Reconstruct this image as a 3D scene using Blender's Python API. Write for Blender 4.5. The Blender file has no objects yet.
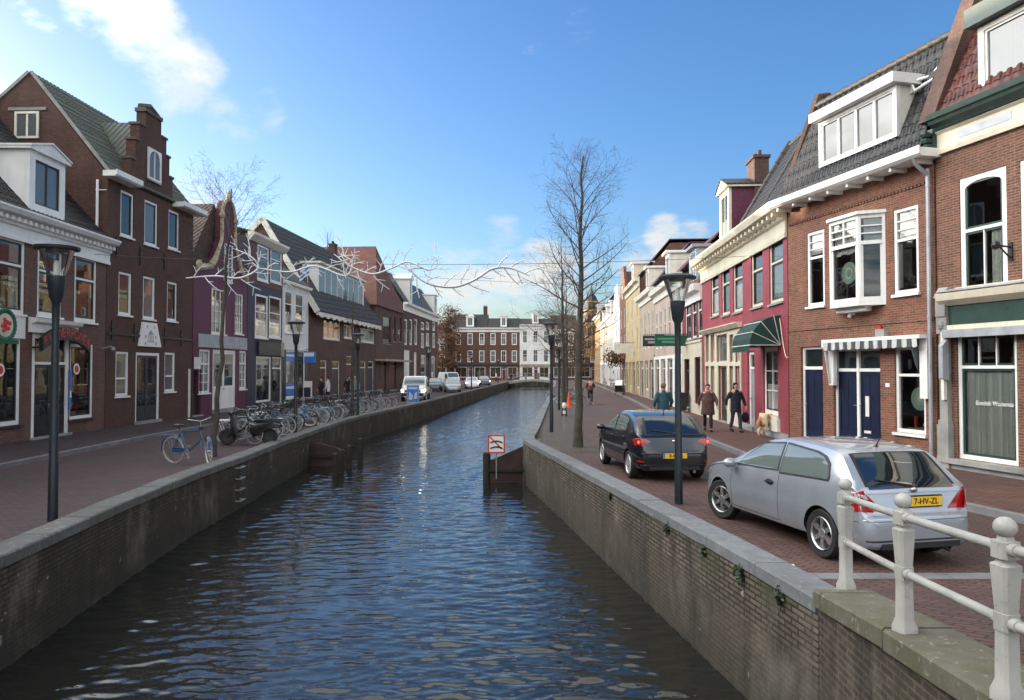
import bpy, bmesh, math, random
import numpy as np
from mathutils import Vector, Matrix, noise as mnoise
R = math.radians
rnd = random.Random(7)
scene = bpy.context.scene
COL = scene.collection
PI = math.pi

# ------------------------------------------------------------------ camera
CAM_Z, FPX, PITCH = 2.4, 740.0, math.atan(19 / 740.0)
cam = bpy.data.cameras.new("camera"); cam_o = bpy.data.objects.new("camera", cam); COL.objects.link(cam_o)
cam.sensor_width = 36; cam.lens = FPX / 1024 * 36; cam.clip_start = .05; cam.clip_end = 3000
cam_o.location = (0, 0, CAM_Z); cam_o.rotation_euler = (PI / 2 + PITCH, 0, 0)
scene.camera = cam_o

def ray(u, v):
    x, y, z = (u - 512) / FPX, 1.0, -(v - 350) / FPX
    return Vector((x, y * math.cos(PITCH) - z * math.sin(PITCH), y * math.sin(PITCH) + z * math.cos(PITCH)))
def ground(u, v, z=0.0):          # where a sight line meets the level z
    d = ray(u, v); t = (z - CAM_Z) / d.z
    return Vector((d.x * t, d.y * t, z))
def atD(u, v, D):                 # a sight line at distance D along the street
    d = ray(u, v); t = D / d.y
    return Vector((d.x * t, D, CAM_Z + d.z * t))

# ------------------------------------------------------------------ materials
def srgb(h):
    if isinstance(h, str):
        c = [int(h[i:i + 2], 16) / 255 for i in (0, 2, 4)]
        return tuple(x / 12.92 if x <= .04045 else ((x + .055) / 1.055) ** 2.4 for x in c) + (1,)
    return tuple(h) + ((1,) if len(h) == 3 else ())
class NT:
    def __init__(s, name):
        s.m = bpy.data.materials.new(name); s.m.use_nodes = True
        s.t = s.m.node_tree; s.n = s.t.nodes; s.bsdf = s.n["Principled BSDF"]; s.out = s.n["Material Output"]
    def N(s, typ, **k):
        n = s.n.new(typ)
        for a, b in k.items(): setattr(n, a, b)
        return n
    def L(s, a, b): s.t.links.new(a, b)
    def coord(s, kind="Object"): return s.N("ShaderNodeTexCoord").outputs[kind]
    def noise(s, vec, scale, detail=4, rough=.55):
        n = s.N("ShaderNodeTexNoise"); n.inputs["Scale"].default_value = scale
        n.inputs["Detail"].default_value = detail; n.inputs["Roughness"].default_value = rough
        s.L(vec, n.inputs["Vector"]); return n.outputs["Fac"]
    def rng(s, val, a, b, c, d):
        n = s.N("ShaderNodeMapRange"); s.L(val, n.inputs[0])
        for i, x in enumerate((a, b, c, d)): n.inputs[i + 1].default_value = x
        return n.outputs[0]
    def mix(s, f, a, b, mode="MIX"):
        n = s.N("ShaderNodeMix", data_type="RGBA", blend_type=mode)
        for sock, x in ((n.inputs[0], f), (n.inputs[6], a), (n.inputs[7], b)):
            if hasattr(x, "node"): s.L(x, sock)
            else: sock.default_value = x
        return n.outputs[2]
    def math(s, op, a, b=0.0):
        n = s.N("ShaderNodeMath", operation=op)
        for i, x in enumerate((a, b)):
            if hasattr(x, "node"): s.L(x, n.inputs[i])
            else: n.inputs[i].default_value = x
        return n.outputs[0]
    def bump(s, h, strength, dist=.01):
        n = s.N("ShaderNodeBump"); n.inputs["Strength"].default_value = strength; n.inputs["Distance"].default_value = dist
        s.L(h, n.inputs["Height"]); s.L(n.outputs[0], s.bsdf.inputs["Normal"])
    def set(s, **k):
        for a, b in k.items():
            sock = s.bsdf.inputs[a.replace("_", " ")]
            if hasattr(b, "node"): s.L(b, sock)
            else: sock.default_value = b
    def xyz(s, vec):
        n = s.N("ShaderNodeSeparateXYZ"); s.L(vec, n.inputs[0]); return n.outputs
    def comb(s, x, y, z=0.0):
        n = s.N("ShaderNodeCombineXYZ")
        for i, q in enumerate((x, y, z)):
            if hasattr(q, "node"): s.L(q, n.inputs[i])
            else: n.inputs[i].default_value = q
        return n.outputs[0]

def plain(name, col, rough=.5, metal=0.0, var=.25, scale=3.0, bump=0.0, spec=.5, coat=0.0):
    t = NT(name); c = srgb(col); v = t.coord()
    f = t.noise(v, scale, 5)
    d = tuple(x * (1 - var) for x in c[:3]) + (1,); l = tuple(min(1, x * (1 + var * .6)) for x in c[:3]) + (1,)
    cc = t.mix(t.rng(f, .3, .7, 0, 1), d, l)
    if "wall" in name or "plaster" in name or name in ("white_paint", "cream_paint", "offwhite_paint", "grey_stone"):     # rain streaks and grime
        x, y, z = t.xyz(v); sk = t.noise(t.comb(t.math("MULTIPLY", t.math("ADD", x, y), 2.6), t.math("MULTIPLY", z, .22)), 1.0, 6, .7)
        cc = t.mix(t.rng(sk, .50, .74, 0, .42), cc, tuple(q * .52 for q in c[:3]) + (1,))
    t.set(Base_Color=cc, Roughness=t.rng(t.noise(v, scale * 4, 3), .3, .7, max(.02, rough - .08), min(1, rough + .08)), Metallic=metal)
    t.bsdf.inputs["Specular IOR Level"].default_value = spec
    if coat: t.bsdf.inputs["Coat Weight"].default_value = coat; t.bsdf.inputs["Coat Roughness"].default_value = .04
    if bump: t.bump(t.noise(v, scale * 12, 4), bump, .01)
    return t.m

def brick(name, c1, c2, mortar, w=.21, h=.066, ms=.012, stain=.35, bump=.6, rough=.85, wet=None, moss=None, flat=False, rot=0.0):
    t = NT(name); o = t.coord(); x, y, z = t.xyz(o)
    if flat:
        mp = t.N("ShaderNodeMapping"); t.L(o, mp.inputs[0]); mp.inputs["Rotation"].default_value = (0, 0, rot); vec = mp.outputs[0]
    else: vec = t.comb(t.math("ADD", x, y), z)
    b = t.N("ShaderNodeTexBrick"); t.L(vec, b.inputs["Vector"])
    b.inputs["Color1"].default_value = srgb(c1); b.inputs["Color2"].default_value = srgb(c2); b.inputs["Mortar"].default_value = srgb(mortar)
    b.inputs["Scale"].default_value = 1; b.inputs["Mortar Size"].default_value = ms; b.inputs["Mortar Smooth"].default_value = .2
    b.inputs["Bias"].default_value = -.1; b.inputs["Brick Width"].default_value = w; b.inputs["Row Height"].default_value = h
    big = t.noise(o, .55, 6, .65); fine = t.noise(o, 9, 5, .6)
    col = t.mix(1.0, b.outputs["Color"], t.mix(t.rng(big, .3, .72, 0, 1), (1 - stain,) * 3 + (1,), (1.18, 1.15, 1.12, 1)), "MULTIPLY")
    sk = t.noise(t.comb(t.math("MULTIPLY", t.math("ADD", x, y), 1.7), t.math("MULTIPLY", z, .16)), 1.0, 5, .65)     # rain streaks
    if not flat: col = t.mix(1.0, col, t.mix(t.rng(sk, .34, .66, 0, 1), (.80, .80, .79, 1), (1.10, 1.09, 1.08, 1)), "MULTIPLY")
    col = t.mix(1.0, col, t.mix(t.rng(fine, .25, .75, 0, 1), (.72, .72, .74, 1), (1.2, 1.18, 1.15, 1)), "MULTIPLY")
    if wet:      # wall that stands in water: streaks and a growth of algae near the waterline
        st = t.noise(t.comb(t.math("MULTIPLY", t.math("ADD", x, y), 2.2), t.math("MULTIPLY", z, .35)), 1.0, 6, .7)
        col = t.mix(t.math("MULTIPLY", t.rng(z, -.42, -.22, 1, 0), t.rng(t.noise(o, 1.1, 5, .6), .36, .6, .35, .95)), col, srgb(wet if isinstance(wet, str) else "4c463b"))
        col = t.mix(t.rng(st, .46, .64, 0, .8), col, srgb("24211b"))
        st2 = t.noise(t.comb(t.math("MULTIPLY", t.math("ADD", x, y), 1.1), t.math("MULTIPLY", z, .6), 7.3), 1.0, 6, .7)
        col = t.mix(t.rng(st2, .52, .7, 0, .6), col, srgb("7c766a"))
        lime = t.noise(o, 6.0, 3, .5)
        col = t.mix(t.rng(lime, .70, .74, 0, .65), col, srgb("a9a69c"))
        g = t.math("MULTIPLY", t.rng(z, -1.2, -.55, 1, 0), t.rng(t.noise(o, 3, 4), .35, .6, .35, 1))
        col = t.mix(t.math("MULTIPLY", g, .75), col, srgb("20241a"))
        g2 = t.math("MULTIPLY", t.rng(z, -.35, .05, 0, 1), t.rng(t.noise(o, 1.4, 5, .7), .52, .68, 0, 1))
        col = t.mix(t.math("MULTIPLY", g2, .8), col, srgb("3c4426"))
    if moss:
        col = t.mix(t.rng(t.noise(o, .9, 6, .7), .56, .7, 0, moss), col, srgb("3a4024"))
    t.set(Base_Color=col, Roughness=rough)
    h_ = t.math("ADD", t.math("MULTIPLY", b.outputs["Fac"], -1.0), t.math("MULTIPLY", fine, .6))
    t.bump(h_, bump, .012)
    return t.m

def tiles_mat(name, col, col2, rough=.45, moss=0.0):
    t = NT(name); o = t.coord(); x, y, z = t.xyz(o)
    wn = t.N("ShaderNodeTexBrick"); t.L(t.comb(t.math("ADD", x, y), z), wn.inputs[0])
    for k, c in (("Color1", col), ("Color2", col2), ("Mortar", col)): wn.inputs[k].default_value = srgb(c)
    wn.inputs["Scale"].default_value = 1; wn.inputs["Brick Width"].default_value = .24; wn.inputs["Row Height"].default_value = .27
    wn.inputs["Mortar Size"].default_value = 0.0; wn.offset = 0
    c = t.mix(t.rng(t.noise(o, 1.2, 6, .7), .3, .7, 0, 1), (.6, .6, .6, 1), (1.25, 1.25, 1.25, 1))
    c = t.mix(1.0, wn.outputs["Color"], c, "MULTIPLY")
    if moss: c = t.mix(t.rng(t.noise(o, .7, 6, .7), .42, .62, 0, moss), c, srgb("46523f"))
    sx = t.math("SINE", t.math("MULTIPLY", t.math("ADD", x, y), 2 * PI / .24))
    fr = t.math("FRACT", t.math("DIVIDE", z, .27))
    t.set(Base_Color=c, Roughness=rough)
    t.bump(t.math("ADD", t.math("MULTIPLY", sx, .5), t.math("MULTIPLY", fr, -.6)), .8, .03)
    return t.m

def pane_mat(name, base, low=None, split=.5, folds=1.0):
    t = NT(name); v = t.coord("Generated"); o = t.coord()
    c = t.mix(t.rng(t.noise(o, 2.3, 4, .6), .35, .65, 0, 1), srgb(base), tuple(x * 2.2 for x in srgb(base)[:3]) + (1,))
    if low:
        x, y, z = t.xyz(v)
        f = t.rng(z, split - .01, split + .01, 1, 0)
        ob = t.xyz(o); fold = t.rng(t.noise(t.comb(t.math("MULTIPLY", t.math("ADD", ob[0], ob[1]), 22), 0.0), 1, 2), .3, .7, 1 - .45 * folds, 1.05)
        lc = t.mix(1.0, srgb(low), t.comb(fold, fold, fold), "MULTIPLY")
        c = t.mix(f, c, lc)
    t.set(Base_Color=c, Roughness=.03, IOR=1.75)
    # old panes are never quite flat
    t.bump(t.noise(o, 1.6, 2), .25, .006)
    return t.m

def emit(name, col, s):
    t = NT(name); t.set(Base_Color=srgb(col), Emission_Color=srgb(col), Emission_Strength=s); return t.m

def clear_glass(name, tint=(.92, .96, .95), ior=1.52, extra=0.02):
    t = NT(name); t.n.remove(t.bsdf)
    tr = t.N("ShaderNodeBsdfTransparent"); tr.inputs[0].default_value = tint + (1,)
    gl = t.N("ShaderNodeBsdfGlossy"); gl.inputs["Roughness"].default_value = .01
    fr = t.N("ShaderNodeFresnel"); fr.inputs[0].default_value = ior
    mx = t.N("ShaderNodeMixShader"); t.L(t.math("ADD", t.math("MULTIPLY", fr.outputs[0], 1.6), extra), mx.inputs[0])
    t.L(tr.outputs[0], mx.inputs[1]); t.L(gl.outputs[0], mx.inputs[2]); t.L(mx.outputs[0], t.out.inputs[0])
    return t.m

M = {}
def mk():
    M["white"] = plain("white_paint", (.74, .74, .72), .4, var=.12, scale=1.2)
    M["cream"] = plain("cream_paint", (.62, .57, .44), .45, var=.12, scale=1.2)
    M["offwhite"] = plain("offwhite_paint", (.68, .66, .58), .5, var=.15)
    M["green_paint"] = plain("green_paint", (.022, .05, .042), .35, var=.2)
    M["navy"] = plain("navy_door_paint", (.004, .009, .034), .42, var=.08)
    M["black"] = plain("black_paint", (.012, .012, .014), .4, var=.2)
    M["dark_frame"] = plain("dark_frame_paint", (.02, .024, .024), .4, var=.2)
    M["grey_metal"] = plain("grey_metal", (.30, .31, .32), .45, .3, var=.2)
    M["zinc"] = plain("zinc", (.36, .38, .41), .5, .35, var=.25)
    M["stone"] = plain("grey_stone", (.27, .265, .25), .8, var=.35, scale=2.2, bump=.4)
    M["sandstone"] = plain("sandstone", (.42, .37, .26), .85, var=.35, scale=1.6, bump=.4)
    M["pole"] = plain("lamp_pole_paint", (.010, .018, .026), .42, var=.25)
    M["bark"] = plain("bark", (.062, .056, .045), .9, var=.5, scale=5, bump=.8)
    M["twig"] = plain("twig", (.075, .055, .042), .9, var=.3)
    M["tyre"] = plain("tyre_rubber", (.012, .012, .013), .75, var=.2, scale=8)
    M["rim"] = plain("alloy_rim", (.55, .56, .58), .28, .85, var=.12)
    M["steelrim"] = plain("silver_hubcap", (.48, .49, .5), .4, .5, var=.12)
    M["plastic"] = plain("black_plastic", (.015, .015, .016), .5, var=.2)
    M["chrome"] = plain("chrome", (.6, .6, .6), .15, 1.0, var=.1)
    M["plate"] = plain("yellow_plate", (.8, .48, .02), .4, var=.06)
    M["plate_ink"] = plain("plate_ink", (.01, .01, .01), .5, var=0)
    M["cushion"] = plain("saddle_black", (.014, .013, .013), .6, var=.2)
    M["skin"] = plain("skin", (.42, .25, .18), .55, var=.1)
    M["rust"] = plain("rusty_steel", (.042, .020, .016), .75, var=.5, scale=2.5, bump=.4)
    M["rustdark"] = plain("dark_rusty_pile", (.018, .014, .012), .8, var=.5, scale=4, bump=.5)
    M["signwhite"] = plain("sign_white", (.72, .72, .7), .4, var=.08)
    M["signred"] = plain("sign_red", (.5, .03, .02), .4, var=.1)
    M["signblue"] = plain("sign_blue", (.03, .17, .55), .35, var=.15)
    M["signgreen"] = plain("sign_green", (.005, .10, .045), .4, var=.15)
    M["lamp_glass"] = clear_glass("lamp_glass", (.90, .93, .95), 1.5, .06)
    M["glass"] = clear_glass("window_glass", (.84, .88, .86), 1.55, .035)
    M["car_glass"] = clear_glass("car_glass", (.42, .50, .48), 1.6, .05)
    M["curtain"] = plain("net_curtain", (.72, .72, .68), .9, var=.15, scale=6)
    M["room"] = plain("dark_room", (.10, .09, .075), .9, var=.4, scale=1)
    M["leafpot"] = plain("pot_plant_green", (.022, .036, .014), .6, var=.4, scale=6)
    M["p1"] = pane_mat("pane_dark", (.010, .013, .016))
    M["p2"] = pane_mat("pane_net_half", (.012, .014, .015), (.30, .30, .28), .45)
    M["p3"] = pane_mat("pane_pale_blind", (.04, .045, .05), (.10, .11, .115), .97, .25)
    M["p4"] = pane_mat("pane_warm_room", (.03, .022, .014))
    # walls
    M["b_shop"] = brick("brick_plum_brown", "6b443b", "573832", "675c55", stain=.3)
    M["b_tall"] = brick("brick_dark_brown", "5f3a31", "4c2f29", "4c413b", stain=.3)
    M["b_red"] = brick("brick_warm_red", "8c5341", "643c2e", "85715f", h=.06, w=.2, ms=.010, stain=.34, bump=.7)
    M["b_red2"] = brick("brick_brown_red", "7c4c3e", "5a362c", "83715f", h=.06, w=.2, ms=.010, stain=.36, bump=.7)
    M["b_brown"] = brick("brick_brown", "61423a", "503832", "5d524b")
    M["b_far"] = brick("brick_far", "6b4134", "5a372e", "62554d")
    M["w_pink"] = brick("painted_brick_raspberry", "96404c", "8c3a46", "873742", ms=.006, stain=.16, bump=.35, rough=.55)
    M["w_maroon"] = brick("painted_brick_maroon", "5e2342", "58203d", "511e38", ms=.006, stain=.18, bump=.35, rough=.55)
    M["w_darkred"] = brick("painted_brick_dark_red", "7c2832", "74252e", "6e222a", ms=.006, stain=.18, bump=.35, rough=.55)
    M["w_navy"] = plain("painted_wall_navy", (.02, .022, .045), .55, var=.2)
    M["w_oxblood"] = plain("painted_wall_oxblood", (.10, .025, .025), .55, var=.2)
    M["w_white"] = plain("painted_wall_white", (.66, .67, .66), .6, var=.15, scale=1)
    M["w_cream"] = plain("painted_wall_cream", (.52, .48, .38), .6, var=.16, scale=1)
    M["w_pinkish"] = plain("plaster_pinkish", (.40, .31, .27), .7, var=.2, scale=1)
    M["w_beige"] = plain("plaster_beige", (.36, .29, .22), .7, var=.2, scale=1)
    M["w_yellow"] = plain("plaster_yellow", (.42, .33, .18), .7, var=.2, scale=1)
    M["w_ochre"] = brick("brick_sunny_ochre", "98754a", "86643d", "98835f", stain=.25)
    M["t_black"] = tiles_mat("black_glazed_tiles", "121214", "1b1b1d", .42)
    M["t_grey"] = tiles_mat("grey_mossy_slates", "454b48", "3a403e", .7, .6)
    M["t_red"] = tiles_mat("dark_red_tiles", "56261f", "43201c", .42)
    M["t_orange"] = tiles_mat("orange_tiles", "6b3b2f", "532e25", .7)
    M["t_brown"] = tiles_mat("brown_tiles", "4a2f28", "3d2825", .65, .3)
    M["ridge"] = plain("ridge_tile_black", (.014, .015, .018), .6, var=.3)
mk()

# ------------------------------------------------------------------ mesh builder
class MB:
    def __init__(s): s.v = []; s.f = []; s.mi = []
    def face(s, pts, mi=0, m=None):
        b = len(s.v)
        for p in pts: s.v.append(tuple(m @ Vector(p)) if m else tuple(p))
        s.f.append(tuple(range(b, b + len(pts)))); s.mi.append(mi)
    def add(s, verts, faces, mi=0, m=None):
        b = len(s.v)
        for p in verts: s.v.append(tuple(m @ Vector(p)) if m else tuple(p))
        for f in faces: s.f.append(tuple(i + b for i in f)); s.mi.append(mi)
    def box(s, x0, x1, y0, y1, z0, z1, mi=0, m=None, b=0.0):
        if x1 < x0: x0, x1 = x1, x0
        if y1 < y0: y0, y1 = y1, y0
        if z1 < z0: z0, z1 = z1, z0
        V = [(x0, y0, z0), (x1, y0, z0), (x1, y1, z0), (x0, y1, z0), (x0, y0, z1), (x1, y0, z1), (x1, y1, z1), (x0, y1, z1)]
        s.add(V, [(0, 3, 2, 1), (4, 5, 6, 7), (0, 1, 5, 4), (1, 2, 6, 5), (2, 3, 7, 6), (3, 0, 4, 7)], mi, m)
    def prism(s, poly, a0, a1, axis="x", mi=0, m=None):
        n = len(poly)
        def P(p, a): return (a, p[0], p[1]) if axis == "x" else ((p[0], a, p[1]) if axis == "y" else (p[0], p[1], a))
        V = [P(p, a0) for p in poly] + [P(p, a1) for p in poly]
        F = [tuple(range(n)), tuple(range(2 * n - 1, n - 1, -1))] + [(i, i + n, (i + 1) % n + n, (i + 1) % n) for i in range(n)]
        s.add(V, F, mi, m)
    def tube(s, pts, r, n=6, mi=0, m=None, cap=True, closed=False):
        pts = [Vector(p) for p in pts]; k = len(pts)
        if not hasattr(r, "__len__"): r = [r] * k
        V = []; F = []; up = None
        for i in range(k):
            if closed: t = pts[(i + 1) % k] - pts[i - 1]
            else: t = pts[min(i + 1, k - 1)] - pts[max(i - 1, 0)]
            t.normalize()
            if up is None:
                up = Vector((0, 0, 1)) if abs(t.z) < .9 else Vector((1, 0, 0))
            a = t.cross(up)
            if a.length < 1e-6: a = t.orthogonal()
            a.normalize(); b_ = a.cross(t); up = b_
            for j in range(n):
                an = 2 * PI * j / n
                V.append(pts[i] + (a * math.cos(an) + b_ * math.sin(an)) * r[i])
        for i in range(k if closed else k - 1):
            for j in range(n):
                i2 = (i + 1) % k
                F.append((i * n + j, i * n + (j + 1) % n, i2 * n + (j + 1) % n, i2 * n + j))
        if cap and not closed:
            F.append(tuple(range(n - 1, -1, -1))); F.append(tuple(range((k - 1) * n, k * n)))
        s.add(V, F, mi, m)
    def lathe(s, prof, n=16, mi=0, m=None, cap=True):      # prof: (r, z) from bottom to top
        V = []; F = []; k = len(prof)
        for r_, z in prof:
            for j in range(n): V.append((r_ * math.cos(2 * PI * j / n), r_ * math.sin(2 * PI * j / n), z))
        for i in range(k - 1):
            for j in range(n): F.append((i * n + j, i * n + (j + 1) % n, (i + 1) * n + (j + 1) % n, (i + 1) * n + j))
        if cap:
            if prof[0][0] > 1e-5: F.append(tuple(range(n - 1, -1, -1)))
            if prof[-1][0] > 1e-5: F.append(tuple(range((k - 1) * n, k * n)))
        s.add(V, F, mi, m)
    def ball(s, c, r, n=10, mi=0, m=None):
        if not hasattr(r, "__len__"): r = (r,) * 3
        V = []; F = []; k = n // 2 + 1
        for i in range(k):
            a = -PI / 2 + PI * i / (k - 1)
            for j in range(n): V.append((c[0] + r[0] * math.cos(a) * math.cos(2 * PI * j / n), c[1] + r[1] * math.cos(a) * math.sin(2 * PI * j / n), c[2] + r[2] * math.sin(a)))
        for i in range(k - 1):
            for j in range(n): F.append((i * n + j, i * n + (j + 1) % n, (i + 1) * n + (j + 1) % n, (i + 1) * n + j))
        s.add(V, F, mi, m)
    def build(s, name, mats, parent=None, smooth=None, merge=False, loc=None):
        me = bpy.data.meshes.new(name)
        me.from_pydata(s.v, [], s.f); 
        if not isinstance(mats, (list, tuple)): mats = [mats]
        for q in mats: me.materials.append(M[q] if isinstance(q, str) else q)
        if any(s.mi): me.polygons.foreach_set("material_index", s.mi)
        if merge or smooth:
            bm = bmesh.new(); bm.from_mesh(me); bmesh.ops.remove_doubles(bm, verts=bm.verts, dist=1e-4)
            bmesh.ops.recalc_face_normals(bm, faces=bm.faces); bm.to_mesh(me); bm.free()
        if smooth:
            me.polygons.foreach_set("use_smooth", [True] * len(me.polygons)); me.set_sharp_from_angle(angle=R(smooth))
        me.update()
        return link(name, me, parent, loc)
def link(name, data, parent=None, loc=None):
    o = bpy.data.objects.new(name, data); COL.objects.link(o)
    if parent: o.parent = parent
    if loc: o.location = loc
    return o
def tag(o, label=None, cat=None, group=None, kind=None):
    if label: o["label"] = label
    if cat: o["category"] = cat
    if group: o["group"] = group
    if kind: o["kind"] = kind
    return o
def thing(name, label, cat, loc=(0, 0, 0), rz=0.0, group=None):
    o = bpy.data.objects.new(name, None); COL.objects.link(o); o.empty_display_size = .2
    o.location = loc; o.rotation_euler = (0, 0, rz); return tag(o, label, cat, group)
def dup(root, loc=None, rz=None, label=None, group=None):
    def cp(o, parent):
        c = o.copy(); COL.objects.link(c)
        if parent: c.parent = parent
        for ch in list(o.children): cp(ch, c)
        return c
    r = cp(root, None)
    if loc is not None: r.location = loc
    if rz is not None: r.rotation_euler = (0, 0, rz)
    if label: r["label"] = label
    if group: r["group"] = group
    return r
def text_mesh(txt, size, depth=.004, shear=0.0):     # lettering in the xz plane, facing -y, centred
    cu = bpy.data.curves.new("lettering", "FONT"); cu.body = txt; cu.size = size; cu.extrude = depth; cu.align_x = "CENTER"; cu.align_y = "CENTER"; cu.shear = shear
    o = bpy.data.objects.new("lettering", cu); COL.objects.link(o)
    dg = bpy.context.evaluated_depsgraph_get(); dg.update()
    me = bpy.data.meshes.new_from_object(o.evaluated_get(dg))
    bpy.data.objects.remove(o); bpy.data.curves.remove(cu)
    me.transform(Matrix.Rotation(PI / 2, 4, "X")); return me
def lettering(txt, size, mat, parent, mtx, name="lettering", sx=1.0):
    me = text_mesh(txt, size); me.transform(mtx @ Matrix.Diagonal((sx, 1, 1, 1))); me.materials.clear(); me.materials.append(M[mat])
    return link(name, me, parent)
# ------------------------------------------------------------------ sky and sun
SUN_EL, SUN_AZ = R(6.6), R(-62)          # low winter sun behind the left-hand row; azimuth measured from straight ahead
def setup_world():
    w = bpy.data.worlds.new("World"); scene.world = w; w.use_nodes = True
    t = w.node_tree; n = t.nodes; L = t.links.new
    bg = n["Background"]
    sky = n.new("ShaderNodeTexSky"); sky.sky_type = "NISHITA"; sky.sun_disc = False
    sky.sun_elevation = SUN_EL; sky.sun_rotation = SUN_AZ
    sky.air_density = 1.0; sky.dust_density = 1.7; sky.ozone_density = 3.0; sky.altitude = 0
    tc = n.new("ShaderNodeTexCoord"); d = tc.outputs["Generated"]
    sep = n.new("ShaderNodeSeparateXYZ"); L(d, sep.inputs[0])
    def ma(op, a, b=0.0, c=None):
        q = n.new("ShaderNodeMath"); q.operation = op
        for i, x in enumerate((a, b) if c is None else (a, b, c)):
            if hasattr(x, "node"): L(x, q.inputs[i])
            else: q.inputs[i].default_value = x
        return q.outputs[0]
    zz = ma("ADD", ma("MAXIMUM", sep.outputs[2], 0.0), .22)
    cv = n.new("ShaderNodeCombineXYZ"); L(ma("DIVIDE", sep.outputs[0], zz), cv.inputs[0]); L(ma("DIVIDE", sep.outputs[1], zz), cv.inputs[1])
    def noise(scale, det, rough, off=0.0, dist=0.0):
        q = n.new("ShaderNodeTexNoise"); q.inputs["Scale"].default_value = scale; q.inputs["Detail"].default_value = det; q.inputs["Roughness"].default_value = rough
        q.inputs["Distortion"].default_value = dist
        mp = n.new("ShaderNodeMapping"); mp.inputs["Location"].default_value = (off, off * .7, off * .3); L(cv.outputs[0], mp.inputs[0]); L(mp.outputs[0], q.inputs["Vector"])
        return q.outputs["Fac"]
    def lobe(u, v, r, wgt):
        c = ray(u, v).normalized()
        vm = n.new("ShaderNodeVectorMath"); vm.operation = "DOT_PRODUCT"; L(d, vm.inputs[0]); vm.inputs[1].default_value = c
        nm = n.new("ShaderNodeVectorMath"); nm.operation = "LENGTH"; L(d, nm.inputs[0])
        q = n.new("ShaderNodeMapRange"); q.interpolation_type = "SMOOTHSTEP"
        L(vm.outputs["Value"], q.inputs[0]); q.inputs[1].default_value = math.cos(r); q.inputs[2].default_value = math.cos(r * .15); q.inputs[3].default_value = 0; q.inputs[4].default_value = wgt
        return q.outputs[0]
    lobes = [(95, 0, .085, .38), (140, 30, .08, .41), (180, 75, .085, .42), (226, 120, .065, .40), (268, 108, .045, .40), (15, 5, .05, .34), (35, 28, .045, .38), (0, 72, .05, .42), (-30, 95, .06, .42), (205, 205, .10, .40),
             (664, 236, .045, .58), (690, 242, .05, .52), (640, 255, .05, .4), (585, 30, .06, .36), (535, 40, .05, .32), (500, 232, .05, .44), (545, 268, .07, .50), (480, 290, .12, .50), (440, 240, .05, .3),
             (560, 300, .12, .40), (420, 15, .05, .24), (610, 300, .10, .38), (400, 310, .12, .32),
             (-950, 60, .48, .66), (-760, 260, .30, .6), (-1500, 150, .6, .62)]  # this last row lies out of view, added to light the right-hand fronts
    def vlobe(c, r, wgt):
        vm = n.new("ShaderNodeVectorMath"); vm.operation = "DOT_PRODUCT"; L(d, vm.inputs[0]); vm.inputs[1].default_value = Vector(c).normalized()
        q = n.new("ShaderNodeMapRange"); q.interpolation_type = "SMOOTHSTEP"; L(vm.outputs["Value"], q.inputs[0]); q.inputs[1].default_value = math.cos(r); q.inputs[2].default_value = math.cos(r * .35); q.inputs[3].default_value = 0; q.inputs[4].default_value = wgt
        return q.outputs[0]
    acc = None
    behind = [vlobe((-1, -.2, .55), .95, .62), vlobe((-.3, -1, .8), .9, .60), vlobe((.4, -1, .5), .8, .58), vlobe((-.2, .1, 1), .5, .55), vlobe((1, -.5, .5), .8, .56), vlobe((1, .15, .7), .45, .6), vlobe((-.12, .60, .92), .55, 1.0), vlobe((-1, .42, .85), .42, .95), vlobe((.55, .6, .85), .48, .95)]  # unseen clouds added around the view to fill shaded fronts and brighten the water
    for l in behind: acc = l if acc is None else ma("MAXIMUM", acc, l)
    for q in lobes:
        l = lobe(*q); acc = l if acc is None else ma("MAXIMUM", acc, l)
    f = ma("ADD", noise(2.3, 8, .60, 1.7, .35), ma("MULTIPLY", noise(8, 7, .65, 4.2), .34))
    dens = ma("SUBTRACT", ma("ADD", f, acc), .98)
    den = n.new("ShaderNodeMapRange"); den.interpolation_type = "SMOOTHSTEP"; L(dens, den.inputs[0]); den.inputs[1].default_value = 0; den.inputs[2].default_value = .34
    # cloud brightness varies with its own thickness
    sh = n.new("ShaderNodeMapRange"); L(noise(5.5, 5, .6, 9.1), sh.inputs[0]); sh.inputs[1].default_value = .3; sh.inputs[2].default_value = .7; sh.inputs[3].default_value = .72; sh.inputs[4].default_value = 1.1
    cc = n.new("ShaderNodeMix"); cc.data_type = "RGBA"; L(sh.outputs[0], cc.inputs[0]); cc.inputs[6].default_value = (CLOUD * .70, CLOUD * .79, CLOUD * .93, 1); cc.inputs[7].default_value = (CLOUD * 1.0, CLOUD * .98, CLOUD * .92, 1)
    mx = n.new("ShaderNodeMix"); mx.data_type = "RGBA"; L(ma("MULTIPLY", den.outputs[0], .92), mx.inputs[0])
    hs = n.new("ShaderNodeHueSaturation"); hs.inputs["Saturation"].default_value = 1.12; hs.inputs["Value"].default_value = 1.0; L(sky.outputs[0], hs.inputs["Color"])
    gain = ma("ADD", ma("ADD", 1.0, vlobe((-1, .1, .35), 1.0, SUNSIDE_FILL)), vlobe((-.1, -1, .9), 1.3, BACK_FILL)); gain = ma("ADD", gain, vlobe((-.15, .6, .9), .75, .7))  # extra brightness for the added out-of-view clouds, as fill light
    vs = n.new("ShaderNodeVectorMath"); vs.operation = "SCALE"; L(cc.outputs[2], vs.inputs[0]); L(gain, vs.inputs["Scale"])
    tn = n.new("ShaderNodeMix"); tn.data_type = "RGBA"; tn.blend_type = "MULTIPLY"; tn.inputs[0].default_value = 1; tn.inputs[7].default_value = (1.03, 1.02, 1.17, 1); L(hs.outputs[0], tn.inputs[6])
    L(tn.outputs[2], mx.inputs[6]); L(vs.outputs[0], mx.inputs[7])
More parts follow.
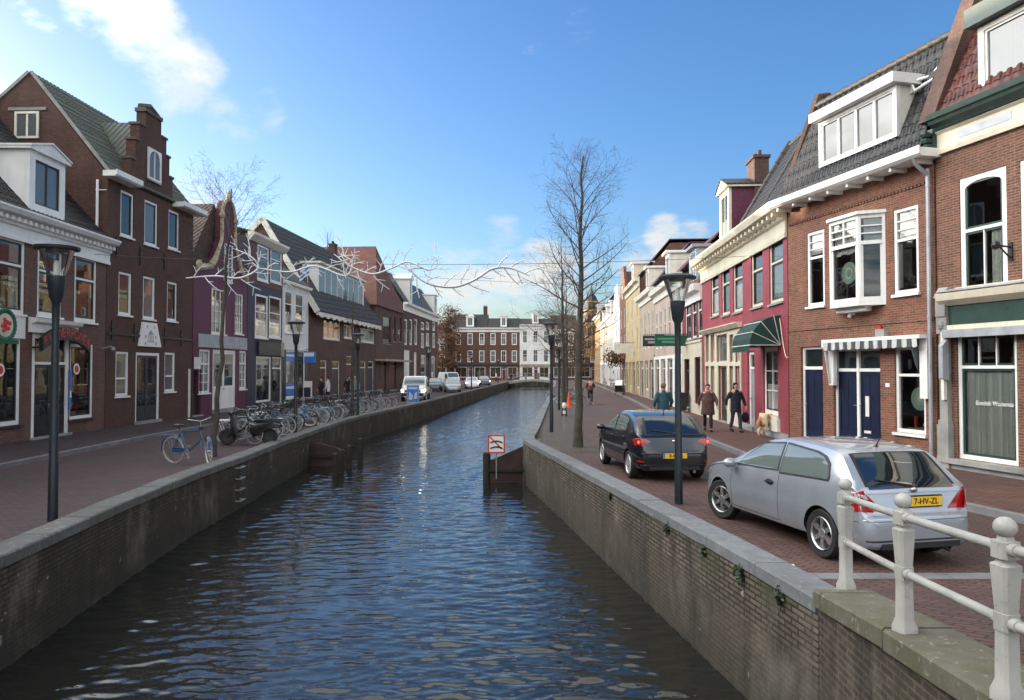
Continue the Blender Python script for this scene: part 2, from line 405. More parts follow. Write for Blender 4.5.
    L(mx.outputs[2], bg.inputs[0]); bg.inputs[1].default_value = .105
SUNSIDE_FILL, BACK_FILL = 8.0, 1.8; CLOUD = 2.6; EXPO = 1.80
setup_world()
sun = bpy.data.lights.new("sun", "SUN"); sun.energy = 2.4; sun.angle = R(.5); sun.color = (1, .80, .56)
sun_o = bpy.data.objects.new("sun", sun); COL.objects.link(sun_o)
sd = Vector((math.sin(SUN_AZ) * math.cos(SUN_EL), math.cos(SUN_AZ) * math.cos(SUN_EL), math.sin(SUN_EL)))
sun_o.rotation_euler = sd.to_track_quat("Z", "Y").to_euler()
scene.view_settings.view_transform = "Standard"; scene.view_settings.look = "None"; scene.view_settings.exposure = EXPO
scene.view_settings.gamma = 1; scene.view_settings.use_curve_mapping = False

# ------------------------------------------------------------------ plan of the place (x right, y along the canal)
def interp(pts, D):
    if D <= pts[0][1]: return pts[0][0]
    for (x0, y0), (x1, y1) in zip(pts, pts[1:]):
        if D <= y1: return x0 + (x1 - x0) * (D - y0) / (y1 - y0)
    return pts[-1][0]
LW = [(-5.3, -45), (-5.75, 2), (-6.08, 8.8), (-6.60, 13), (-6.9, 16), (-7.05, 19.9), (-7.32, 24), (-7.5, 28), (-7.6, 33), (-7.42, 37.5), (-6.95, 43), (-6.2, 52.2), (-3.0, 100), (-.38, 140), (0, 150)]
RW = [(2.2, -45), (2.5, 1.5), (2.64, 4.1), (2.76, 6.70), (2.62, 7.8), (1.9, 12.8), (1.16, 18.0), (.52, 22.4), (.40, 23.4), (.36, 24.1), (.42, 25.0), (.62, 27.5), (3.0, 62), (7.85, 136), (8.2, 150)]
def facL(D): return -15.54 + .016 * (28.26 - D) if D < 28.26 else (-16.61 + .038 * D if D < 35.3 else (-17.03 + .05 * D if D < 52.3 else -18.07 + .07 * D))
def facR(D): return 14.4 - .246 * D if D < 23.24 else (7.522 + .05 * D if D < 36.2 else 7.157 + .06 * D)
KL = [(-12.0, -45), (-12.2, 17.6), (-12.5, 25.7), (-12.3, 40), (-12.2, 52), (-9.0, 100), (-8.5, 107)]
KR = [(11.0, -45), (9.5, 4), (7.7, 12.5), (6.75, 16.6), (6.28, 19.8), (6.35, 24), (6.9, 32), (9.1, 57), (13.4, 125), (14.2, 150)]
def ramp(D):        # the street climbs to the bridge the photograph was taken from
    return interp([(.70, -8), (.66, 2), (.60, 4), (.49, 5.3), (.30, 6.7), (.10, 7.8), (.03, 8.4), (0, 9.2)], D)
Ds = sorted(set([-45, -30, -20, -10] + [i * .5 - 6 for i in range(60)] + list(range(24, 152, 2)) + [p[1] for p in LW + RW if -45 <= p[1] <= 150]))

def sheet(name, fa, fb, fz, mat, ds, label=None, nx=4):
    mb = MB(); rows = []
    for D in ds:
        a, b = fa(D), fb(D); rows.append([(a + (b - a) * i / nx, D, fz(D)) for i in range(nx + 1)])
    for r0, r1 in zip(rows, rows[1:]):
        for i in range(nx): mb.face([r0[i], r0[i + 1], r1[i + 1], r1[i]])
    o = mb.build(name, mat, merge=True); o["kind"] = "structure"
    for p in o.data.polygons:
        if p.normal.z < 0: p.flip()
    return o
def paving(name, c1, c2, mort, rot, w=.2, h=.1, sandy=0.0):
    t = NT(name); o = t.coord()
    mp = t.N("ShaderNodeMapping"); t.L(o, mp.inputs[0]); mp.inputs["Rotation"].default_value = (0, 0, rot)
    b = t.N("ShaderNodeTexBrick"); t.L(mp.outputs[0], b.inputs["Vector"])
    b.inputs["Color1"].default_value = srgb(c1); b.inputs["Color2"].default_value = srgb(c2); b.inputs["Mortar"].default_value = srgb(mort)
    b.inputs["Scale"].default_value = 1; b.inputs["Mortar Size"].default_value = .010; b.inputs["Mortar Smooth"].default_value = .3; b.inputs["Brick Width"].default_value = w; b.inputs["Row Height"].default_value = h
    big = t.noise(o, .35, 6, .65); mid = t.noise(o, 2.2, 6, .7)
    c = t.mix(1.0, b.outputs["Color"], t.mix(t.rng(big, .3, .7, 0, 1), (.60, .60, .62, 1), (1.28, 1.22, 1.18, 1)), "MULTIPLY")
    c = t.mix(1.0, c, t.mix(t.rng(mid, .3, .7, 0, 1), (.78, .78, .78, 1), (1.18, 1.18, 1.18, 1)), "MULTIPLY")
    if sandy: c = t.mix(t.rng(t.noise(o, .5, 5, .7), .40, .62, 0, sandy), c, srgb("4a4138"))
    spots = t.noise(o, 14, 2, .5)
    c = t.mix(t.rng(spots, .72, .75, 0, .5), c, srgb("625c57"))
    t.set(Base_Color=c, Roughness=t.rng(big, .3, .7, .62, .85))
    t.bump(t.math("ADD", t.math("MULTIPLY", b.outputs["Fac"], -1), t.math("MULTIPLY", mid, .5)), .9, .012)
    return t.m
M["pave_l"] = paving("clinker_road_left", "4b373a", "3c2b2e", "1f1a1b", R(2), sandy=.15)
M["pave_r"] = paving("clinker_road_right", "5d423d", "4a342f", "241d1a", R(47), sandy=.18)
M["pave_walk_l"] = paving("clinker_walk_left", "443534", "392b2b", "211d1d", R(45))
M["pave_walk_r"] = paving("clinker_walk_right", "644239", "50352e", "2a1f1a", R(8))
M["sandy"] = paving("sandy_tree_strip", "4a4336", "40392f", "302c25", R(3), .3, .3, .4)
M["kerbstone"] = plain("kerb_concrete", (.16, .16, .165), .85, var=.3, scale=2, bump=.3)
M["earth"] = plain("far_ground", (.11, .095, .085), .95, var=.3, scale=.2)

def cop(D): return .34
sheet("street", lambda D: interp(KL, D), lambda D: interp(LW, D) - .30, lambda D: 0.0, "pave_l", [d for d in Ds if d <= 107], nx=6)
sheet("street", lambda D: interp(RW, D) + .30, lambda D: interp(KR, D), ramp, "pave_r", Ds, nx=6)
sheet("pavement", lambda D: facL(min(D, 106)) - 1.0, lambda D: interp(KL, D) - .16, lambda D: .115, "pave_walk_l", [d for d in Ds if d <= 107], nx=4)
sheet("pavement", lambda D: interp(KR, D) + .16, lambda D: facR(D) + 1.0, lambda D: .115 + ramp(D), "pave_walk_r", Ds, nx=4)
sheet("square", lambda D: -60, lambda D: interp(LW, D) - .30, lambda D: 0.0, "pave_walk_r", [107, 110, 120, 130, 140, 150], nx=6)
sheet("square", lambda D: -60, lambda D: 40, lambda D: 0.002, "pave_walk_r", [150, 160, 175], nx=6)
sheet("verge", lambda D: interp(RW, D) + .32, lambda D: interp(RW, D) + 2.0, lambda D: .006, "sandy", [d for d in Ds if 21.2 <= d <= 80], nx=2)
def kerb(pts, s, ds, fz, name="kerb"):
    mb = MB()
    for a, b in zip(ds, ds[1:]):
        xa, xb = interp(pts, a), interp(pts, b); za, zb = fz(a), fz(b); g = .004
        V = [(xa, a + g, za - .1), (xa + s * .17, a + g, za - .1), (xb + s * .17, b - g, zb - .1), (xb, b - g, zb - .1), (xa, a + g, za + .12), (xa + s * .17, a + g, za + .12), (xb + s * .17, b - g, zb + .12), (xb, b - g, zb + .12)]
        mb.add(V, [(0, 3, 2, 1), (4, 5, 6, 7), (0, 1, 5, 4), (1, 2, 6, 5), (2, 3, 7, 6), (3, 0, 4, 7)])
    o = mb.build(name, "kerbstone", merge=True); o["kind"] = "structure"
kd = [i * 1.0 - 6 for i in range(113)]
kerb(KL, -1, kd, lambda D: 0); kerb(KR, 1, kd + [120, 130, 140, 150], ramp)
# line of flat kerb stones where the ramp to the bridge starts, on the right
mb = MB()
for i in range(14):
    x = 2.98 + i * .5; mb.box(x, x + .49, 8.38, 8.62, ramp(8.5) + .0, ramp(8.5) + .018)
mb.build("kerb", "kerbstone")["kind"] = "structure"
# far ground, cut open along the canal
mb = MB()
gd = [-60] + [d for d in Ds if d > -45] + [151]
for a, b in zip(gd, gd[1:]):
    mb.face([(-900, a, -.06), (interp(LW, a) - .5, a, -.06), (interp(LW, b) - .5, b, -.06), (-900, b, -.06)])
    mb.face([(interp(RW, a) + .5, a, -.06), (900, a, -.06), (900, b, -.06), (interp(RW, b) + .5, b, -.06)])
mb.face([(-900, 150, -.06), (900, 150, -.06), (900, 1500, -.06), (-900, 1500, -.06)])
mb.build("ground", "earth")["kind"] = "structure"

# ------------------------------------------------------------------ water
WZ = -1.2
def water():
    t = NT("canal_water"); o = t.coord()
    t.set(Base_Color=(.013, .0132, .011, 1), Roughness=.03, IOR=1.46)
    t.bsdf.inputs["Specular IOR Level"].default_value = .58
    mp = t.N("ShaderNodeMapping"); t.L(o, mp.inputs[0]); mp.inputs["Scale"].default_value = (.6, 1.35, 1)
    h = t.math("ADD", t.noise(mp.outputs[0], 3.4, 4, .55), t.math("MULTIPLY", t.noise(mp.outputs[0], 11, 3, .5), .18))
    bm_ = t.N("ShaderNodeBump"); bm_.inputs["Distance"].default_value = .05; t.L(h, bm_.inputs["Height"]); t.L(bm_.outputs[0], t.bsdf.inputs["Normal"])
    yy_ = t.xyz(o)[1]; t.L(t.rng(yy_, 14, 70, .14, .95), bm_.inputs["Strength"]); t.L(t.rng(yy_, 20, 75, .03, .11), t.bsdf.inputs["Roughness"])     # the open reach beyond the bend catches more wind
    rr = random.Random(3); comps = []
    for i in range(64):
        lam = .10 * (.60 / .10) ** rr.random(); k = 2 * PI / lam
        th = R(rr.gauss(82, 20))                       # the wind blows along the canal: crests lie across it
        comps.append((k * math.cos(th), k * math.sin(th), .0040 * lam ** .90 * rr.uniform(.5, 1.2), rr.uniform(0, 2 * PI)))
    ys = []; D = -6.0
    while D < 150:
        ys.append(D); D += max(.027, .0034 * max(D, 0))
    ys = np.array(ys + [150.0]); V = []; F = []; nx = 210
    for j, D in enumerate(ys):
        a, b = interp(LW, D) - .25, interp(RW, D) + .25
        X = np.linspace(a, b, nx); Z = np.zeros(nx)
        fade = 1.0 if D < 40 else max(.25, 1 - (D - 40) / 60)
        for kx, ky, A, ph in comps:
            warp = .35 * np.sin(.9 * X + .23 * D + ph) + .25 * np.sin(.31 * X - .55 * D + 2 * ph)
            Z += A * np.sin(kx * X + ky * D + ph + warp * 2.2)
        Z *= fade * (.75 + .35 * np.sin(.21 * D + .4 * X) * np.cos(.13 * D - .5 * X))
        V += [(float(x), float(D), float(WZ + z)) for x, z in zip(X, Z)]
    for j in range(len(ys) - 1):
        for i in range(nx - 1): F.append((j * nx + i, j * nx + i + 1, (j + 1) * nx + i + 1, (j + 1) * nx + i))
    me = bpy.data.meshes.new("water"); me.from_pydata(V, [], F); me.materials.append(t.m)
    me.polygons.foreach_set("use_smooth", [True] * len(F))
    link("water", me)["kind"] = "structure"
water()

# ------------------------------------------------------------------ quay walls
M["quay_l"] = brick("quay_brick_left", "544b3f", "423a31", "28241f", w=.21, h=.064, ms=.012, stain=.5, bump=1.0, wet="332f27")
M["quay_r"] = brick("quay_brick_right", "7c7364", "625a4c", "2e2a24", w=.22, h=.062, ms=.013, stain=.5, bump=1.2, wet=True)
M["wing"] = brick("wing_wall_brick", "4b4339", "37312a", "625b50", w=.21, h=.064, ms=.012, stain=.5, bump=1.2, wet=True)
def coping_mat(name, c, moss):
    t = NT(name); o = t.coord(); gi = t.N("ShaderNodeNewGeometry")
    col = t.mix(gi.outputs["Random Per Island"], tuple(x * .78 for x in c) + (1,), tuple(x * 1.12 for x in c) + (1,))
    col = t.mix(t.rng(t.noise(o, 5, 6, .7), .35, .7, .0, .7), col, tuple(x * .55 for x in c) + (1,))
    if moss: col = t.mix(t.rng(t.noise(o, 2.4, 7, .72), .42, .62, 0, moss), col, srgb("4a4a2b"))
    if moss: col = t.mix(t.rng(t.noise(o, 13, 4, .6), .60, .66, 0, .6), col, srgb("8e8d80"))
    t.set(Base_Color=col, Roughness=.82); t.bump(t.noise(o, 22, 5, .7), .35, .01); return t.m
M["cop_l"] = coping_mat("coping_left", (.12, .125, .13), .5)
M["cop_r"] = coping_mat("coping_right", (.165, .175, .19), .2)
M["cop_w"] = coping_mat("coping_wing", (.16, .15, .115), .65)
def quay(name, label, pts, side, top, mat, cmat, d0, d1, cw=.42, ch=.15, over=.03, step=1.0, cut=None):
    ds = sorted(set([d0, d1] + [p[1] for p in pts if d0 < p[1] < d1] + [d0 + i * 2.0 for i in range(int((d1 - d0) / 2) + 1)]))
    mb = MB(); th = .55 * side
    for a, b in zip(ds, ds[1:]):
        xa, xb = interp(pts, a), interp(pts, b)
        za, zb = top(a), top(b)
        V = [(xa, a, -2.2), (xb, b, -2.2), (xb, b, zb), (xa, a, za), (xa + th, a, -2.2), (xb + th, b, -2.2), (xb + th, b, zb), (xa + th, a, za)]
        mb.add(V, [(0, 1, 2, 3), (4, 7, 6, 5), (3, 2, 6, 7)])
        if a == ds[0]: mb.add(V, [(0, 3, 7, 4)])
        if b == ds[-1]: mb.add(V, [(1, 5, 6, 2)])
    w = mb.build(name, mat, merge=True); tag(w, label, "quay wall")
    mc = MB(); d = d0; rr = random.Random(int(d0 * 7) + side)
    while d < d1 - .05:
        st = step * rr.uniform(.85, 1.2) if d < 45 else 3.0
        e = min(d + st, d1); g = .006; j = rr.uniform(-.006, .006)
        xa, xb = interp(pts, d + g) - side * over, interp(pts, e - g) - side * over; za, zb = top(d) + .004 + j, top(e) + .004 + j
        c = cw * side; bv = .02
        mc.add([(xa, d + g, za), (xb, e - g, zb), (xb, e - g, zb + ch - bv), (xa, d + g, za + ch - bv), (xa + side * bv, d + g, za + ch), (xb + side * bv, e - g, zb + ch), (xb + c, e - g, zb + ch), (xa + c, d + g, za + ch), (xa + c, d + g, za), (xb + c, e - g, zb)],
               [(0, 1, 2, 3), (3, 2, 5, 4), (4, 5, 6, 7), (7, 6, 9, 8), (0, 3, 4, 7, 8), (1, 9, 6, 5, 2), (0, 8, 9, 1)])
        d = e
    mc.build("coping", cmat, w, merge=True)
    return w
tL = lambda D: interp([(.06, 0), (.03, 9), (-.03, 20), (-.06, 28), (-.05, 40), (-.04, 150)], D)
tR = lambda D: interp([(.20, 6.5), (.20, 9.5), (.04, 23), (-.04, 30), (-.04, 150)], D)
tW = lambda D: interp([(.66, -8), (.56, 2), (.50, 4), (.40, 5.3), (.26, 6.72)], D)
mb = MB(); mb.box(-4, 12, 150.0, 150.6, -2.2, -.02); tag(mb.build("quay_wall", "quay_l"), "short brick wall that ends the canal under the far bridge", "quay wall")
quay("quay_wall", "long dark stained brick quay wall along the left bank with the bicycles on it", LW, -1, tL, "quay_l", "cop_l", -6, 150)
quay("quay_wall", "pale weathered brick quay wall on the right bank below the two cars", RW, 1, tR, "quay_r", "cop_r", 6.73, 150, cw=.36, ch=.14, over=.02, step=1.15)
quay("quay_wall", "short wing wall of rough brick with mossy coping carrying the white railing", RW, 1, tW, "wing", "cop_w", -8, 6.72, cw=.5, ch=.15, over=.05, step=1.3)
# ------------------------------------------------------------------ houses
def tile_rows(mb, x0, x1, a, b, col=.235, row=.31, amp=.03, mi=0):
    (ya, za), (yb, zb) = a, b
    L_ = math.hypot(yb - ya, zb - za); d = ((yb - ya) / L_, (zb - za) / L_); nrm = (-d[1], d[0])
    if nrm[1] < 0: nrm = (-nrm[0], -nrm[1])
    nr = max(1, round(L_ / row)); nc = max(1, round((x1 - x0) / col)) * 6
    for i in range(nr):
        s0, s1 = L_ * i / nr - .015, L_ * (i + 1) / nr + .02
        V = []
        for s, lift in ((s0, -.008), (s0, .022), (s1, .004)):
            for k in range(nc + 1):
                ph = (k % 6) / 6 * 2 * PI
                o = (amp * (math.sin(ph) * .75 + .25 * math.cos(2 * ph)) if lift > -.01 else 0) + lift
                V.append((x0 + (x1 - x0) * k / nc, ya + d[0] * s + nrm[0] * o, za + d[1] * s + nrm[1] * o))
        n = nc + 1
        mb.add(V, [(r * n + k, r * n + k + 1, (r + 1) * n + k + 1, (r + 1) * n + k) for r in (0, 1) for k in range(nc)], mi)

class House:
    def __init__(s, name, label, P, Q, z0=.115, cat="house", group=None):
        s.P = Vector((P[0], P[1], z0)); d = Vector((Q[0] - P[0], Q[1] - P[1])); s.W = d.length
        s.rz = math.atan2(d.y, d.x); s.root = thing(name, label, cat, s.P, s.rz, group)
        s.inv = (Matrix.Translation(s.P) @ Matrix.Rotation(s.rz, 4, "Z")).inverted(); s.ops = []
        s.rr = random.Random(int(abs(P[0]) * 31 + P[1] * 17))
    def px(s, u, v, y=0.0):
        o = s.inv @ Vector((0, 0, CAM_Z)); d = s.inv.to_3x3() @ ray(u, v); t = (y - o.y) / d.y; p = o + d * t
        return p.x, p.z
    def rect(s, u0, u1, v0, v1, y=0.0):
        um, vm = (u0 + u1) / 2, (v0 + v1) / 2
        xa, xb = sorted((s.px(u0, vm, y)[0], s.px(u1, vm, y)[0]))
        return max(xa, .06), min(xb, s.W - .06), s.px(um, v1, y)[1], s.px(um, v0, y)[1]
    # walls with openings, side walls, back
    def wall(s, mat, h, depth, profile=None, front=None, holes=None, name="wall", room=False, sidemat=None):
        mb = MB(); e = .012; W = s.W
        holes = holes or []
        xs = sorted({e, W - e} | {q for r in holes for q in (r[0], r[1])}); zs = sorted({-.4, h} | {q for r in holes for q in (max(r[2], -.39), min(r[3], h))})
        for xa, xb in zip(xs, xs[1:]):
            for za, zb in zip(zs, zs[1:]):
                cx, cz = (xa + xb) / 2, (za + zb) / 2
                if any(r[0] < cx < r[1] and r[2] < cz < r[3] for r in holes): continue
                mb.face([(xa, 0, za), (xb, 0, za), (xb, 0, zb), (xa, 0, zb)])
        for r in holes:                   # reveals
            a, b, c, d = r[0], r[1], max(r[2], -.39), min(r[3], h); y = .22
            mb.face([(a, 0, c), (a, 0, d), (a, y, d), (a, y, c)]); mb.face([(b, 0, c), (b, y, c), (b, y, d), (b, 0, d)])
            mb.face([(a, 0, d), (b, 0, d), (b, y, d), (a, y, d)]); mb.face([(a, 0, c), (a, y, c), (b, y, c), (b, 0, c)])
            if len(r) > 4 and r[4]:       # a room behind the glass
                y2 = y + r[4]; g = .25
                mb.face([(a - g, y2, c - .1), (b + g, y2, c - .1), (b + g, y2, d + g), (a - g, y2, d + g)], 1)
                mb.face([(a - g, y, c - .1), (a - g, y2, c - .1), (a - g, y2, d + g), (a - g, y, d + g)], 1); mb.face([(b + g, y, c - .1), (b + g, y, d + g), (b + g, y2, d + g), (b + g, y2, c - .1)], 1)
                mb.face([(a - g, y, d + g), (a - g, y2, d + g), (b + g, y2, d + g), (b + g, y, d + g)], 1); mb.face([(a - g, y, c - .1), (b + g, y, c - .1), (b + g, y2, c - .1), (a - g, y2, c - .1)], 1)
        prof = profile or [(0, h), (depth, h)]
        poly = [(0, -.4)] + [(max(0, min(depth, y)), z) for y, z in prof] + [(depth, -.4)]
        for x in (e, W - e):
            mb.face([(x, y, z) for y, z in poly], 2)
        zb = prof[-1][1]; mb.face([(e, depth, -.4), (W - e, depth, -.4), (W - e, depth, zb), (e, depth, zb)])
        if front: mb.face([(x, 0, z) for x, z in front])
        w = mb.build(name, [mat, "room", sidemat or mat], s.root); s.depth = depth; s.h = h; return w
    def roof(s, prof, mat, over=(.0, .0), thick=.09, tiles=None, name="roof", x0=None, x1=None, ridge=None, parent=None):
        mb = MB(); xa = (0 if x0 is None else x0) - over[0]; xb = (s.W if x1 is None else x1) + over[1]
        n = len(prof); out = []
        for i, (y, z) in enumerate(prof):
            a = prof[max(i - 1, 0)]; b = prof[min(i + 1, n - 1)]
            dy, dz = b[0] - a[0], b[1] - a[1]; l = math.hypot(dy, dz) or 1
            nx_, nz_ = -dz / l, dy / l
            if nz_ < 0: nx_, nz_ = -nx_, -nz_
            out.append((y + nx_ * thick, z + nz_ * thick))
        poly = [(y, z + .006) for y, z in prof] + out[::-1]
        mb.prism(poly, xa + .013, xb - .013, "x", 0)
        o = mb.build(name, mat, parent or s.root)
        if tiles:
            mt = MB()
            for i in tiles: tile_rows(mt, xa + .02, xb - .02, out[i], out[i + 1])
            mt.build("roof_tiles", mat, o, smooth=60)
        if ridge is not None:
            y, z = out[ridge]; mr = MB(); k = max(2, int((xb - xa) / .36))
            for i in range(k):
                q0, q1 = xa + (xb - xa) * i / k, xa + (xb - xa) * (i + 1) / k
                mr.tube([(q0, y, z + .01), (q0 + .05, y, z + .02), (q1 + .02, y, z)], [.125, .12, .10], 8)
            mr.build("ridge_tiles", "ridge", o, smooth=50)
        return o
    def roof_front(s, prof, mat, y0, y1, thick=.09, name="roof"):      # ridge runs away from the street; prof is (x, z)
        mb = MB(); n = len(prof); out = []
        for i in range(n):
            a = prof[max(i - 1, 0)]; b = prof[min(i + 1, n - 1)]; dx, dz = b[0] - a[0], b[1] - a[1]; l = math.hypot(dx, dz)
            out.append((prof[i][0] - dz / l * thick, prof[i][1] + dx / l * thick))
        mb.prism([(x, z + .005) for x, z in prof] + out[::-1], y0, y1, "y", 0)
        bg = [(x, z) for x, z in prof]
        mb.face([(x, y1 - .05, z) for x, z in bg], 0); mb.face([(x, y0 + .02, z) for x, z in bg], 0)
        return mb.build(name, mat, s.root)
    # ---- windows and doors
    def window(s, r, fr="white", pane="p1", fw=.075, y=.07, tf=None, up=(1, 1), lo=(1, 1), sill="stone", sash=None, clear=False, curtain=None, simple=False, parent=None, dy=0.0, name="window", arch=0.0, inset=True):
        x0, x1, z0, z1 = r[:4]; mb = MB(); pb = MB(); sb = MB()
        g = .004
        x0 += g; x1 -= g; z0 += g; z1 -= g
        ya, yb = y + dy, y + dy + .07
        mb.box(x0, x0 + fw, ya, yb, z0, z1); mb.box(x1 - fw, x1, ya, yb, z0, z1)
        mb.box(x0 + fw, x1 - fw, ya + .002, yb, z1 - fw, z1); mb.box(x0 + fw, x1 - fw, ya + .002, yb, z0, z0 + fw * 1.1)
        if arch:       # rounded head: fill the corners of the frame
            n = 10; xm, hw = (x0 + x1) / 2, (x1 - x0) / 2 - fw
            for sg in (-1, 1):
                pts = [(xm + sg * hw, z1 - fw), (xm + sg * hw, z1 - fw - arch)]
                pts += [(xm + sg * hw * math.cos(PI / 2 * k / n), z1 - fw - arch + arch * math.sin(PI / 2 * k / n)) for k in range(1, n + 1)]
                mb.prism(pts, ya + .004, yb, "y")
        def part(za, zb, c, r_, sh):
            t = .03
            for i in range(1, c):
                xm = x0 + fw + (x1 - x0 - 2 * fw) * i / c; mb.box(xm - t / 2, xm + t / 2, ya + .012, yb - .006, za, zb)
            for i in range(1, r_):
                zm = za + (zb - za) * i / r_; mb.box(x0 + fw, x1 - fw, ya + .014, yb - .008, zm - t / 2, zm + t / 2)
            if sh:         # sash in another colour inside the frame
                q = .05
                sb.box(x0 + fw, x0 + fw + q, ya + .018, yb, za, zb); sb.box(x1 - fw - q, x1 - fw, ya + .018, yb, za, zb)
                sb.box(x0 + fw + q, x1 - fw - q, ya + .020, yb, za, za + q); sb.box(x0 + fw + q, x1 - fw - q, ya + .020, yb, zb - q, zb)
        za, zb = z0 + fw * 1.1, z1 - fw
        if tf:
            zm = za + (zb - za) * tf
            mb.box(x0 + fw, x1 - fw, ya - .004, yb - .002, zm - .035, zm + .035)
            part(za, zm - .035, lo[0], lo[1], sash); part(zm + .035, zb, up[0], up[1], sash)
        else: part(za, zb, lo[0], lo[1], sash)
        yp = ya + .05
        P_ = [(x0 + fw * .6, yp, z0 + fw * .6), (x1 - fw * .6, yp, z0 + fw * .6), (x1 - fw * .6, yp, z1 - fw * .6), (x0 + fw * .6, yp, z1 - fw * .6)]
        if simple:
            mb.face(P_, 1); w = mb.build(name, [fr, pane], parent or s.root)
            return w
        w = mb.build(name, fr, parent or s.root)
        if parent is None:
            pb.face(P_); pb.build("pane", "glass" if clear else pane, w)
            if sash: sb.build("sash", sash, w)
            if sill:
                q = MB(); q.box(x0 - .05, x1 + .05, -.07 + dy, y + dy - .003, z0 - .075, z0 - .006); q.build("sill", sill, w)
            if curtain:
                for (c0, c1, b0, b1, mm) in curtain:
                    cm = MB(); n = 40; xa, xb = x0 + (x1 - x0) * c0, x0 + (x1 - x0) * c1; zc, zd = z0 + (z1 - z0) * b0, z0 + (z1 - z0) * b1
                    for i in range(n):
                        p = xa + (xb - xa) * i / n; q_ = xa + (xb - xa) * (i + 1) / n
                        w0, w1 = .02 * math.sin(i * 1.9), .02 * math.sin((i + 1) * 1.9)
                        cm.face([(p, yp + .05 + w0, zc), (q_, yp + .05 + w1, zc), (q_, yp + .05 + w1, zd), (p, yp + .05 + w0, zd)])
                    cm.build("curtain", mm, w)
        else:
            pb.face(P_); 
            if sash: 
                for f, in (): pass
            pane_o = pb.build("pane", pane, parent)
        return w
    def door(s, r, leaf="navy", fr="white", fw=.08, tf=None, pane="p1", leaves=1, y=.08, glazed=0.0, handle=True, slot=False, label=None):
        x0, x1, z0, z1 = r[:4]; x0 += .004; x1 -= .004; z1 -= .004; z0 = max(z0, 0)
        mb = MB(); ya, yb = y, y + .08
        mb.box(x0, x0 + fw, ya, yb, z0, z1); mb.box(x1 - fw, x1, ya, yb, z0, z1); mb.box(x0 + fw, x1 - fw, ya + .002, yb, z1 - fw, z1)
        zt = z1 - fw
        if tf:
            zt = z0 + (z1 - z0) * tf; mb.box(x0 + fw, x1 - fw, ya - .004, yb - .002, zt, zt + .09)
        mb.box(x0 - .05, x1 + .05, -.12, y + .14, z0 - .16, z0 + .03, 1)
        d = mb.build("door", [fr, "stone"], s.root)
        if label: d["label"] = label
        if tf:
            p = MB(); p.face([(x0 + fw, ya + .05, zt + .09), (x1 - fw, ya + .05, zt + .09), (x1 - fw, ya + .05, z1 - fw), (x0 + fw, ya + .05, z1 - fw)])
            p.build("transom_pane", pane, d)
        w = (x1 - x0 - 2 * fw) / leaves
        for i in range(leaves):
            a, b = x0 + fw + w * i + .004, x0 + fw + w * (i + 1) - .004; l = MB()
            if leaves > 1 and i: mbp = MB(); 
            q = .09
            l.box(a, a + q, ya + .03, yb, z0 + .035, zt - .004); l.box(b - q, b, ya + .03, yb, z0 + .035, zt - .004)
            l.box(a + q, b - q, ya + .031, yb, z0 + .035, z0 + .3); l.box(a + q, b - q, ya + .031, yb, zt - .1, zt - .004)
            zm = z0 + .3 + (zt - .4 - z0) * (1 - glazed)
            if zm > z0 + .35:
                l.box(a + q, b - q, ya + .045, yb, z0 + .3, zm)
                for k in (0, 1):
                    xa_ = a + q + .03 + k * (b - a - 2 * q) / 2; l.box(xa_, xa_ + (b - a - 2 * q) / 2 - .06, ya + .038, ya + .046, z0 + .36, zm - .06) if zm - z0 > .7 else None
            lo = l.build("door_leaf", leaf, d)
            if glazed: 
                g = MB(); g.face([(a + q, ya + .05, zm), (b - q, ya + .05, zm), (b - q, ya + .05, zt - .1), (a + q, ya + .05, zt - .1)]); g.build("door_pane", pane, d)
            if handle:
                hx = (b - .05) if (i == 0 and leaves > 1) or s.rr.random() < .5 else a + .05
                h = MB(); h.box(hx - .02, hx + .02, ya + .015, ya + .031, z0 + .95, z0 + 1.12); h.tube([(hx, ya + .02, z0 + 1.05), (hx, ya - .03, z0 + 1.05), (hx + (.1 if hx < (a + b) / 2 else -.1), ya - .03, z0 + 1.05)], .011, 6)
                h.build("handle", "chrome", d)
            if slot:
                g = MB(); g.box((a + b) / 2 - .13, (a + b) / 2 + .13, ya + .02, ya + .036, z0 + .62, z0 + .70); g.build("letter_slot", "chrome", d)
        return d
    def cornice(s, prof, mat, dent=None, over=(.05, .05), name="cornice", dmat=None, parent=None, x0=None, x1=None):   # prof: polygon (y, z)
        mb = MB(); xa = (0 if x0 is None else x0) - over[0]; xb = (s.W if x1 is None else x1) + over[1]
        mb.prism(prof, xa, xb, "x")
        if dent:
            y0, y1, z0, z1, wd, st = dent; n = int((xb - xa - .1) / st)
            for i in range(n + 1):
                x = xa + .05 + i * (xb - xa - .1 - wd) / n; mb.box(x, x + wd, y0, y1, z0, z1, 1 if dmat else 0)
        return mb.build(name, [mat, dmat or mat], parent or s.root)
    def gutter(s, z, mat="white", d=.42, hh=.2, x0=None, x1=None, over=(.1, .1), brackets=0):
        mb = MB(); xa = (0 if x0 is None else x0) - over[0]; xb = (s.W if x1 is None else x1) + over[1]
        mb.prism([(.0, z), (-d + .08, z), (-d, z + .06), (-d, z + hh), (-d + .03, z + hh), (-d + .03, z + hh - .04), (0, z + hh - .04)], xa, xb, "x")
        for i in range(brackets):
            x = xa + .3 + (xb - xa - .6) * i / (brackets - 1); mb.box(x - .04, x + .04, -d + .14, -.002, z - .10, z - .002)
        return mb.build("gutter", mat, s.root)
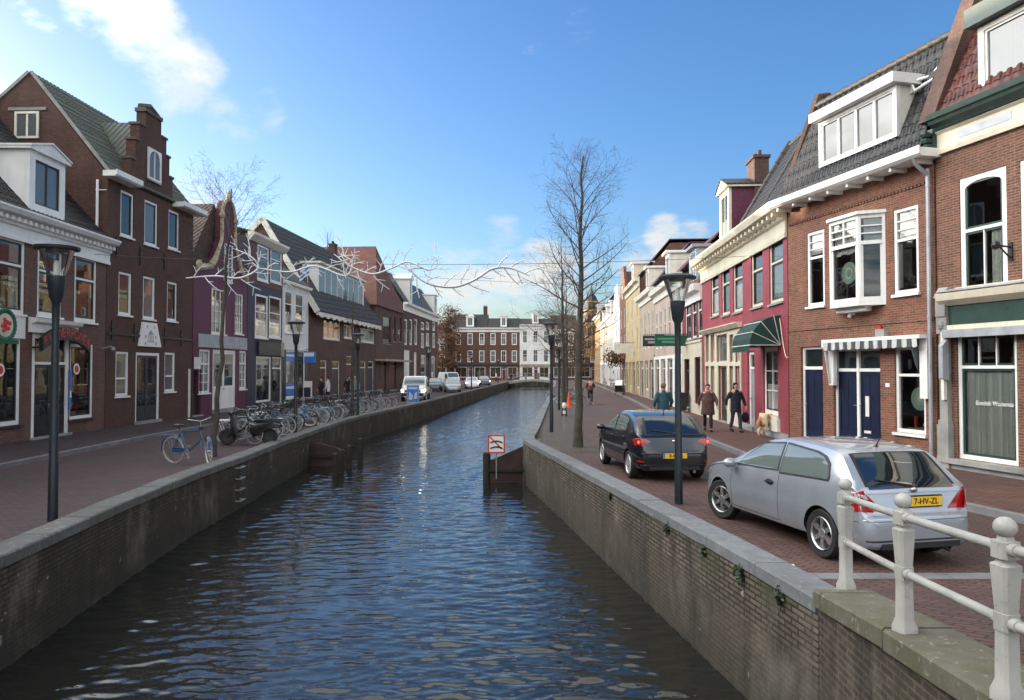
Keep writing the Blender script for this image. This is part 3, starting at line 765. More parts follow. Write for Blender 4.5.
    def pipe(s, x, z0, z1, y=-.09, mat="zinc"):
        mb = MB(); mb.tube([(x, y, z0), (x, y, z1)], .05, 8)
        for z in (z0 + .4, (z0 + z1) / 2, z1 - .4): mb.tube([(x, y, z - .03), (x, y, z + .03)], .06, 8); mb.box(x - .015, x + .015, y, -.002, z - .015, z + .015)
        return mb.build("downpipe", mat, s.root, smooth=40)
    def chimney(s, x, y, z0, z1, w=.7, d=.6, mat="b_tall", parent=None):
        mb = MB(); mb.box(x - w / 2, x + w / 2, y - d / 2, y + d / 2, z0, z1); mb.box(x - w / 2 - .06, x + w / 2 + .06, y - d / 2 - .06, y + d / 2 + .06, z1 + .002, z1 + .12)
        for k in (-1, 1): mb.lathe([(.10, z1 + .12), (.09, z1 + .4)], 8, m=Matrix.Translation((x + k * w * .22, y, 0)))
        return mb.build("chimney", mat, parent or s.root)
    def dormer(s, x0, x1, z0, z1, yf, yb, wallm="white", roofm="white", fr="white", pane="p2", cols=1, rows=1, kind="flat", frame=.14, rh=.5, tf=None, sidem=None, fascia=.16):
        mb = MB(); t = frame; y2 = yf + .12
        mb.box(x0, x0 + t, yf, y2, z0, z1); mb.box(x1 - t, x1, yf, y2, z0, z1); mb.box(x0 + t, x1 - t, yf + .002, y2, z0, z0 + t * .8); mb.box(x0 + t, x1 - t, yf + .002, y2, z1 - t * .8, z1)
        for x in (x0 + .02, x1 - .02):
            mb.box(x - .015, x + .015, y2, yb, z0, z1 - .003, 1)
        o = mb.build("dormer", [wallm, sidem or wallm], s.root)
        m2 = MB()
        if kind == "flat":
            m2.box(x0 - .14, x1 + .14, yf - .22, yb, z1 + .003, z1 + fascia)
        else:
            xm = (x0 + x1) / 2
            m2.prism([(x0 - .14, z1 + .003), (x1 + .14, z1 + .003), (x1 + .14, z1 + .08), (xm, z1 + rh), (x0 - .14, z1 + .08)], yf - .12, yb, "y", 0)
            m2.prism([(x0 - .16, z1 + .085), (xm, z1 + rh + .005), (x1 + .16, z1 + .085), (x1 + .16, z1 + .14), (xm, z1 + rh + .07), (x0 - .16, z1 + .14)], yf - .16, yb, "y", 1)
        m2.build("dormer_roof", [wallm if kind != "flat" else roofm, roofm], o)
        n = cols; w = (x1 - x0 - 2 * t) / n
        for i in range(n):
            a = x0 + t + w * i; q = MB(); e = .05
            q.box(a, a + e, yf + .03, y2 - .01, z0 + t * .8, z1 - t * .8); q.box(a + w - e, a + w, yf + .03, y2 - .01, z0 + t * .8, z1 - t * .8)
            q.box(a + e, a + w - e, yf + .032, y2 - .01, z0 + t * .8, z0 + t * .8 + e); q.box(a + e, a + w - e, yf + .032, y2 - .01, z1 - t * .8 - e, z1 - t * .8)
            if tf: zz = z0 + (z1 - z0) * tf; q.box(a + e, a + w - e, yf + .034, y2 - .01, zz - .025, zz + .025)
            if rows > 1: q.box(a + w / 2 - .02, a + w / 2 + .02, yf + .036, y2 - .01, z0 + t * .8, z1 - t * .8)
            q.face([(a + e * .5, yf + .07, z0 + t * .8), (a + w - e * .5, yf + .07, z0 + t * .8), (a + w - e * .5, yf + .07, z1 - t * .8), (a + e * .5, yf + .07, z1 - t * .8)], 1)
            q.build("dormer_window", [fr, pane], o)
        return o
    def child(s, name, mb, mat, **k): return mb.build(name, mat, s.root, **k)
    def Mx(s, x, y, z, rz=0): return Matrix.Translation((x, y, z)) @ Matrix.Rotation(rz, 4, "Z")

PK = ["p1", "p1", "p2", "p2", "p3", "p4"]
# ================================================================== LEFT ROW
# --- unseen end of the row, nearer than the picture's edge: it shades the street
H = House("brick_house", "long brown brick house at the near end of the left row, before the flower shop", (facL(-20), -20), (facL(16.9), 16.9))
ops = [(x, x + 1.1, z, z + 1.9) for z in (1.0, 4.6) for x in [1.5 + i * 2.4 for i in range(14)] if x + 1.4 < H.W]
H.wall("b_tall", 7.6, 10, [(0, 7.6), (5, 12.6), (10, 7.6)], holes=ops)
for r in ops: H.window(r, simple=True, pane=H.rr.choice(PK))
H.roof([(-.3, 7.5), (5, 12.6), (10.2, 7.5)], "t_black"); H.gutter(7.4)

# --- flower shop
H = House("flower_shop", "two storey plum brick flower shop with white cornice, dormer and red lettered arch", (facL(17.0), 17.0), (facL(28.26), 28.26), cat="shop building")
F = H
W_ = H.W
upA = H.rect(-42, 25, 232, 311); upB = H.rect(37.5, 62, 247.5, 316.5); upC = H.rect(74.5, 96.5, 257, 322)
shA = H.rect(-42, 20, 337, 428); dr = H.rect(31.5, 69, 334, 436); shD = H.rect(69.5, 93, 344, 418.5)
lf = (.7, 2.6, upA[2], upA[3]); lg = (.7, 2.7, shA[2], shA[3])
holes = [upA + (2.5,), upB + (2.5,), upC + (2.5,), shA + (2.5,), dr, (shD[0] + .02,) + shD[1:] + (2.5,), lf, lg]
prof = [(0, 7.0), (5.2, 12.9), (10.4, 7.0)]
H.wall("b_shop", 7.0, 10.4, prof, holes=holes)
H.window(lf, pane="p1", tf=.66, sash="dark_frame"); H.window(lg, pane="p1")
for r in (upA, upB, upC): H.window(r, tf=.66, sash="dark_frame", sill="white", fw=.11, clear=True, curtain=[(.0, .22, .05, .98, "curtain"), (.80, 1.0, .05, .98, "curtain")], y=.03)
H.window(shA, clear=True, fw=.12, y=.02, sash="dark_frame", sill="dark_frame"); H.window(shD, clear=True, fw=.10, y=.03, sash="dark_frame", sill="dark_frame", curtain=[(.55, .75, .3, .95, "w_beige")])
H.door(dr, leaf="black", fr="white", fw=.17, tf=.70, leaves=2, glazed=.8, pane="p1", y=.02)
mb = MB(); a, b = dr[0] - .22, dr[1] + .35     # moulded hood above the door
z = dr[3]; mb.prism([(-.002, z + .01), (-.10, z + .01), (-.10, z + .28), (-.26, z + .34), (-.30, z + .46), (-.002, z + .5)], a, b, "x"); H.child("door_hood", mb, "white")
# flowers and shelves that show through the shop glass
mb = MB(); rr = random.Random(5)
for (x0, x1) in ((shA[0] + .2, shA[1] - .2), (shD[0] + .2, shD[1] - .2)):
    mb.box(x0, x1, .5, .9, .35, .75, 0)
    for i in range(18):
        x = rr.uniform(x0, x1); z = rr.uniform(.8, 1.5); mb.ball((x, .6 + rr.random() * .3, z), rr.uniform(.08, .2), 6, rr.choice((1, 1, 2)))
H.child("window_display", mb, ["w_beige", "leafpot", "signred"])
# white panel with the round wreath emblem, between the two left windows
pz0, pz1 = shA[3] + .01, upA[2] - .01
mb = MB(); mb.box(shA[0] - .02, upA[1] + .02, -.03, -.002, pz0, pz1); sp = H.child("fascia_panel", mb, "white")
ex, ez = H.px(3, 325); mb = MB(); m_ = Matrix.Translation((ex, -.045, ez)) @ Matrix.Rotation(PI / 2, 4, "X")
mb.lathe([(.0, 0), (.52, 0), (.52, .03), (0, .03)], 28, 0, m_); mb.lathe([(.36, .031), (.42, .05), (.50, .05), (.52, .031)], 28, 1, m_, cap=False)
for i in range(26):
    an = 2 * PI * i / 26; mb.ball((ex + .46 * math.cos(an), -.09, ez + .46 * math.sin(an)), (.07, .02, .05), 6, 1)
for i in range(9):
    an = i * 2.4; q = .07 * math.sqrt(i); mb.ball((ex + q * math.cos(an), -.09, ez + q * math.sin(an)), (.08, .03, .07), 7, 2)
mb.box(ex - .5, ex + .62, -.085, -.07, ez - .56, ez - .42, 1)
mb.build("wreath_emblem", ["w_cream", "signgreen", "signred"], sp)
# cornice with dentils, white frieze
zc = 7.0
H.cornice([(-.002, zc - .72), (-.10, zc - .72), (-.10, zc - .62), (-.07, zc - .60), (-.07, zc - .30), (-.14, zc - .26), (-.16, zc - .05), (-.42, zc + .02), (-.50, zc + .14), (-.50, zc + .20), (-.002, zc + .22)], "white", (-.30, -.15, zc - .17, zc - .05, .14, .28), (.05, .12))
H.roof([(-.05, 7.2), (5.2, 12.9), (10.5, 6.9)], "t_black", tiles=[0], ridge=1)
q0 = H.rect(27, 63, 142, 206, y=.1); H.dormer(q0[0], q0[1], 7.42, 9.35, .02, 2.3, roofm="white", kind="gable", rh=.42, cols=1, frame=.3, rows=2, pane="p3", fr="dark_frame")
# lamp-lit sign: arch with outlined red capitals
sgx0, sgz = H.px(30, 345); sgx1, _ = H.px(79, 345)
root = thing("shop_sign", "black arched sign with red outlined letters over the flower shop door", "shop sign", H.P + Matrix.Rotation(H.rz, 3, "Z") @ Vector(((sgx0 + sgx1) / 2, -.35, sgz - .2)), H.rz)
cx = 0; w2 = (sgx1 - sgx0) / 2; rise = .42; RR = (w2 ** 2 + rise ** 2) / (2 * rise)
mb = MB(); n = 24; hh = .44
pts = [(-w2 + 2 * w2 * i / n, math.sqrt(RR ** 2 - (-w2 + 2 * w2 * i / n) ** 2) - (RR - rise)) for i in range(n + 1)]
mb.prism(pts + [(x, z + hh) for x, z in pts[::-1]], -.06, .06, "y"); mb.box(-w2 + .1, -w2 + .16, .0, .34, .1, .16); mb.box(w2 - .16, w2 - .1, .0, .34, .1, .16)
mb.build("sign_board", "black", root)
word = "FLOWERPOWER"
M["redtube"] = plain("red_sign_letters", (.42, .035, .03), .4, var=.1)
for i, ch in enumerate(word):
    x = -w2 * .88 + 2 * w2 * .88 * i / (len(word) - 1); z = math.sqrt(RR ** 2 - x ** 2) - (RR - rise) + hh / 2
    lettering(ch, .47, "redtube", root, Matrix.Translation((x, -.066, z)) @ Matrix.Rotation(math.asin(x / RR), 4, "Y"), "letter", .85)
# round red and white stickers inside the panes
for (u, v) in ((2, 370), (78, 369)):
    x, z = H.px(u, v); mb = MB(); m_ = Matrix.Translation((x, .055, z)) @ Matrix.Rotation(PI / 2, 4, "X")
    mb.lathe([(0, 0), (.20, 0), (.20, .006), (0, .006)], 20, 0, m_); mb.lathe([(0, .008), (.13, .008), (.13, .012), (0, .012)], 20, 1, m_); H.child("window_sticker", mb, ["signwhite", "signred"])
x, z = H.px(69, 389); mb = MB(); mb.box(x - .05, x + .05, -.06, -.03, z - .7, z + .7, 0); mb.box(x - .04, x + .04, -.062, -.061, z - .3, z - .05, 1); H.child("flag_banner", mb, ["signblue", "signwhite"])
x, z = H.px(103, 349); mb = MB(); mb.tube([(x - .15, -.02, z), (x - .05, -.3, z + .1), (x + .15, -.32, z + .05), (x + .25, -.25, z - .1)], .025, 6); mb.ball((x + .1, -.32, z), .09); H.child("wall_lamp", mb, "grey_metal")

# --- tall dark brick house with stepped gable
P, Q = (facL(28.27), 28.28), (facL(35.3), 35.3)
H = House("stepped_gable_house", "tall dark brown brick house with stepped gable and mossy slate roof", P, Q)
W_ = H.W; hz = 9.75
c3 = [H.rect(*q) for q in ((120.5, 133.5, 192, 237), (144.5, 157.5, 201.5, 245.5), (168.5, 179, 211, 249.5))]
c2 = [H.rect(*q) for q in ((118.5, 131.5, 272.5, 315), (143, 155, 277, 319), (167, 177, 282, 321))]
c1 = [H.rect(*q) for q in ((115.5, 128.5, 351.5, 396), (164.5, 175, 352.5, 391.5))]; dr = H.rect(135.5, 159.5, 352.5, 421)
cxg = H.px(153, 150)[0]
ridgeY, ridgeZ = 3.15, 13.75
prof = [(0, hz), (ridgeY, ridgeZ), (8.6, 9.0)]
H.wall("b_tall", hz, 8.6, prof, holes=c3 + c2 + c1 + [dr])
for i, r in enumerate(c3): H.window(r, pane=["p1", "p3", "p1"][i], fw=.09, y=.03, sash="dark_frame", sill="white")
for i, r in enumerate(c2): H.window(r, pane=["p4", "p3", "p1"][i], fw=.09, y=.03, sash=[None, None, "dark_frame"][i], sill="white")
for i, r in enumerate(c1): H.window(r, pane=["p3", "p3"][i], fw=.09, y=.03, sill="white", tf=.38)
H.door(dr, leaf="dark_frame", fr="white", fw=.12, leaves=2, glazed=.85, y=.03)
H.roof([(-.05, hz + .02), (ridgeY, ridgeZ), (8.7, 8.9)], "t_grey", tiles=[0])
mb = MB()     # pale verge boards on the gable end towards the camera
for a, b in (((-.05, hz + .0), (ridgeY, ridgeZ + .0)), ((ridgeY, ridgeZ), (8.7, 8.9))):
    d = Vector((b[0] - a[0], b[1] - a[1])).normalized(); nn = Vector((-d.y, d.x))
    mb.prism([tuple(Vector(a) + nn * .02), tuple(Vector(b) + nn * .02), tuple(Vector(b) + nn * .14), tuple(Vector(a) + nn * .14)], -.035, .006, "x")
H.child("verge", mb, "stone")
# window high in the side wall
gx = (H.inv @ atD(23.5, 124, 28.2)); mb = MB(); s_ = .48
mb.box(-.05, -.002, gx.y - s_, gx.y - s_ + .09, gx.z - .5, gx.z + .55); mb.box(-.05, -.002, gx.y + s_ - .09, gx.y + s_, gx.z - .5, gx.z + .55); mb.box(-.049, -.002, gx.y - s_ + .09, gx.y + s_ - .09, gx.z + .46, gx.z + .55); mb.box(-.049, -.002, gx.y - s_ + .09, gx.y + s_ - .09, gx.z - .5, gx.z - .41)
mb.box(-.03, -.002, gx.y - .05, gx.y + .03, gx.z - .41, gx.z + .46); mb.face([(-.02, gx.y + s_ - .05, gx.z - .45), (-.02, gx.y - s_ + .05, gx.z - .45), (-.02, gx.y - s_ + .05, gx.z + .5), (-.02, gx.y + s_ - .05, gx.z + .5)], 1); mb.box(-.03, -.001, gx.y - .75, gx.y + .75, gx.z + .60, gx.z + .72, 2)
H.child("window", mb, ["offwhite", "p3", "stone"])
# stepped gable: a parapet wall standing on the front
xl = [H.px(u, 160)[0] for u in (133.5, 137.5, 141, 145.5)]; xr = [H.px(u, 160)[0] for u in (175, 171.5, 168, 161.5)]
hw = [(xr[i] - xl[i]) / 2 for i in range(4)]; hw[0] = min(hw[0], 2.1); zt = [H.px(154, v)[1] for v in (170, 150, 133, 117)]
pl = [(cxg - hw[0], hz + .02)]
for i in range(4): pl += [(cxg - hw[i], zt[i])] + ([(cxg - hw[i + 1], zt[i])] if i < 3 else [])
pl += [(2 * cxg - x, z) for x, z in pl[::-1]]
mb = MB(); mb.prism(pl, -.012, .38, "y")
mb.prism([(cxg - .09, 5.0), (cxg + .09, 5.0), (cxg + .09, zt[3] - .3), (cxg - .09, zt[3] - .3)], -.07, -.013, "y") if False else None
g = H.child("stepped_gable", mb, "b_tall"); M["darkstone"] = plain("dark_coping_stone", (.095, .08, .068), .85, var=.35, scale=2, bump=.3)
for i in range(4):
    for sg in (-1, 1):
        a, b = cxg + sg * hw[i], cxg + sg * (hw[i + 1] if i < 3 else 0)
        mb = MB(); mb.box(min(a, b) - (.05 if sg < 0 else 0), max(a, b) + (.05 if sg > 0 else 0), -.06, .43, zt[i] + .003, zt[i] + .10 + (.06 if i == 3 else 0)); mb.build("coping_stone", "darkstone", g)
mb = MB(); mb.tube([(cxg - hw[3] - .05, .18, zt[3] + .2), (cxg, .18, zt[3] + .42), (cxg + hw[3] + .05, .18, zt[3] + .2)], .14, 6)
mb.build("gable_cap", "darkstone", g)
r = H.rect(146.5, 159.5, 150, 181); H.window(r, pane="p3", fw=.07, y=-.10, arch=(r[1] - r[0]) / 2 - .075, sill="stone", lo=(2, 1))
# cross roof behind the gable and the two white gutters
zt2 = zt[2] + .1
mb = MB(); mb.prism([(cxg - hw[0] + .1, hz), (cxg, zt2 + .35), (cxg + hw[0] - .1, hz)], .39, 3.4, "y"); H.child("roof", mb, "t_grey")
gx1 = H.px(147, 186)[0]; H.gutter(hz - .12, "white", .55, .26, x0=0, x1=cxg - hw[0] - .02, over=(.35, 0)); H.gutter(hz - .12, "white", .55, .26, x0=cxg + hw[0] + .02, x1=W_, over=(0, .3))
H.pipe(-.10, 3, hz - .2, y=.35, mat="white")
# tapering white tablet over the door with a crest of a small gate
bx = [H.px(u, v) for u, v in ((137.5, 346), (160, 346), (155.5, 323.5), (141.5, 323.5))]
mb = MB(); mb.prism([(p[0], q) for p, q in zip(bx, (bx[0][1], bx[0][1], bx[2][1], bx[2][1]))], -.07, -.002, "y")
cx_, cz_ = (bx[0][0] + bx[1][0]) / 2, (bx[0][1] + bx[2][1]) / 2
mb.prism([(cx_ - .22, cz_ + .0), (cx_ + .22, cz_ + .0), (cx_, cz_ + .2)], -.08, -.071, "y", 1)
for k in range(4): mb.box(cx_ - .2 + k * .12, cx_ - .15 + k * .12, -.08, -.071, cz_ - .25, cz_ - .02, 1)
mb.box(cx_ - .26, cx_ + .26, -.08, -.071, cz_ - .32, cz_ - .27, 1)
for q in ((-.28, .32), (.28, .32), (-.4, -.1), (.4, -.1), (-.42, -.38), (.42, -.38)): mb.box(cx_ + q[0] - .05, cx_ + q[0] + .05, -.078, -.071, cz_ + q[1] - .06, cz_ + q[1] + .06, 1)
H.child("wall_tablet", mb, ["signwhite", "zinc"])
mb = MB()       # wrought iron wall anchors
for u, v in ((116, 246), (140, 256), (164, 262), (111.5, 330), (134, 333), (164.5, 337), (181, 338)):
    x, z = H.px(u, v); mb.box(x - .03, x + .03, -.05, -.002, z - .38, z + .38); mb.box(x - .12, x + .12, -.045, -.002, z + .1, z + .15)
mb.box(.05, W_ - .05, -.05, -.002, 3.62, 3.70); H.child("wall_anchors", mb, "black")

# --- narrow passage front with dark door and white box sign, and the maroon neck-gable house
P, Q = (facL(35.35), 35.35), (facL(41.7), 41.7)
H = House("neck_gable_house", "maroon painted house with curved neck gable edged in pale stone scrolls", P, Q)
W_ = H.W; hz = H.px(212, 273)[1]
m2 = [H.rect(211.5, 226, 289, 334), H.rect(235, 243, 294, 334)]; g1 = [H.rect(199, 210, 349.5, 393), H.rect(239.5, 248, 351, 389)]
d1 = H.rect(212.5, 235.5, 350, 409); ps = H.rect(189, 201, 368, 416)
hx0 = H.px(195.5, 300)[0]
H.wall("w_maroon", hz, 11, [(0, hz), (11, hz)], holes=m2 + g1 + [d1, ps])
for r in m2: H.window(r, pane="p1", lo=(3, 4), fw=.08, y=.03, sill="white")
for r in g1: H.window(r, pane="p3", lo=(2, 3), tf=.68, up=(2, 1), fw=.09, y=.03, sill="white")
H.door(d1, leaf="white", fr="white", fw=.1, leaves=2, glazed=.65, tf=None, y=.03); H.door(ps, leaf="black", fr="dark_frame", y=.1)
x0, x1, z0, z1 = H.rect(185.5, 192.5, 357, 369); mb = MB(); mb.box(x0, x1 + .1, -.35, -.05, z0, z1); H.child("box_sign", mb, "signwhite")
xx = H.px(189, 390)[0]; mb = MB(); mb.box(xx - .1, xx + .08, -.03, -.002, .0, z0); H.child("door_post", mb, "offwhite")
x0, _, z0, z1 = H.rect(198, 249, 336, 348.5); mb = MB(); mb.box(x0, W_ - .1, -.06, -.002, z0, z1); H.child("fascia_board", mb, "zinc")
zt = [H.px(231, v)[1] for v in (273, 250, 232, 216, 204, 199)]
ca = H.px(228, 240)[0]; nw = .80      # neck half width
left = [(H.px(196, 272)[0], hz), (ca - 2.0, hz + .35), (ca - 1.55, hz + .75), (ca - 1.22, hz + 1.25), (ca - nw, hz + 1.9), (ca - nw, zt[3] - .25)]
right = [(min(W_ - .05, 2 * ca - left[0][0]), hz), (ca + 1.9, hz + .35), (ca + 1.5, hz + .75), (ca + 1.22, hz + 1.25), (ca + nw, hz + 1.9), (ca + nw, zt[3] - .25)]
topc = [(ca + nw * math.cos(a) , zt[3] - .25 + (zt[5] - zt[3] + .1) * math.sin(a)) for a in [PI * i / 8 for i in range(9)]]
poly = right + topc[1:-1] + left[::-1]
mb = MB(); mb.prism([(x, z + .003) for x, z in poly], -.012, .34, "y"); g = H.child("neck_gable", mb, "w_maroon")
mb = MB()
for side in (left, right):
    mb.tube([(x, -.04, z) for x, z in side], [.12, .18, .15, .11, .10, .10], 6); mb.ball((side[0][0] + (.25 if side is left else -.25), -.05, hz + .22), (.3, .12, .26), 10)
    mb.ball((side[-1][0], -.04, side[-1][1] + .05), (.2, .16, .2), 8)
mb.tube([(x, -.03, z) for x, z in topc], .10, 6); mb.ball((ca, -.02, zt[5] - .05), (.2, .14, .28), 8); mb.ball((ca, -.02, zt[5] + .25), (.11, .1, .14), 8)
mb.build("scroll_stone", "sandstone", g, smooth=50)
r = H.rect(224, 234, 245, 282); H.window((ca - .48, ca + .48, r[2], r[3]), pane="p1", lo=(2, 4), fw=.09, y=-.07, sill="white")
rz_ = H.px(200, 221, y=3)[1]; H.roof_front([(0, hz - .1), (W_ / 2 - .3, rz_), (W_, hz - .1)], "t_brown", .36, 11)

# --- navy house with an oxblood top storey
P, Q = (facL(41.7), 41.75), (facL(47.2), 47.2)
H = House("navy_shop_house", "narrow navy shop house with oxblood upper storey and two tall white windows", P, Q, cat="shop building")
W_ = H.W; hz = H.px(262, 241)[1]
t2 = [H.rect(257, 268, 246, 281), H.rect(270, 281, 250, 283)]; t1 = [H.rect(255, 267.5, 295, 338), H.rect(269, 281, 297, 338)]
sh = H.rect(256, 271, 356.5, 402); d1 = H.rect(272, 282, 357, 405)
H.wall("w_navy", hz, 10, holes=t2 + t1 + [sh, d1])
mb = MB(); za, zb = t2[0][2] - .3, hz
xs = [.02, t2[0][0], t2[0][1], t2[1][0], t2[1][1], W_ - .02]
for a, b in ((0, 1), (2, 3), (4, 5)): mb.box(xs[a], xs[b], -.02, -.001, za, zb)
mb.box(xs[1], xs[2], -.02, -.001, za, t2[0][2]); mb.box(xs[3], xs[4], -.02, -.001, za, t2[1][2]); H.child("oxblood_cladding", mb, "w_oxblood")
for r in t2: H.window(r, pane="p3", fw=.11, y=-.03, sill="white", tf=.7)
for r in t1: H.window(r, pane="p2", fw=.11, y=-.0, sill="white", tf=.6)
H.window(sh, pane="p1", fw=.1, sill="dark_frame", y=.03); H.door(d1, leaf="black", fr="white", glazed=.7, tf=.75, y=.03)
x0, x1, z0, z1 = H.rect(257, 282, 342.5, 355.5); mb = MB(); mb.box(x0, x1, -.12, -.002, z0, z1, 0); mb.box(x1 - .5, x1 + .02, -.16, -.121, z0 - .05, z1 + .05, 1); sb = H.child("shop_fascia", mb, ["black", "w_beige"])
H.cornice([(-.002, hz - .25), (-.12, hz - .25), (-.4, hz + .05), (-.42, hz + .2), (-.002, hz + .22)], "offwhite", over=(.1, .1))
H.roof([(-.1, hz + .2), (3, hz + 1.0), (10, hz + 1.0)], "t_black")

# --- white bay house with blue shop
P, Q = (facL(47.2), 47.22), (facL(52.3), 52.3)
H = House("white_shop_house", "white plastered shop house with triangular gable over a blue lit shop window", P, Q, cat="shop building")
W_ = H.W; hz = H.px(295, 285)[1]
t1 = [H.rect(284.5, 292, 291, 333), H.rect(295, 303, 294, 333)]; sh = H.rect(285.5, 297, 350, 398); d1 = H.rect(298, 304.5, 351, 402)
H.wall("w_white", hz, 9, holes=t1 + [sh, d1])
for r in t1: H.window(r, pane="p2", fw=.09, sill="white", y=-.01, tf=.7)
H.window(sh, pane="p3", fw=.12, sill="white", y=.02); H.door(d1, leaf="black", fr="white", glazed=.7, y=.03)
mb = MB(); z1 = t1[0][2] - 1.1
for a, b in ((.02, sh[0]), (sh[1], d1[0]), (d1[1], W_ - .02)): mb.box(a, b, -.03, -.001, .0, z1)
mb.box(sh[0], sh[1], -.03, -.001, sh[3], z1); mb.box(d1[0], d1[1], -.03, -.001, d1[3], z1); mb.box(sh[0], sh[1], -.03, -.001, 0, sh[2]); H.child("shop_surround", mb, "black")
mb = MB()
for (zq, hq) in ((sh[3] - .75, .6), (sh[2] + .2, .75)): mb.box(sh[0] + .14, sh[1] - .14, .055, .066, zq, zq + hq, 0); mb.box(sh[0] + .25, sh[1] - .25, .05, .055, zq + hq * .55, zq + hq * .75, 1)
H.child("window_poster", mb, ["signblue", "signwhite"])
H.cornice([(-.002, hz - .15), (-.25, hz - .1), (-.28, hz + .08), (-.002, hz + .1)], "white", over=(.05, .05))
H.roof([(-.1, hz + .1), (2.5, hz + 2.2), (9, hz + 2.2)], "t_black")
hq = H.P + Matrix.Rotation(H.rz, 3, "Z") @ Vector((H.px(286, 265)[0], -.3, 0))
fl = thing("flag", "blue and white flag hanging from a slanted pole on the white shop house", "flag", (hq.x, hq.y, atD(284, 275, 48)[2]), H.rz)
mb = MB(); mb.tube([(0, .28, -.3), (0, -1.3, .9)], .02, 6); mb.build("flag_pole", "white", fl)
mb = MB()
for k in range(8):
    for j in range(6):
        def p(a, b): return (.05 * math.sin(a * 1.5 + b), -1.25 + a * .08, .8 + a * -.06 - b * .13)
        mb.face([p(k, j), p(k + 1, j), p(k + 1, j + 1), p(k, j + 1)], 0 if j % 2 == 0 else 1)
mb.build("cloth", ["signblue", "signwhite"], fl, smooth=80)
# two blue signs by the blue shop
for (u, v, hw, hh, nm, lb) in ((308.5, 357, .5, .38, "hanging_sign", "small blue and white hanging sign beside the blue shop"), (306.5, 390, .38, .62, "poster_board", "standing poster board with a dark photograph beside the blue shop door")):
    p = atD(u, v, 51.6); r_ = thing(nm, lb, "sign", (p.x, p.y, p.z - hh if nm == "hanging_sign" else .12))
    mb = MB(); zc_ = hh if nm == "hanging_sign" else p.z - .12
    mb.box(-hw, hw, -.05, .05, zc_ - hh, zc_ + hh, 0); mb.build("board", "signblue" if nm == "hanging_sign" else "signwhite", r_)
    mb = MB(); mb.box(-hw * .8, hw * .8, -.06, -.051, zc_ + hh * .1, zc_ + hh * .8, 0) if nm == "hanging_sign" else mb.box(-hw * .8, hw * .8, -.06, -.051, zc_ - hh * .8, zc_ + hh * .3, 0)
    mb.build("face", "signwhite" if nm == "hanging_sign" else "w_navy", r_)
    mb = MB()
    if nm == "hanging_sign": mb.tube([(0, 0, zc_ + hh), (0, 0, zc_ + hh + .15), (-1.0, 0, zc_ + hh + .15)], .02, 6)
    else: mb.box(-.03, .03, -.03, .03, 0, zc_ - hh)
    mb.build("bracket", "black", r_)

# --- broad brick house with dark roof and white dormer band
P, Q = (facL(52.3), 52.32), (facL(70.9), 70.9)
H = House("broad_roof_house", "broad brown brick house with huge black roof and long white dormer band", P, Q)
W_ = H.W; hz = 6.9
t1 = [H.rect(323.5, 340.5, 314, 340), H.rect(344, 354.5, 317, 339), H.rect(360.5, 374.5, 320.5, 343)]
g1 = [H.rect(320, 327, 360, 398), H.rect(332, 340, 361, 397), H.rect(346, 354, 356, 396), H.rect(360, 366, 361, 393), H.rect(368, 374, 361, 392)]
H.wall("b_brown", hz, 9.5, [(0, hz), (3.4, 13.0), (9.5, 7.0)], holes=t1 + g1)
for r in t1: H.window(r, pane="p2", fw=.14, lo=(3, 1), tf=.6, up=(3, 1), sill="stone")
for i, r in enumerate(g1): H.door(r, leaf=["w_oxblood", "dark_frame", "w_oxblood", "dark_frame", "w_navy"][i], fr="offwhite", tf=.78, fw=.09)
H.roof([(-.6, hz - .5), (3.4, 13.0), (9.6, 6.9)], "t_black", tiles=[0])
z0, z1 = H.px(345, 303)[1], H.px(345, 273)[1]
xa, xb = H.px(322, 285)[0], H.px(367, 290)[0]; H.dormer(xa, xb, z0 + .1, z1, .3, 3.0, cols=8, frame=.2, pane="p3", roofm="offwhite", wallm="white")
mb = MB()
n = 26
for i in range(n):
    x = .1 + (W_ - .2) * i / n; w = (W_ - .2) / n; mb.box(x, x + w * .96, -.62, -.52, hz - .78 - .1 * (i % 2), hz - .50)
H.child("scalloped_fascia", mb, "offwhite")
mb = MB()
for a, b in (((-.7, hz - .55), (3.4, 13.05)), ((3.4, 13.05), (9.5, 7.0))):
    d = Vector((b[0] - a[0], b[1] - a[1])).normalized(); nn = Vector((-d.y, d.x)); nn = nn if nn.y > 0 else -nn
    mb.prism([tuple(Vector(a) - nn * .22), tuple(Vector(b) - nn * .22), tuple(Vector(b) + nn * .16), tuple(Vector(a) + nn * .16)], -.16, .005, "x")
H.child("barge_board", mb, "offwhite"); H.chimney(W_ * .9, 3.6, 12.4, 13.9)

# --- orange-tiled house
P, Q = (facL(70.9), 70.95), (facL(83.2), 83.2)
H = House("orange_roof_house", "brown timbered house with steep orange tiled hipped roof and skylight", P, Q)
W_ = H.W; hz = H.px(388, 309)[1]
t1 = [H.rect(383, 391, 316, 344), H.rect(393, 396, 316, 342), H.rect(398, 402, 316, 342)]; g1 = [H.rect(381, 386, 360, 392), H.rect(389, 396, 360, 390)]
H.wall("b_brown", hz, 14, holes=t1 + g1, sidemat="b_brown")
for r in t1: H.window(r, pane="p1", fr="w_oxblood", fw=.12)
for r in g1: H.door(r, leaf="w_oxblood", fr="dark_frame", tf=.8)
rt = H.px(370, 251, y=3)[1] ; ym = W_ / 2
mb = MB()
V = [(-.3, -.2, hz), (W_ + .3, -.2, hz), (W_ + .3, 14, hz), (-.3, 14, hz), (ym, 1.6, rt), (ym, 14, rt)]
mb.add(V, [(0, 1, 4), (1, 2, 5, 4), (2, 3, 5), (3, 0, 4, 5), (0, 3, 2, 1)]); ro = H.child("roof", mb, "t_orange")
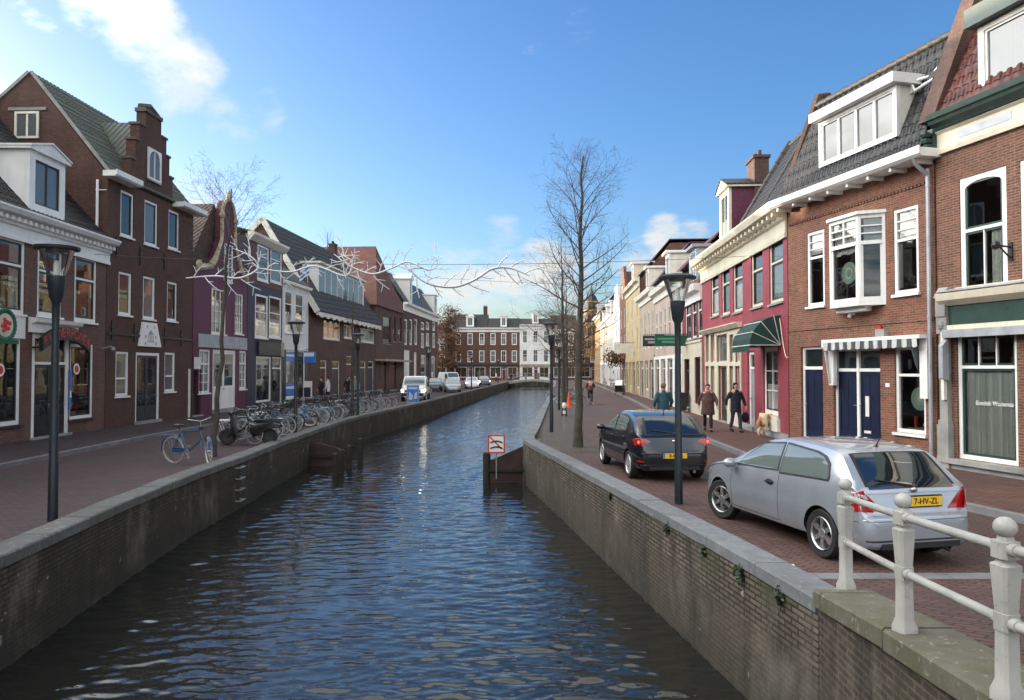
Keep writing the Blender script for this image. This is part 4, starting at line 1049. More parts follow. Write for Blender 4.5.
mb = MB(); f = .5; d = Vector((ym + .3, 0, rt - hz)); 
for (sx, yy, hw, hh, mt) in ((.38, 3.2, .7, .10, 1), (.66, 6.2, .55, .08, 0)):
    c = Vector((-.3, yy, hz)) + d * sx; e1 = Vector((0, 1, 0)); e2 = d.normalized(); nn = e1.cross(e2); nn = nn if nn.x < 0 else -nn
    q = [c - e1 * hw - e2 * .8, c + e1 * hw - e2 * .8, c + e1 * hw + e2 * .8, c - e1 * hw + e2 * .8]
    mb.face([p + nn * .09 for p in q], mt); 
    for a in range(4): mb.face([q[a], q[(a + 1) % 4], q[(a + 1) % 4] + nn * .09, q[a] + nn * .09], 2)
mb.build("skylight", ["p3", "signblue", "dark_frame"], ro)
mb = MB(); mb.box(-.05, W_, -1.0, -.01, 3.05, 3.25); H.child("canopy", mb, "w_beige")

# --- dark brick corner house with white cornice
P, Q = (facL(83.2), 83.25), (facL(106), 106)
H = House("corner_house", "dark brick corner house with white cornice, black mansard roof and hoisting dormer", P, Q)
W_ = H.W; hz = 9.6
t2 = [H.rect(a, b, 319, 345) for a, b in ((404.5, 407.5), (409.5, 412.5), (414.5, 417.5))] + [H.rect(a, b, 322, 330) for a, b in ((421, 424.5), (426, 429.5))] + [H.rect(a, b, 333, 348) for a, b in ((421, 424.5), (426, 429.5), (432.5, 435.5))] + [H.rect(432.5, 435.5, 321, 331)]
g1 = [H.rect(404, 410, 350, 391), H.rect(414, 417, 352, 388), H.rect(421, 426, 355, 384), H.rect(431.5, 435, 356, 381)]
H.wall("b_brown", hz, 12, [(0, hz), (2.4, hz + 4.0), (9, hz + 4.4), (12, hz)], holes=t2 + g1)
for r in t2: H.window(r, pane=H.rr.choice(PK), fw=.2, simple=True)
H.door(g1[0], leaf="white", fr="white", leaves=2, fw=.2); H.door(g1[1], leaf="white", fr="white", fw=.2)
for r in g1[2:]: H.window(r, pane="p1", fw=.2, simple=True)
H.cornice([(-.002, hz - .7), (-.1, hz - .7), (-.12, hz - .1), (-.5, hz), (-.55, hz + .25), (-.002, hz + .25)], "white", over=(.1, .3))
H.roof([(-.1, hz + .2), (2.4, hz + 4.0), (9, hz + 4.4), (12.1, hz)], "t_black")
xa, xb = H.px(409.5, 290)[0], H.px(413.5, 290)[0]; H.dormer(xa, xa + 1.6, hz + .4, hz + 3.2, .0, 2.4, kind="gable", rh=.7, frame=.3)
xa = H.px(428, 285)[0]; H.dormer(W_ - 3.0, W_ - .6, hz + .4, hz + 3.0, .0, 2.4, kind="flat", frame=.3)

# ================================================================== FAR END, facing the camera
def front(name, label, x0, x1, y, cz, mat, nfl, cols, roof, rmat, dorm=None, shop=True, wn=1.15, trim="white", wallh=None, grp=None):
    H = House(name, label, (x0, y), (x1, y), z0=0.0, group=grp); W_ = H.W; ops = []; fh = (cz - 3.6) / nfl
    for f in range(nfl):
        for c in range(cols):
            xm = W_ * (c + .5) / cols; ops.append((xm - wn / 2, xm + wn / 2, 3.9 + f * fh, 3.9 + f * fh + fh * .68))
    gr = (.5, W_ * .42, .5, 2.9); gr2 = (W_ * .62, W_ - .5, .5, 2.9); dd = (W_ * .45, W_ * .58, 0, 2.9)
    hl = ops + [gr, gr2, dd]
    H.wall(mat, cz, 10, [(0, cz)] + roof[1:-1] + [(10, cz)], holes=hl)
    for r in ops: H.window(r, pane=H.rr.choice(["p1", "p2", "p3"]), fr=trim, fw=.16, simple=True, tf=.6, lo=(2, 1), up=(2, 1), y=.02)
    H.window(gr, pane="p4", fr=trim, fw=.14, simple=True, lo=(2, 1)); H.window(gr2, pane="p4", fr=trim, fw=.14, simple=True, lo=(2, 1)); H.door(dd, leaf="w_oxblood", fr=trim, tf=.8)
    H.cornice([(-.002, cz - .7), (-.1, cz - .7), (-.12, cz - .15), (-.5, cz), (-.55, cz + .25), (-.002, cz + .25)], trim)
    mb = MB(); mb.box(.2, W_ - .2, -.3, -.002, 3.1, 3.5); H.child("shop_fascia", mb, "dark_frame" if mat != "w_white" else "w_beige")
    H.roof([(-.1, cz + .2)] + roof[1:-1] + [(10.1, cz)], rmat)
    if dorm: H.dormer(W_ / 2 - dorm / 2, W_ / 2 + dorm / 2, cz + .5, cz + 2.7, .05, 2.2, kind="gable", rh=.8, frame=.3, wallm=trim, pane="p3", rows=2)
    return H
Y1 = 164
gp = None
Hh = front("canal_end_house", "brown brick house with black mansard and arched dormer, left of its twin", -13.2, -5.4, Y1, 11.3, "b_far", 2, 3, [(0, 0), (2.4, 14.6), (8, 14.9), (10, 0)], "t_black", 1.7)
Hh.chimney(7.2, 3, 14.6, 16.4, .9, .7)
front("canal_end_house", "brown brick house with low black mansard at the far square, beside the white house", -5.4, 1.69, Y1, 11.3, "b_far", 2, 3, [(0, 0), (2.0, 13.7), (8, 14.0), (10, 0)], "t_black", 1.4)
front("white_canal_house", "white plastered three storey house closing the canal behind the bridge", 1.7, 8.7, Y1 + .02, 12.0, "w_white", 2, 3, [(0, 0), (1.6, 13.6), (8, 13.9), (10, 0)], "t_black", 1.4, trim="white")
front("canal_end_house", "dark brown house behind the bare trees, right of the white canal house", 8.72, 14.6, Y1 + .6, 11.0, "b_far", 2, 2, [(0, 0), (3.0, 14.5), (7, 14.5), (10, 0)], "t_brown", None)
front("canal_end_house", "low dark house closing the right hand street under the turret", 14.9, 22, Y1 + 5, 9.0, "b_brown", 2, 3, [(0, 0), (3.5, 12.5), (7, 12.5), (10, 0)], "t_brown", None)
front("canal_end_house", "brown house half hidden by the leafy tree beyond the parked cars", -22, -13.5, Y1 - 6, 8.6, "b_far", 2, 3, [(0, 0), (4, 12.0), (6, 12.0), (10, 0)], "t_brown", None)
Hb = House("brick_house", "unseen long brick house added to shade the far square", (-36, 118), (-36, 215), z0=0)  # added out of sight to keep low sun off the square and bridge
Hb.wall("b_far", 10.5, 9, [(0, 10.5), (4, 13.5), (9, 10.5)], holes=[]); Hb.roof([(-.3, 10.4), (4, 13.5), (9.3, 10.4)], "t_brown")
for f in range(2):
    for i in range(24): Hb.window((2 + i * 3.9, 3.3 + i * 3.9, 1.2 + f * 3.6, 3.4 + f * 3.6), simple=True, y=-.05, fw=.15)
front("canal_end_house", "grey fronted low house at the left rear of the far square", -33, -22.4, Y1 - 12, 8.0, "w_pinkish", 2, 4, [(0, 0), (4, 11.0), (6, 11.0), (10, 0)], "t_black", None)
# ================================================================== RIGHT ROW
def RH(name, label, dfar, dnear, cat="house"): return House(name, label, (facR(dfar), dfar), (facR(dnear), dnear), cat=cat)

# --- house at the right edge: green cornice, shop front below
H = RH("green_cornice_house", "brown brick house with green cornice, red tiled roof and grey curtained shop front", 17.52, 7.6)
W_ = H.W; hz = H.px(960, 143)[1] - .07
up = [H.rect(960, 1007, 172, 292)]
ax = up[0][0]; wv = up[0][1] - up[0][0]
gap = H.px(1021, 250)[0] - up[0][1]
up += [(up[0][1] + gap + i * (wv + gap), up[0][1] + gap + i * (wv + gap) + wv, up[0][2], up[0][3]) for i in range(3)]
up = [r for r in up if r[1] < W_ - .2]
zb = H.px(985, 462)[1]; ztop = H.px(985, 331)[1]
sx0 = H.px(957, 400)[0]; sx1 = H.px(1017.5, 400)[0]
shop = (sx0, sx1, zb, ztop - .02); door = (sx1 + .28, sx1 + 1.35, 0, ztop - .02); shop2 = (sx1 + 1.6, W_ - .5, zb, ztop - .02)
H.wall("b_red2", hz, 9, [(0, hz), (1.75, hz + 4.2), (6, hz + 4.6), (9, hz)], holes=[r + (2.2,) for r in up] + [shop + (2.0,), door, shop2 + (2,)])
for i, r in enumerate(up):
    H.window(r, fr="white", clear=True, fw=.12, y=.02, tf=.54, lo=(2, 1), arch=.16, sash="green_paint", sill="white", curtain=[(.60, .95, .05, .52, "curtain")] + ([(.08, .3, .05, .45, "leafpot")] if i else []))
mb = MB(); rr = random.Random(9); r = up[0]
for i in range(16): mb.ball((rr.uniform(r[0] + .2, r[1] - .25), .32 + rr.random() * .15, r[2] + rr.uniform(.12, .6)), rr.uniform(.05, .12), 6, 0)
for i in range(4): mb.lathe([(.07, r[2] + .04), (.09, r[2] + .2)], 8, 1, Matrix.Translation((r[0] + .3 + i * .25, .38, 0)))
H.child("window_plants", mb, ["leafpot", "w_beige"])
H.window(shop, fr="white", clear=True, fw=.09, y=.05, tf=.745, up=(3, 1), sash="green_paint", sill=None)
H.window(shop2, fr="white", clear=True, fw=.09, y=.05, tf=.745, up=(3, 1), sash="green_paint", sill=None)
M["blind"] = None
t = NT("vertical_blind"); o = t.coord(); x, y, z = t.xyz(o)
n1 = t.noise(t.comb(t.math("MULTIPLY", x, 9.0), 0.0), 1.0, 4, .7)
t.set(Base_Color=t.mix(t.rng(n1, .3, .7, 0, 1), (.28, .29, .27, 1), (.74, .76, .72, 1)), Roughness=.9); M["blind"] = t.m
for sh_ in (shop, shop2):
    mb = MB(); n = 64; za, zb_ = sh_[2] + .08, sh_[2] + (sh_[3] - sh_[2]) * .73
    for i in range(n):
        a = sh_[0] + .08 + (sh_[1] - sh_[0] - .16) * i / n; b = sh_[0] + .08 + (sh_[1] - sh_[0] - .16) * (i + 1) / n
        mb.face([(a, .16 + .02 * math.sin(i * 1.7), za), (b, .16 + .02 * math.sin((i + 1) * 1.7), za), (b, .16 + .02 * math.sin((i + 1) * 1.7), zb_), (a, .16 + .02 * math.sin(i * 1.7), zb_)])
    H.child("shop_curtain", mb, "blind")
tx, tz = H.px(992, 404); lettering("Boetiek Wassenaar", .15, "signwhite", H.root, Matrix.Translation((tx, .088, tz)), "window_lettering", .85)
H.door(door, leaf="dark_frame", fr="white", tf=.78, glazed=.7)
# plinth, sill, pilaster, shop cornice
mb = MB(); mb.box(sx0 - .35, W_ - .1, -.10, -.002, -.3, zb - .12, 0); mb.box(sx0 - .40, W_ - .06, -.20, .04, zb - .118, zb - .01, 1); 
H.child("plinth", mb, ["zinc", "stone"])
pa, pb_ = H.px(940, 400)[0], H.px(952, 400)[0]; zp = H.px(945, 322)[1]; pa = .16
mb = MB(); mb.box(pa, pb_, -.12, -.003, -.3, zp - .28); mb.box(pa - .05, pb_ + .05, -.17, -.004, -.3, 1.0); mb.box(pa - .03, pb_ + .03, -.15, -.005, 1.0, 1.1); mb.box(pa - .03, pb_ + .04, -.17, -.004, zp - .278, zp + .12); mb.box(pa - .02, pb_ + .03, -.20, -.003, zp + .122, zp + .55)
mb.ball(((pa + pb_) / 2, -.17, zp - .08), (.09, .05, .11), 8)
mb.prism([(-.003, zp + .56), (-.26, zp + .56), (-.1, zp + .8), (-.003, zp + .8)], pa - .02, pb_ + .03, "x"); H.child("pilaster", mb, "stone")
zc0, zc1 = H.px(985, 329)[1], H.px(985, 306)[1]
sf = MB(); xa = pb_ - .02
sf.box(xa, W_ - .02, -.16, -.003, ztop + .02, ztop + .17, 0); sf.box(xa + .03, W_ - .02, -.10, -.003, ztop + .172, ztop + .62, 1); sf.prism([(-.003, ztop + .622), (-.14, ztop + .622), (-.30, ztop + .74), (-.34, ztop + .90), (-.003, ztop + .92)], xa - .1, W_ - .02, "x", 0)
sf.prism([(-.003, ztop + .925), (-.34, ztop + .925), (-.02, ztop + 1.02)], xa - .1, W_ - .02, "x", 2); sf.box(xa + .2, W_ - .03, -.06, -.002, ztop + 1.03, up[0][2] - .08, 0)
H.child("shop_cornice", sf, ["cream", "green_paint", "zinc"])
mb = MB(); xb_ = sx0 - .02; mb.box(xb_ - .12, W_ - .2, -.26, -.165, ztop - .12, ztop + .06, 0); mb.prism([(-.17, ztop - .12), (-.34, ztop - .3), (-.34, ztop - 1.05), (-.17, ztop - 1.1)], xb_ - .14, xb_ - .02, "x", 0); mb.box(xb_ - .22, xb_ - .14, -.2, -.1, ztop - 1.55, ztop + .02, 1)
H.child("awning_case", mb, ["zinc", "offwhite"])
# green moulded cornice, cream frieze with slots
fz0 = hz - .02
z1 = H.px(960, 101)[1]; 
H.cornice([(-.002, hz - .05), (-.08, hz - .05), (-.10, hz + .05), (-.06, hz + .07), (-.06, hz + .42), (-.12, hz + .47), (-.12, hz + .50), (-.002, hz + .50)], "cream", over=(-.02, .05), name="frieze")
mb = MB(); x = .75
while x < W_ - 1.5: mb.box(x, x + 1.35, -.068, -.061, hz + .17, hz + .34); x += 1.75
H.child("frieze_panels", mb, "zinc")
H.cornice([(-.002, hz + .502), (-.18, hz + .502), (-.20, hz + .56), (-.32, hz + .62), (-.34, hz + .70), (-.40, hz + .72), (-.42, hz + .84), (-.002, hz + .86)], "green_paint", over=(-.14, .1))
mb = MB()
for k in range(3): mb.ball((.02, -.22 - k * .03, hz + .16 + k * .14), (.12, .15, .08), 8)
mb.box(-.08, .12, -.18, -.003, hz + .06, hz + .58); H.child("console_bracket", mb, "green_paint")
hr = hz + .84
ro = H.roof([(-.15, hr - .05), (1.55, hr + 3.2), (6, hr + 3.6), (9.1, hr)], "t_red", tiles=[0], x0=.3)
d0 = H.px(992, 60, y=.3)[0]; H.dormer(d0, W_ - .8, hr + .02, hr + 1.62, -.08, 2.4, cols=4, frame=.16, wallm="offwhite", roofm="green_paint", pane="p3", fascia=.42)
mb = MB(); mb.prism([(-.36, hr - .1), (-.12, hr - .1), (1.55, hr + 3.3), (2.4, hr + 3.6), (2.4, hr + 4.0), (1.35, hr + 4.0)], -.14, .32, "x"); mb.box(-.16, .34, 1.3, 2.4, hr + 4.005, hr + 4.09); H.child("party_wall", mb, "b_brown")
mb = MB(); x, z = H.px(1011, 247); mb.tube([(x, -.01, z), (x, -.35, z + .02), (x, -.42, z + .1)], .022, 6); mb.tube([(x, -.01, z - .25), (x, -.3, z)], .018, 6); mb.ball((x, -.4, z + .02), (.08, .1, .1), 8); mb.box(x - .05, x + .05, -.03, -.002, z - .3, z + .1); H.child("flag_holder", mb, "black")

# --- warm red brick house with the white bay
H = RH("brick_bay_house", "warm red brick house with white bay window, navy doors and long white dormer", 23.22, 17.56)
B = H; W_ = H.W; hz = H.px(860, 182)[1]
wl = H.rect(807.3, 824.5, 231, 306); wr = H.rect(893.8, 918.6, 207, 293.5)
d1 = H.rect(801, 823, 346.5, 440); d2 = H.rect(833.5, 880.5, 348, 444); wg = H.rect(895, 925.5, 346, 433.5)
cX, cZ1 = H.px(857.5, 214.8, -.5); cZ0 = H.px(857.5, 302, -.5)[1]; bX = H.px(829, 222, -.5)[0]; dX = H.px(885, 211, 0)[0]; aX = bX - (dX - cX)
bay = (aX + .06, dX - .06, cZ0 + .06, cZ1 - .06)
H.wall("b_red", hz, 9, [(0, hz), (1.2, hz + 3.1), (5.5, hz + 3.5), (9, hz)], holes=[wl + (2,), wr + (2,), d1, d2, wg + (2,), bay + (2.2,)])
H.window(wl, clear=True, fw=.085, y=.02, tf=.66, up=(1, 3), sill="white", curtain=[(.05, .95, .70, .95, "curtain")])
H.window(wr, clear=True, fw=.085, y=.02, tf=.64, up=(1, 3), sill="white", curtain=[(.05, .95, .68, .95, "curtain"), (.06, .2, .08, .6, "curtain")])
H.window(wg, clear=True, fw=.085, y=.04, tf=.68, sill="white", curtain=None)
for r in (d1,): H.door(r, leaf="navy", fr="white", tf=.755, pane="p1", fw=.075)
H.door(d2, leaf="navy", fr="white", tf=.755, pane="p1", leaves=2, fw=.075, slot=False)
mb = MB(); xm = (d2[0] + d2[1]) / 2
mb.box(xm - .05, xm + .05, .07, .16, .02, d2[3] - .05); mb.box(xm + .24, xm + .38, .10, .112, 1.0, 1.55, 1); mb.box(xm + .18, xm + .44, .10, .113, .55, .62, 1)
H.child("door_mullion", mb, ["white", "offwhite"])
# bay
bay_o = MB()
def bay_panel(mb, pa, p, q, za, zb, zt, cols, rows, fw=.075):
    a = Vector((p[0], p[1], 0)); b = Vector((q[0], q[1], 0)); L_ = (b - a).length
    m = Matrix.Translation(a) @ Matrix.Rotation(math.atan2(b.y - a.y, b.x - a.x), 4, "Z")
    mb.box(0, fw, 0, .08, za, zb, 0, m); mb.box(L_ - fw, L_, 0, .08, za, zb, 0, m); mb.box(fw, L_ - fw, .002, .08, za, za + .13, 0, m); mb.box(fw, L_ - fw, .002, .08, zb - .10, zb, 0, m); mb.box(fw, L_ - fw, -.012, .08, zt - .05, zt + .05, 0, m)
    for i in range(1, cols): x = L_ * i / cols; mb.box(x - .02, x + .02, .006, .07, zt + .05, zb - .1, 0, m)
    for i in range(1, rows): z = zt + .05 + (zb - zt - .15) * i / rows; mb.box(fw, L_ - fw, .008, .065, z - .018, z + .018, 0, m)
    # inner sash
    mb.box(fw, fw + .05, .02, .07, za + .13, zt - .05, 0, m); mb.box(L_ - fw - .05, L_ - fw, .02, .07, za + .13, zt - .05, 0, m)
    pa.face([m @ Vector(v) for v in ((fw, .05, za + .1), (L_ - fw, .05, za + .1), (L_ - fw, .05, zb - .08), (fw, .05, zb - .08))])
    return m, L_
mb, pb2 = MB(), MB(); zt = H.px(857.5, 243, -.5)[1]
A_, B_, C_, D_ = (aX, 0), (bX, -.5), (cX, -.5), (dX, 0)
for (p, q, c) in ((A_, B_, 1), (B_, C_, 2), (C_, D_, 1)): bay_panel(mb, pb2, p, q, cZ0, cZ1, zt, c, 3)
mb.prism([A_, B_, C_, D_], cZ0 - .09, cZ0 - .003, "z", 0); mb.prism([(aX - .05, -.002), (bX - .05, -.56), (cX + .05, -.56), (dX + .05, -.002)], cZ1 + .003, cZ1 + .09, "z", 0)
mb.prism([(bX, -.3), (cX, -.3), (cX - .1, -.01), (bX + .1, -.01)], cZ0 - .22, cZ0 - .093, "z", 0)
bo = H.child("bay_window", mb, "white"); pb2.build("pane", "glass", bo)
mb = MB(); n = 40
for (p, q, f0, f1) in ((B_, C_, .06, .94), (C_, D_, .06, .94)):
    for i in range(n):
        a = f0 + (f1 - f0) * i / n; b = f0 + (f1 - f0) * (i + 1) / n
        P_ = lambda s_: (p[0] + (q[0] - p[0]) * s_, p[1] + (q[1] - p[1]) * s_ + .14 + .02 * math.sin(s_ * 60))
        mb.face([P_(a) + (zt + .06,), P_(b) + (zt + .06,), P_(b) + (cZ1 - .1,), P_(a) + (cZ1 - .1,)])
        if p is B_: w0 = zt - .18 - .05 * abs(math.sin(a * 9)); mb.face([P_(a) + (w0,), P_(b) + (w0,), P_(b) + (zt - .06,), P_(a) + (zt - .06,)])
mb.build("curtain", "curtain", bo)
mb = MB(); mx_ = (bX + cX) / 2; mb.lathe([(0, 0), (.30, 0), (.30, .01), (0, .01)], 26, 0, Matrix.Translation((mx_ + .05, -.36, (cZ0 + zt) / 2 + .05)) @ Matrix.Rotation(PI / 2, 4, "X")); mb.lathe([(.11, .012), (.15, .012)], 20, 1, Matrix.Translation((mx_ + .05, -.365, (cZ0 + zt) / 2 + .05)) @ Matrix.Rotation(PI / 2, 4, "X"), cap=False)
M["mint"] = plain("pale_green_disc", (.30, .42, .33), .5, var=.1); mb.build("hanging_disc", ["mint", "signwhite"], bo)
mb = MB(); x, z = H.px(913.5, 399); m_ = Matrix.Translation((x, .20, z)) @ Matrix.Rotation(PI / 2, 4, "X"); mb.lathe([(0, 0), (.29, 0), (.29, .01), (0, .01)], 26, 0, m_)
for i in range(6): mb.box(-.16, .16, -.012, -.011, -.01, .01, 1, Matrix.Translation((x, .20, z)) @ Matrix.Rotation(i * PI / 6, 4, "Y"))
mb.box(wg[0] + .1, wg[1] - .1, .3, .7, wg[2], wg[2] + .12, 2); mb.lathe([(.05, wg[2] + .12), (.05, wg[2] + .4)], 8, 3, Matrix.Translation((wg[0] + .25, .4, 0))); mb.ball((wg[0] + .6, .4, wg[2] + .2), .09, 8, 1)
H.child("window_display", mb, ["mint", "signwhite", "w_beige", "signred"])
# awning case with striped valance and folded side arms
x0 = H.px(822.5, 345, -.3)[0]; x1 = H.px(927.5, 340, -.1)[0]; z1 = H.px(875, 338.5, -.3)[1]
mb = MB(); mb.box(x0, x1, -.34, -.003, z1 - .05, z1 + .04, 0); mb.box(x0, x0 + .07, -.34, -.003, z1 - .18, z1 - .051, 0); mb.box(x1 - .24, x1, -.12, -.003, z1 - 1.5, z1 - .051, 0); mb.box(x0 + .02, x0 + .22, -.12, -.003, z1 - 1.25, z1 - .051, 0)
aw = H.child("awning", mb, ["white"]); 
M["stripe_dark"] = plain("awning_stripe_slate", (.06, .075, .085), .85, var=.2); M["stripe_light"] = plain("awning_stripe_pale", (.50, .50, .48), .85, var=.15)
mb = MB(); n = 150; ns = 21
for i in range(n):
    a, b = x0 + .08 + (x1 - x0 - .16) * i / n, x0 + .08 + (x1 - x0 - .16) * (i + 1) / n
    zz = lambda t_: z1 - .24 - .03 * abs(math.sin(t_ * ns * PI))
    mb.face([(a, -.335 - .012 * math.sin(i), zz(i / n)), (b, -.335 - .012 * math.sin(i + 1), zz((i + 1) / n)), (b, -.335, z1 - .052), (a, -.335, z1 - .052)], int(i / n * ns) % 2)
mb.prism([(-.18, z1 - .3), (-.30, z1 - .3), (-.16, z1 - 1.2), (-.13, z1 - 1.2)], x0 + .07, x0 + .10, "x", 0); mb.prism([(-.13, z1 - .2), (-.33, z1 - .2), (-.18, z1 - .7), (-.13, z1 - .8)], x1 - .30, x1 - .26, "x", 1)
mb.build("valance", ["stripe_light", "stripe_dark"], aw)
mb = MB(); x, z = H.px(884, 333); mb.box(x - .16, x + .16, -.14, -.003, z - .10, z + .10, 0); mb.lathe([(.05, z + .1), (.05, z + .2)], 10, 1, Matrix.Translation((x - .05, -.08, 0))); H.child("alarm_box", mb, ["stone", "signred"])
mb = MB(); x, z = H.px(854, 313); mb.box(x - .05, x + .05, -.12, -.003, z - .06, z + .06); mb.tube([(x, -.1, z), (x, -.16, z - .12)], .05, 8); H.child("camera_bracket", mb, "signwhite")
mb = MB(); x, z = H.px(888, 385); mb.box(x - .07, x + .07, -.02, -.003, z - .05, z + .05); H.child("house_number_plate", mb, "signwhite")
# gutter, brick dentil band, roof with dormer
H.gutter(hz - .08, "white", .62, .24, over=(.12, .22), brackets=8)
mb = MB(); n = 46
for i in range(n): x = .1 + (W_ - .2) * i / n; mb.box(x, x + .07, -.035, -.002, hz - .62, hz - .55)
H.child("dentil_course", mb, "b_red2"); mb = MB(); zbnd = H.px(860, 325)[1]; mb.box(.03, W_ - .03, -.025, -.002, zbnd - .03, zbnd + .03); H.child("brick_band", mb, "b_red2")
hr = hz + .12
ro = H.roof([(-.30, hr - .02), (1.05, hr + 3.05), (5.5, hr + 3.4), (9.1, hr - .3)], "t_black", tiles=[0], ridge=1)
q0, q1 = H.px(818.6, 150, -.16)[0], H.px(896.5, 110, -.16)[0]; zd0 = H.px(858, 152, -.16)[1]; zd1 = H.px(858, 103, -.16)[1]
H.dormer(q0, q1, zd0, zd1, -.16, 1.5, cols=4, frame=.12, pane="p3", fr="white", wallm="white", roofm="white", sidem="offwhite", fascia=.26)
mb = MB(); x, z = H.px(925, 92, .55); c = Vector((x, .45, z)); mb.tube([c + Vector((-.15, -.15, 0)), c + Vector((-.15, -.2, .28)), c + Vector((.15, .15, .35)), c + Vector((.4, .25, .6))], .045, 8); mb.tube([c + Vector((-.15, -.2, .28)), c + Vector((.0, -.2, .0)), c + Vector((.28, .1, .22))], .05, 8); mb.tube([c + Vector((-.4, -.1, .2)), c + Vector((-.15, -.2, .25))], .04, 8); mb.box(-.02, .2, -.0, .25, -.05, .2, 0, Matrix.Translation(c)); H.child("flue_pipe", mb, "white", smooth=50)
H.pipe(W_ - .08, .0, hz - .3, y=-.11); mb = MB(); mb.tube([(W_ - .08, -.5, hz - .05), (W_ - .08, -.45, hz - .2), (W_ - .08, -.11, hz - .45)], .05, 8); mb.build("downpipe", "zinc", H.root, smooth=50)
mb = MB(); mb.prism([(-.25, hr), (-.05, hr), (1.35, hr + 3.2), (1.35, hr + 3.5), (1.1, hr + 3.5)], -.02, .16, "x"); mb.tube([(.07, -.2, hr + .15), (.07, 1.1, hr + 3.5), (.07, 1.5, hr + 3.55)], .12, 6); H.child("party_wall", mb, "b_brown")

# --- raspberry house with cream cornice
H = RH("raspberry_house", "raspberry painted house with cream cornice, green shell awning and cream shop front", 36.2, 23.26, "shop building")
W_ = H.W; hz = H.px(745, 246)[1]
up = [H.rect(*q) for q in ((711, 718.5, 265, 316), (721.5, 729.5, 257.5, 315), (733, 742.5, 250, 312), (751, 762.5, 239.5, 307), (769, 783, 227.5, 303))]
sx0, sx1 = H.px(706, 380)[0], H.px(742, 380)[0]; zs0, zs1 = -.0, H.px(724, 331)[1]
cols = [(706.5, 710), (711.5, 715.5), (717.5, 728), (730.5, 734.5), (736, 741)]
up_s = [H.rect(a, b, 334.5, 362) for a, b in cols]; lo_s = [H.rect(a, b, 366, 412) for a, b in cols]; lo_s[2] = H.rect(719, 728, 366, 424)
dw = H.rect(747.5, 754.5, 351, 427); wn = H.rect(763.5, 778, 347, 415)
H.wall("w_pink", hz, 9, [(0, hz), (3.4, hz + 4.2), (9, hz)], holes=up + up_s + lo_s + [dw, wn])
for i, r in enumerate(up): H.window(r, fr="cream", fw=.11, y=.05, tf=.55, pane=["p2", "p1", "p2", "p1", "p3"][i], sash="dark_frame", sill="stone")
mb = MB(); hl = up_s + lo_s
xs = sorted({sx0, sx1} | {q for r in hl for q in (r[0], r[1])}); zs = sorted({-.1, zs1} | {q for r in hl for q in (r[2], r[3])})
for xa, xb in zip(xs, xs[1:]):
    for za, zb in zip(zs, zs[1:]):
        if any(r[0] < (xa + xb) / 2 < r[1] and r[2] < (za + zb) / 2 < r[3] for r in hl): continue
        mb.box(xa, xb, -.05, -.003, za, zb)
mb.prism([(-.003, zs1 + .002), (-.16, zs1 + .002), (-.30, zs1 + .16), (-.30, zs1 + .2), (-.003, zs1 + .22)], sx0 - .08, sx1 + .1, "x"); H.child("shop_front", mb, "cream")
for i, r in enumerate(up_s): H.window(r, fr="cream", fw=.04, y=.05, pane=["p1", "p2", "p3", "p1", "p2"][i], sill=None, simple=True)
for i, r in enumerate(lo_s):
    if i == 2: H.door(r, leaf="dark_frame", fr="cream", fw=.06, glazed=.7)
    else: H.window(r, fr="cream", fw=.04, y=.05, pane="p2", sill=None, simple=True)
H.door(dw, leaf="zinc", fr="white", fw=.13, tf=.76); H.window(wn, fr="white", fw=.14, y=.05, lo=(2, 3), pane="p2", sill="offwhite", sash="dark_frame")
mb = MB(); mb.box(wn[0] - .25, wn[1] + .2, -.10, -.002, wn[2] - .5, wn[2] - .08); H.child("window_apron", mb, "offwhite")
mb = MB(); mb.box(H.px(742, 380)[0] + .1, W_ - .02, -.04, -.002, -.2, .22); H.child("plinth", mb, "zinc")
# shell awning
a0, a1 = H.px(733.5, 345, -.95)[0], H.px(781, 335, -.0)[0]; a1 = min(a1, W_ - .35); zt_, zb2 = H.px(775, 316.5)[1], H.px(775, 346)[1]; Rr = zt_ - zb2; pr = 1.0
M["awning_green"] = plain("awning_green_canvas", (.005, .036, .031), .75, var=.25, scale=4); 
mb = MB(); nb = 7; rim = []
def shell(s_, k): # quarter barrel with rounded ends
    an = PI / 2 * k / nb; return (-pr * math.sin(an) , zb2 + Rr * math.cos(an) * (1.0))
n = 14
for k in range(nb):
    p, q = shell(0, k), shell(0, k + 1)
    ins0, ins1 = .55 * (1 - math.sin(PI / 2 * k / nb)), .55 * (1 - math.sin(PI / 2 * (k + 1) / nb))
    mb.face([(a0 + ins0, p[0] - .003, p[1]), (a0 + ins1, q[0] - .003, q[1]), (a1 - ins1 * 0, q[0] - .003, q[1]), (a1 - ins0 * 0, p[0] - .003, p[1])])
    mb.face([(a1, -.003, zb2), (a1, p[0] - .003, p[1]), (a1, q[0] - .003, q[1])]); mb.face([(a0, -.003, zb2), (a0 + ins1, q[0] - .003, q[1]), (a0 + ins0, p[0] - .003, p[1])])
for i in range(40):
    a, b = a0 + (a1 - a0) * i / 40, a0 + (a1 - a0) * (i + 1) / 40; f = lambda t_: zb2 - .16 - .06 * abs(math.sin(t_ * 9 * PI))
    mb.face([(a, -pr - .004, f(i / 40)), (b, -pr - .004, f((i + 1) / 40)), (b, -pr - .004, zb2 + .01), (a, -pr - .004, zb2 + .01)])
ao = H.child("shell_awning", mb, "awning_green"); mb = MB()
for k in range(1, nb + 1, 2):
    p = shell(0, k); mb.tube([(a1 + .012, -.02, zb2 + .01), (a1 + .012, p[0] - .01, p[1] + .01)], .012, 5)
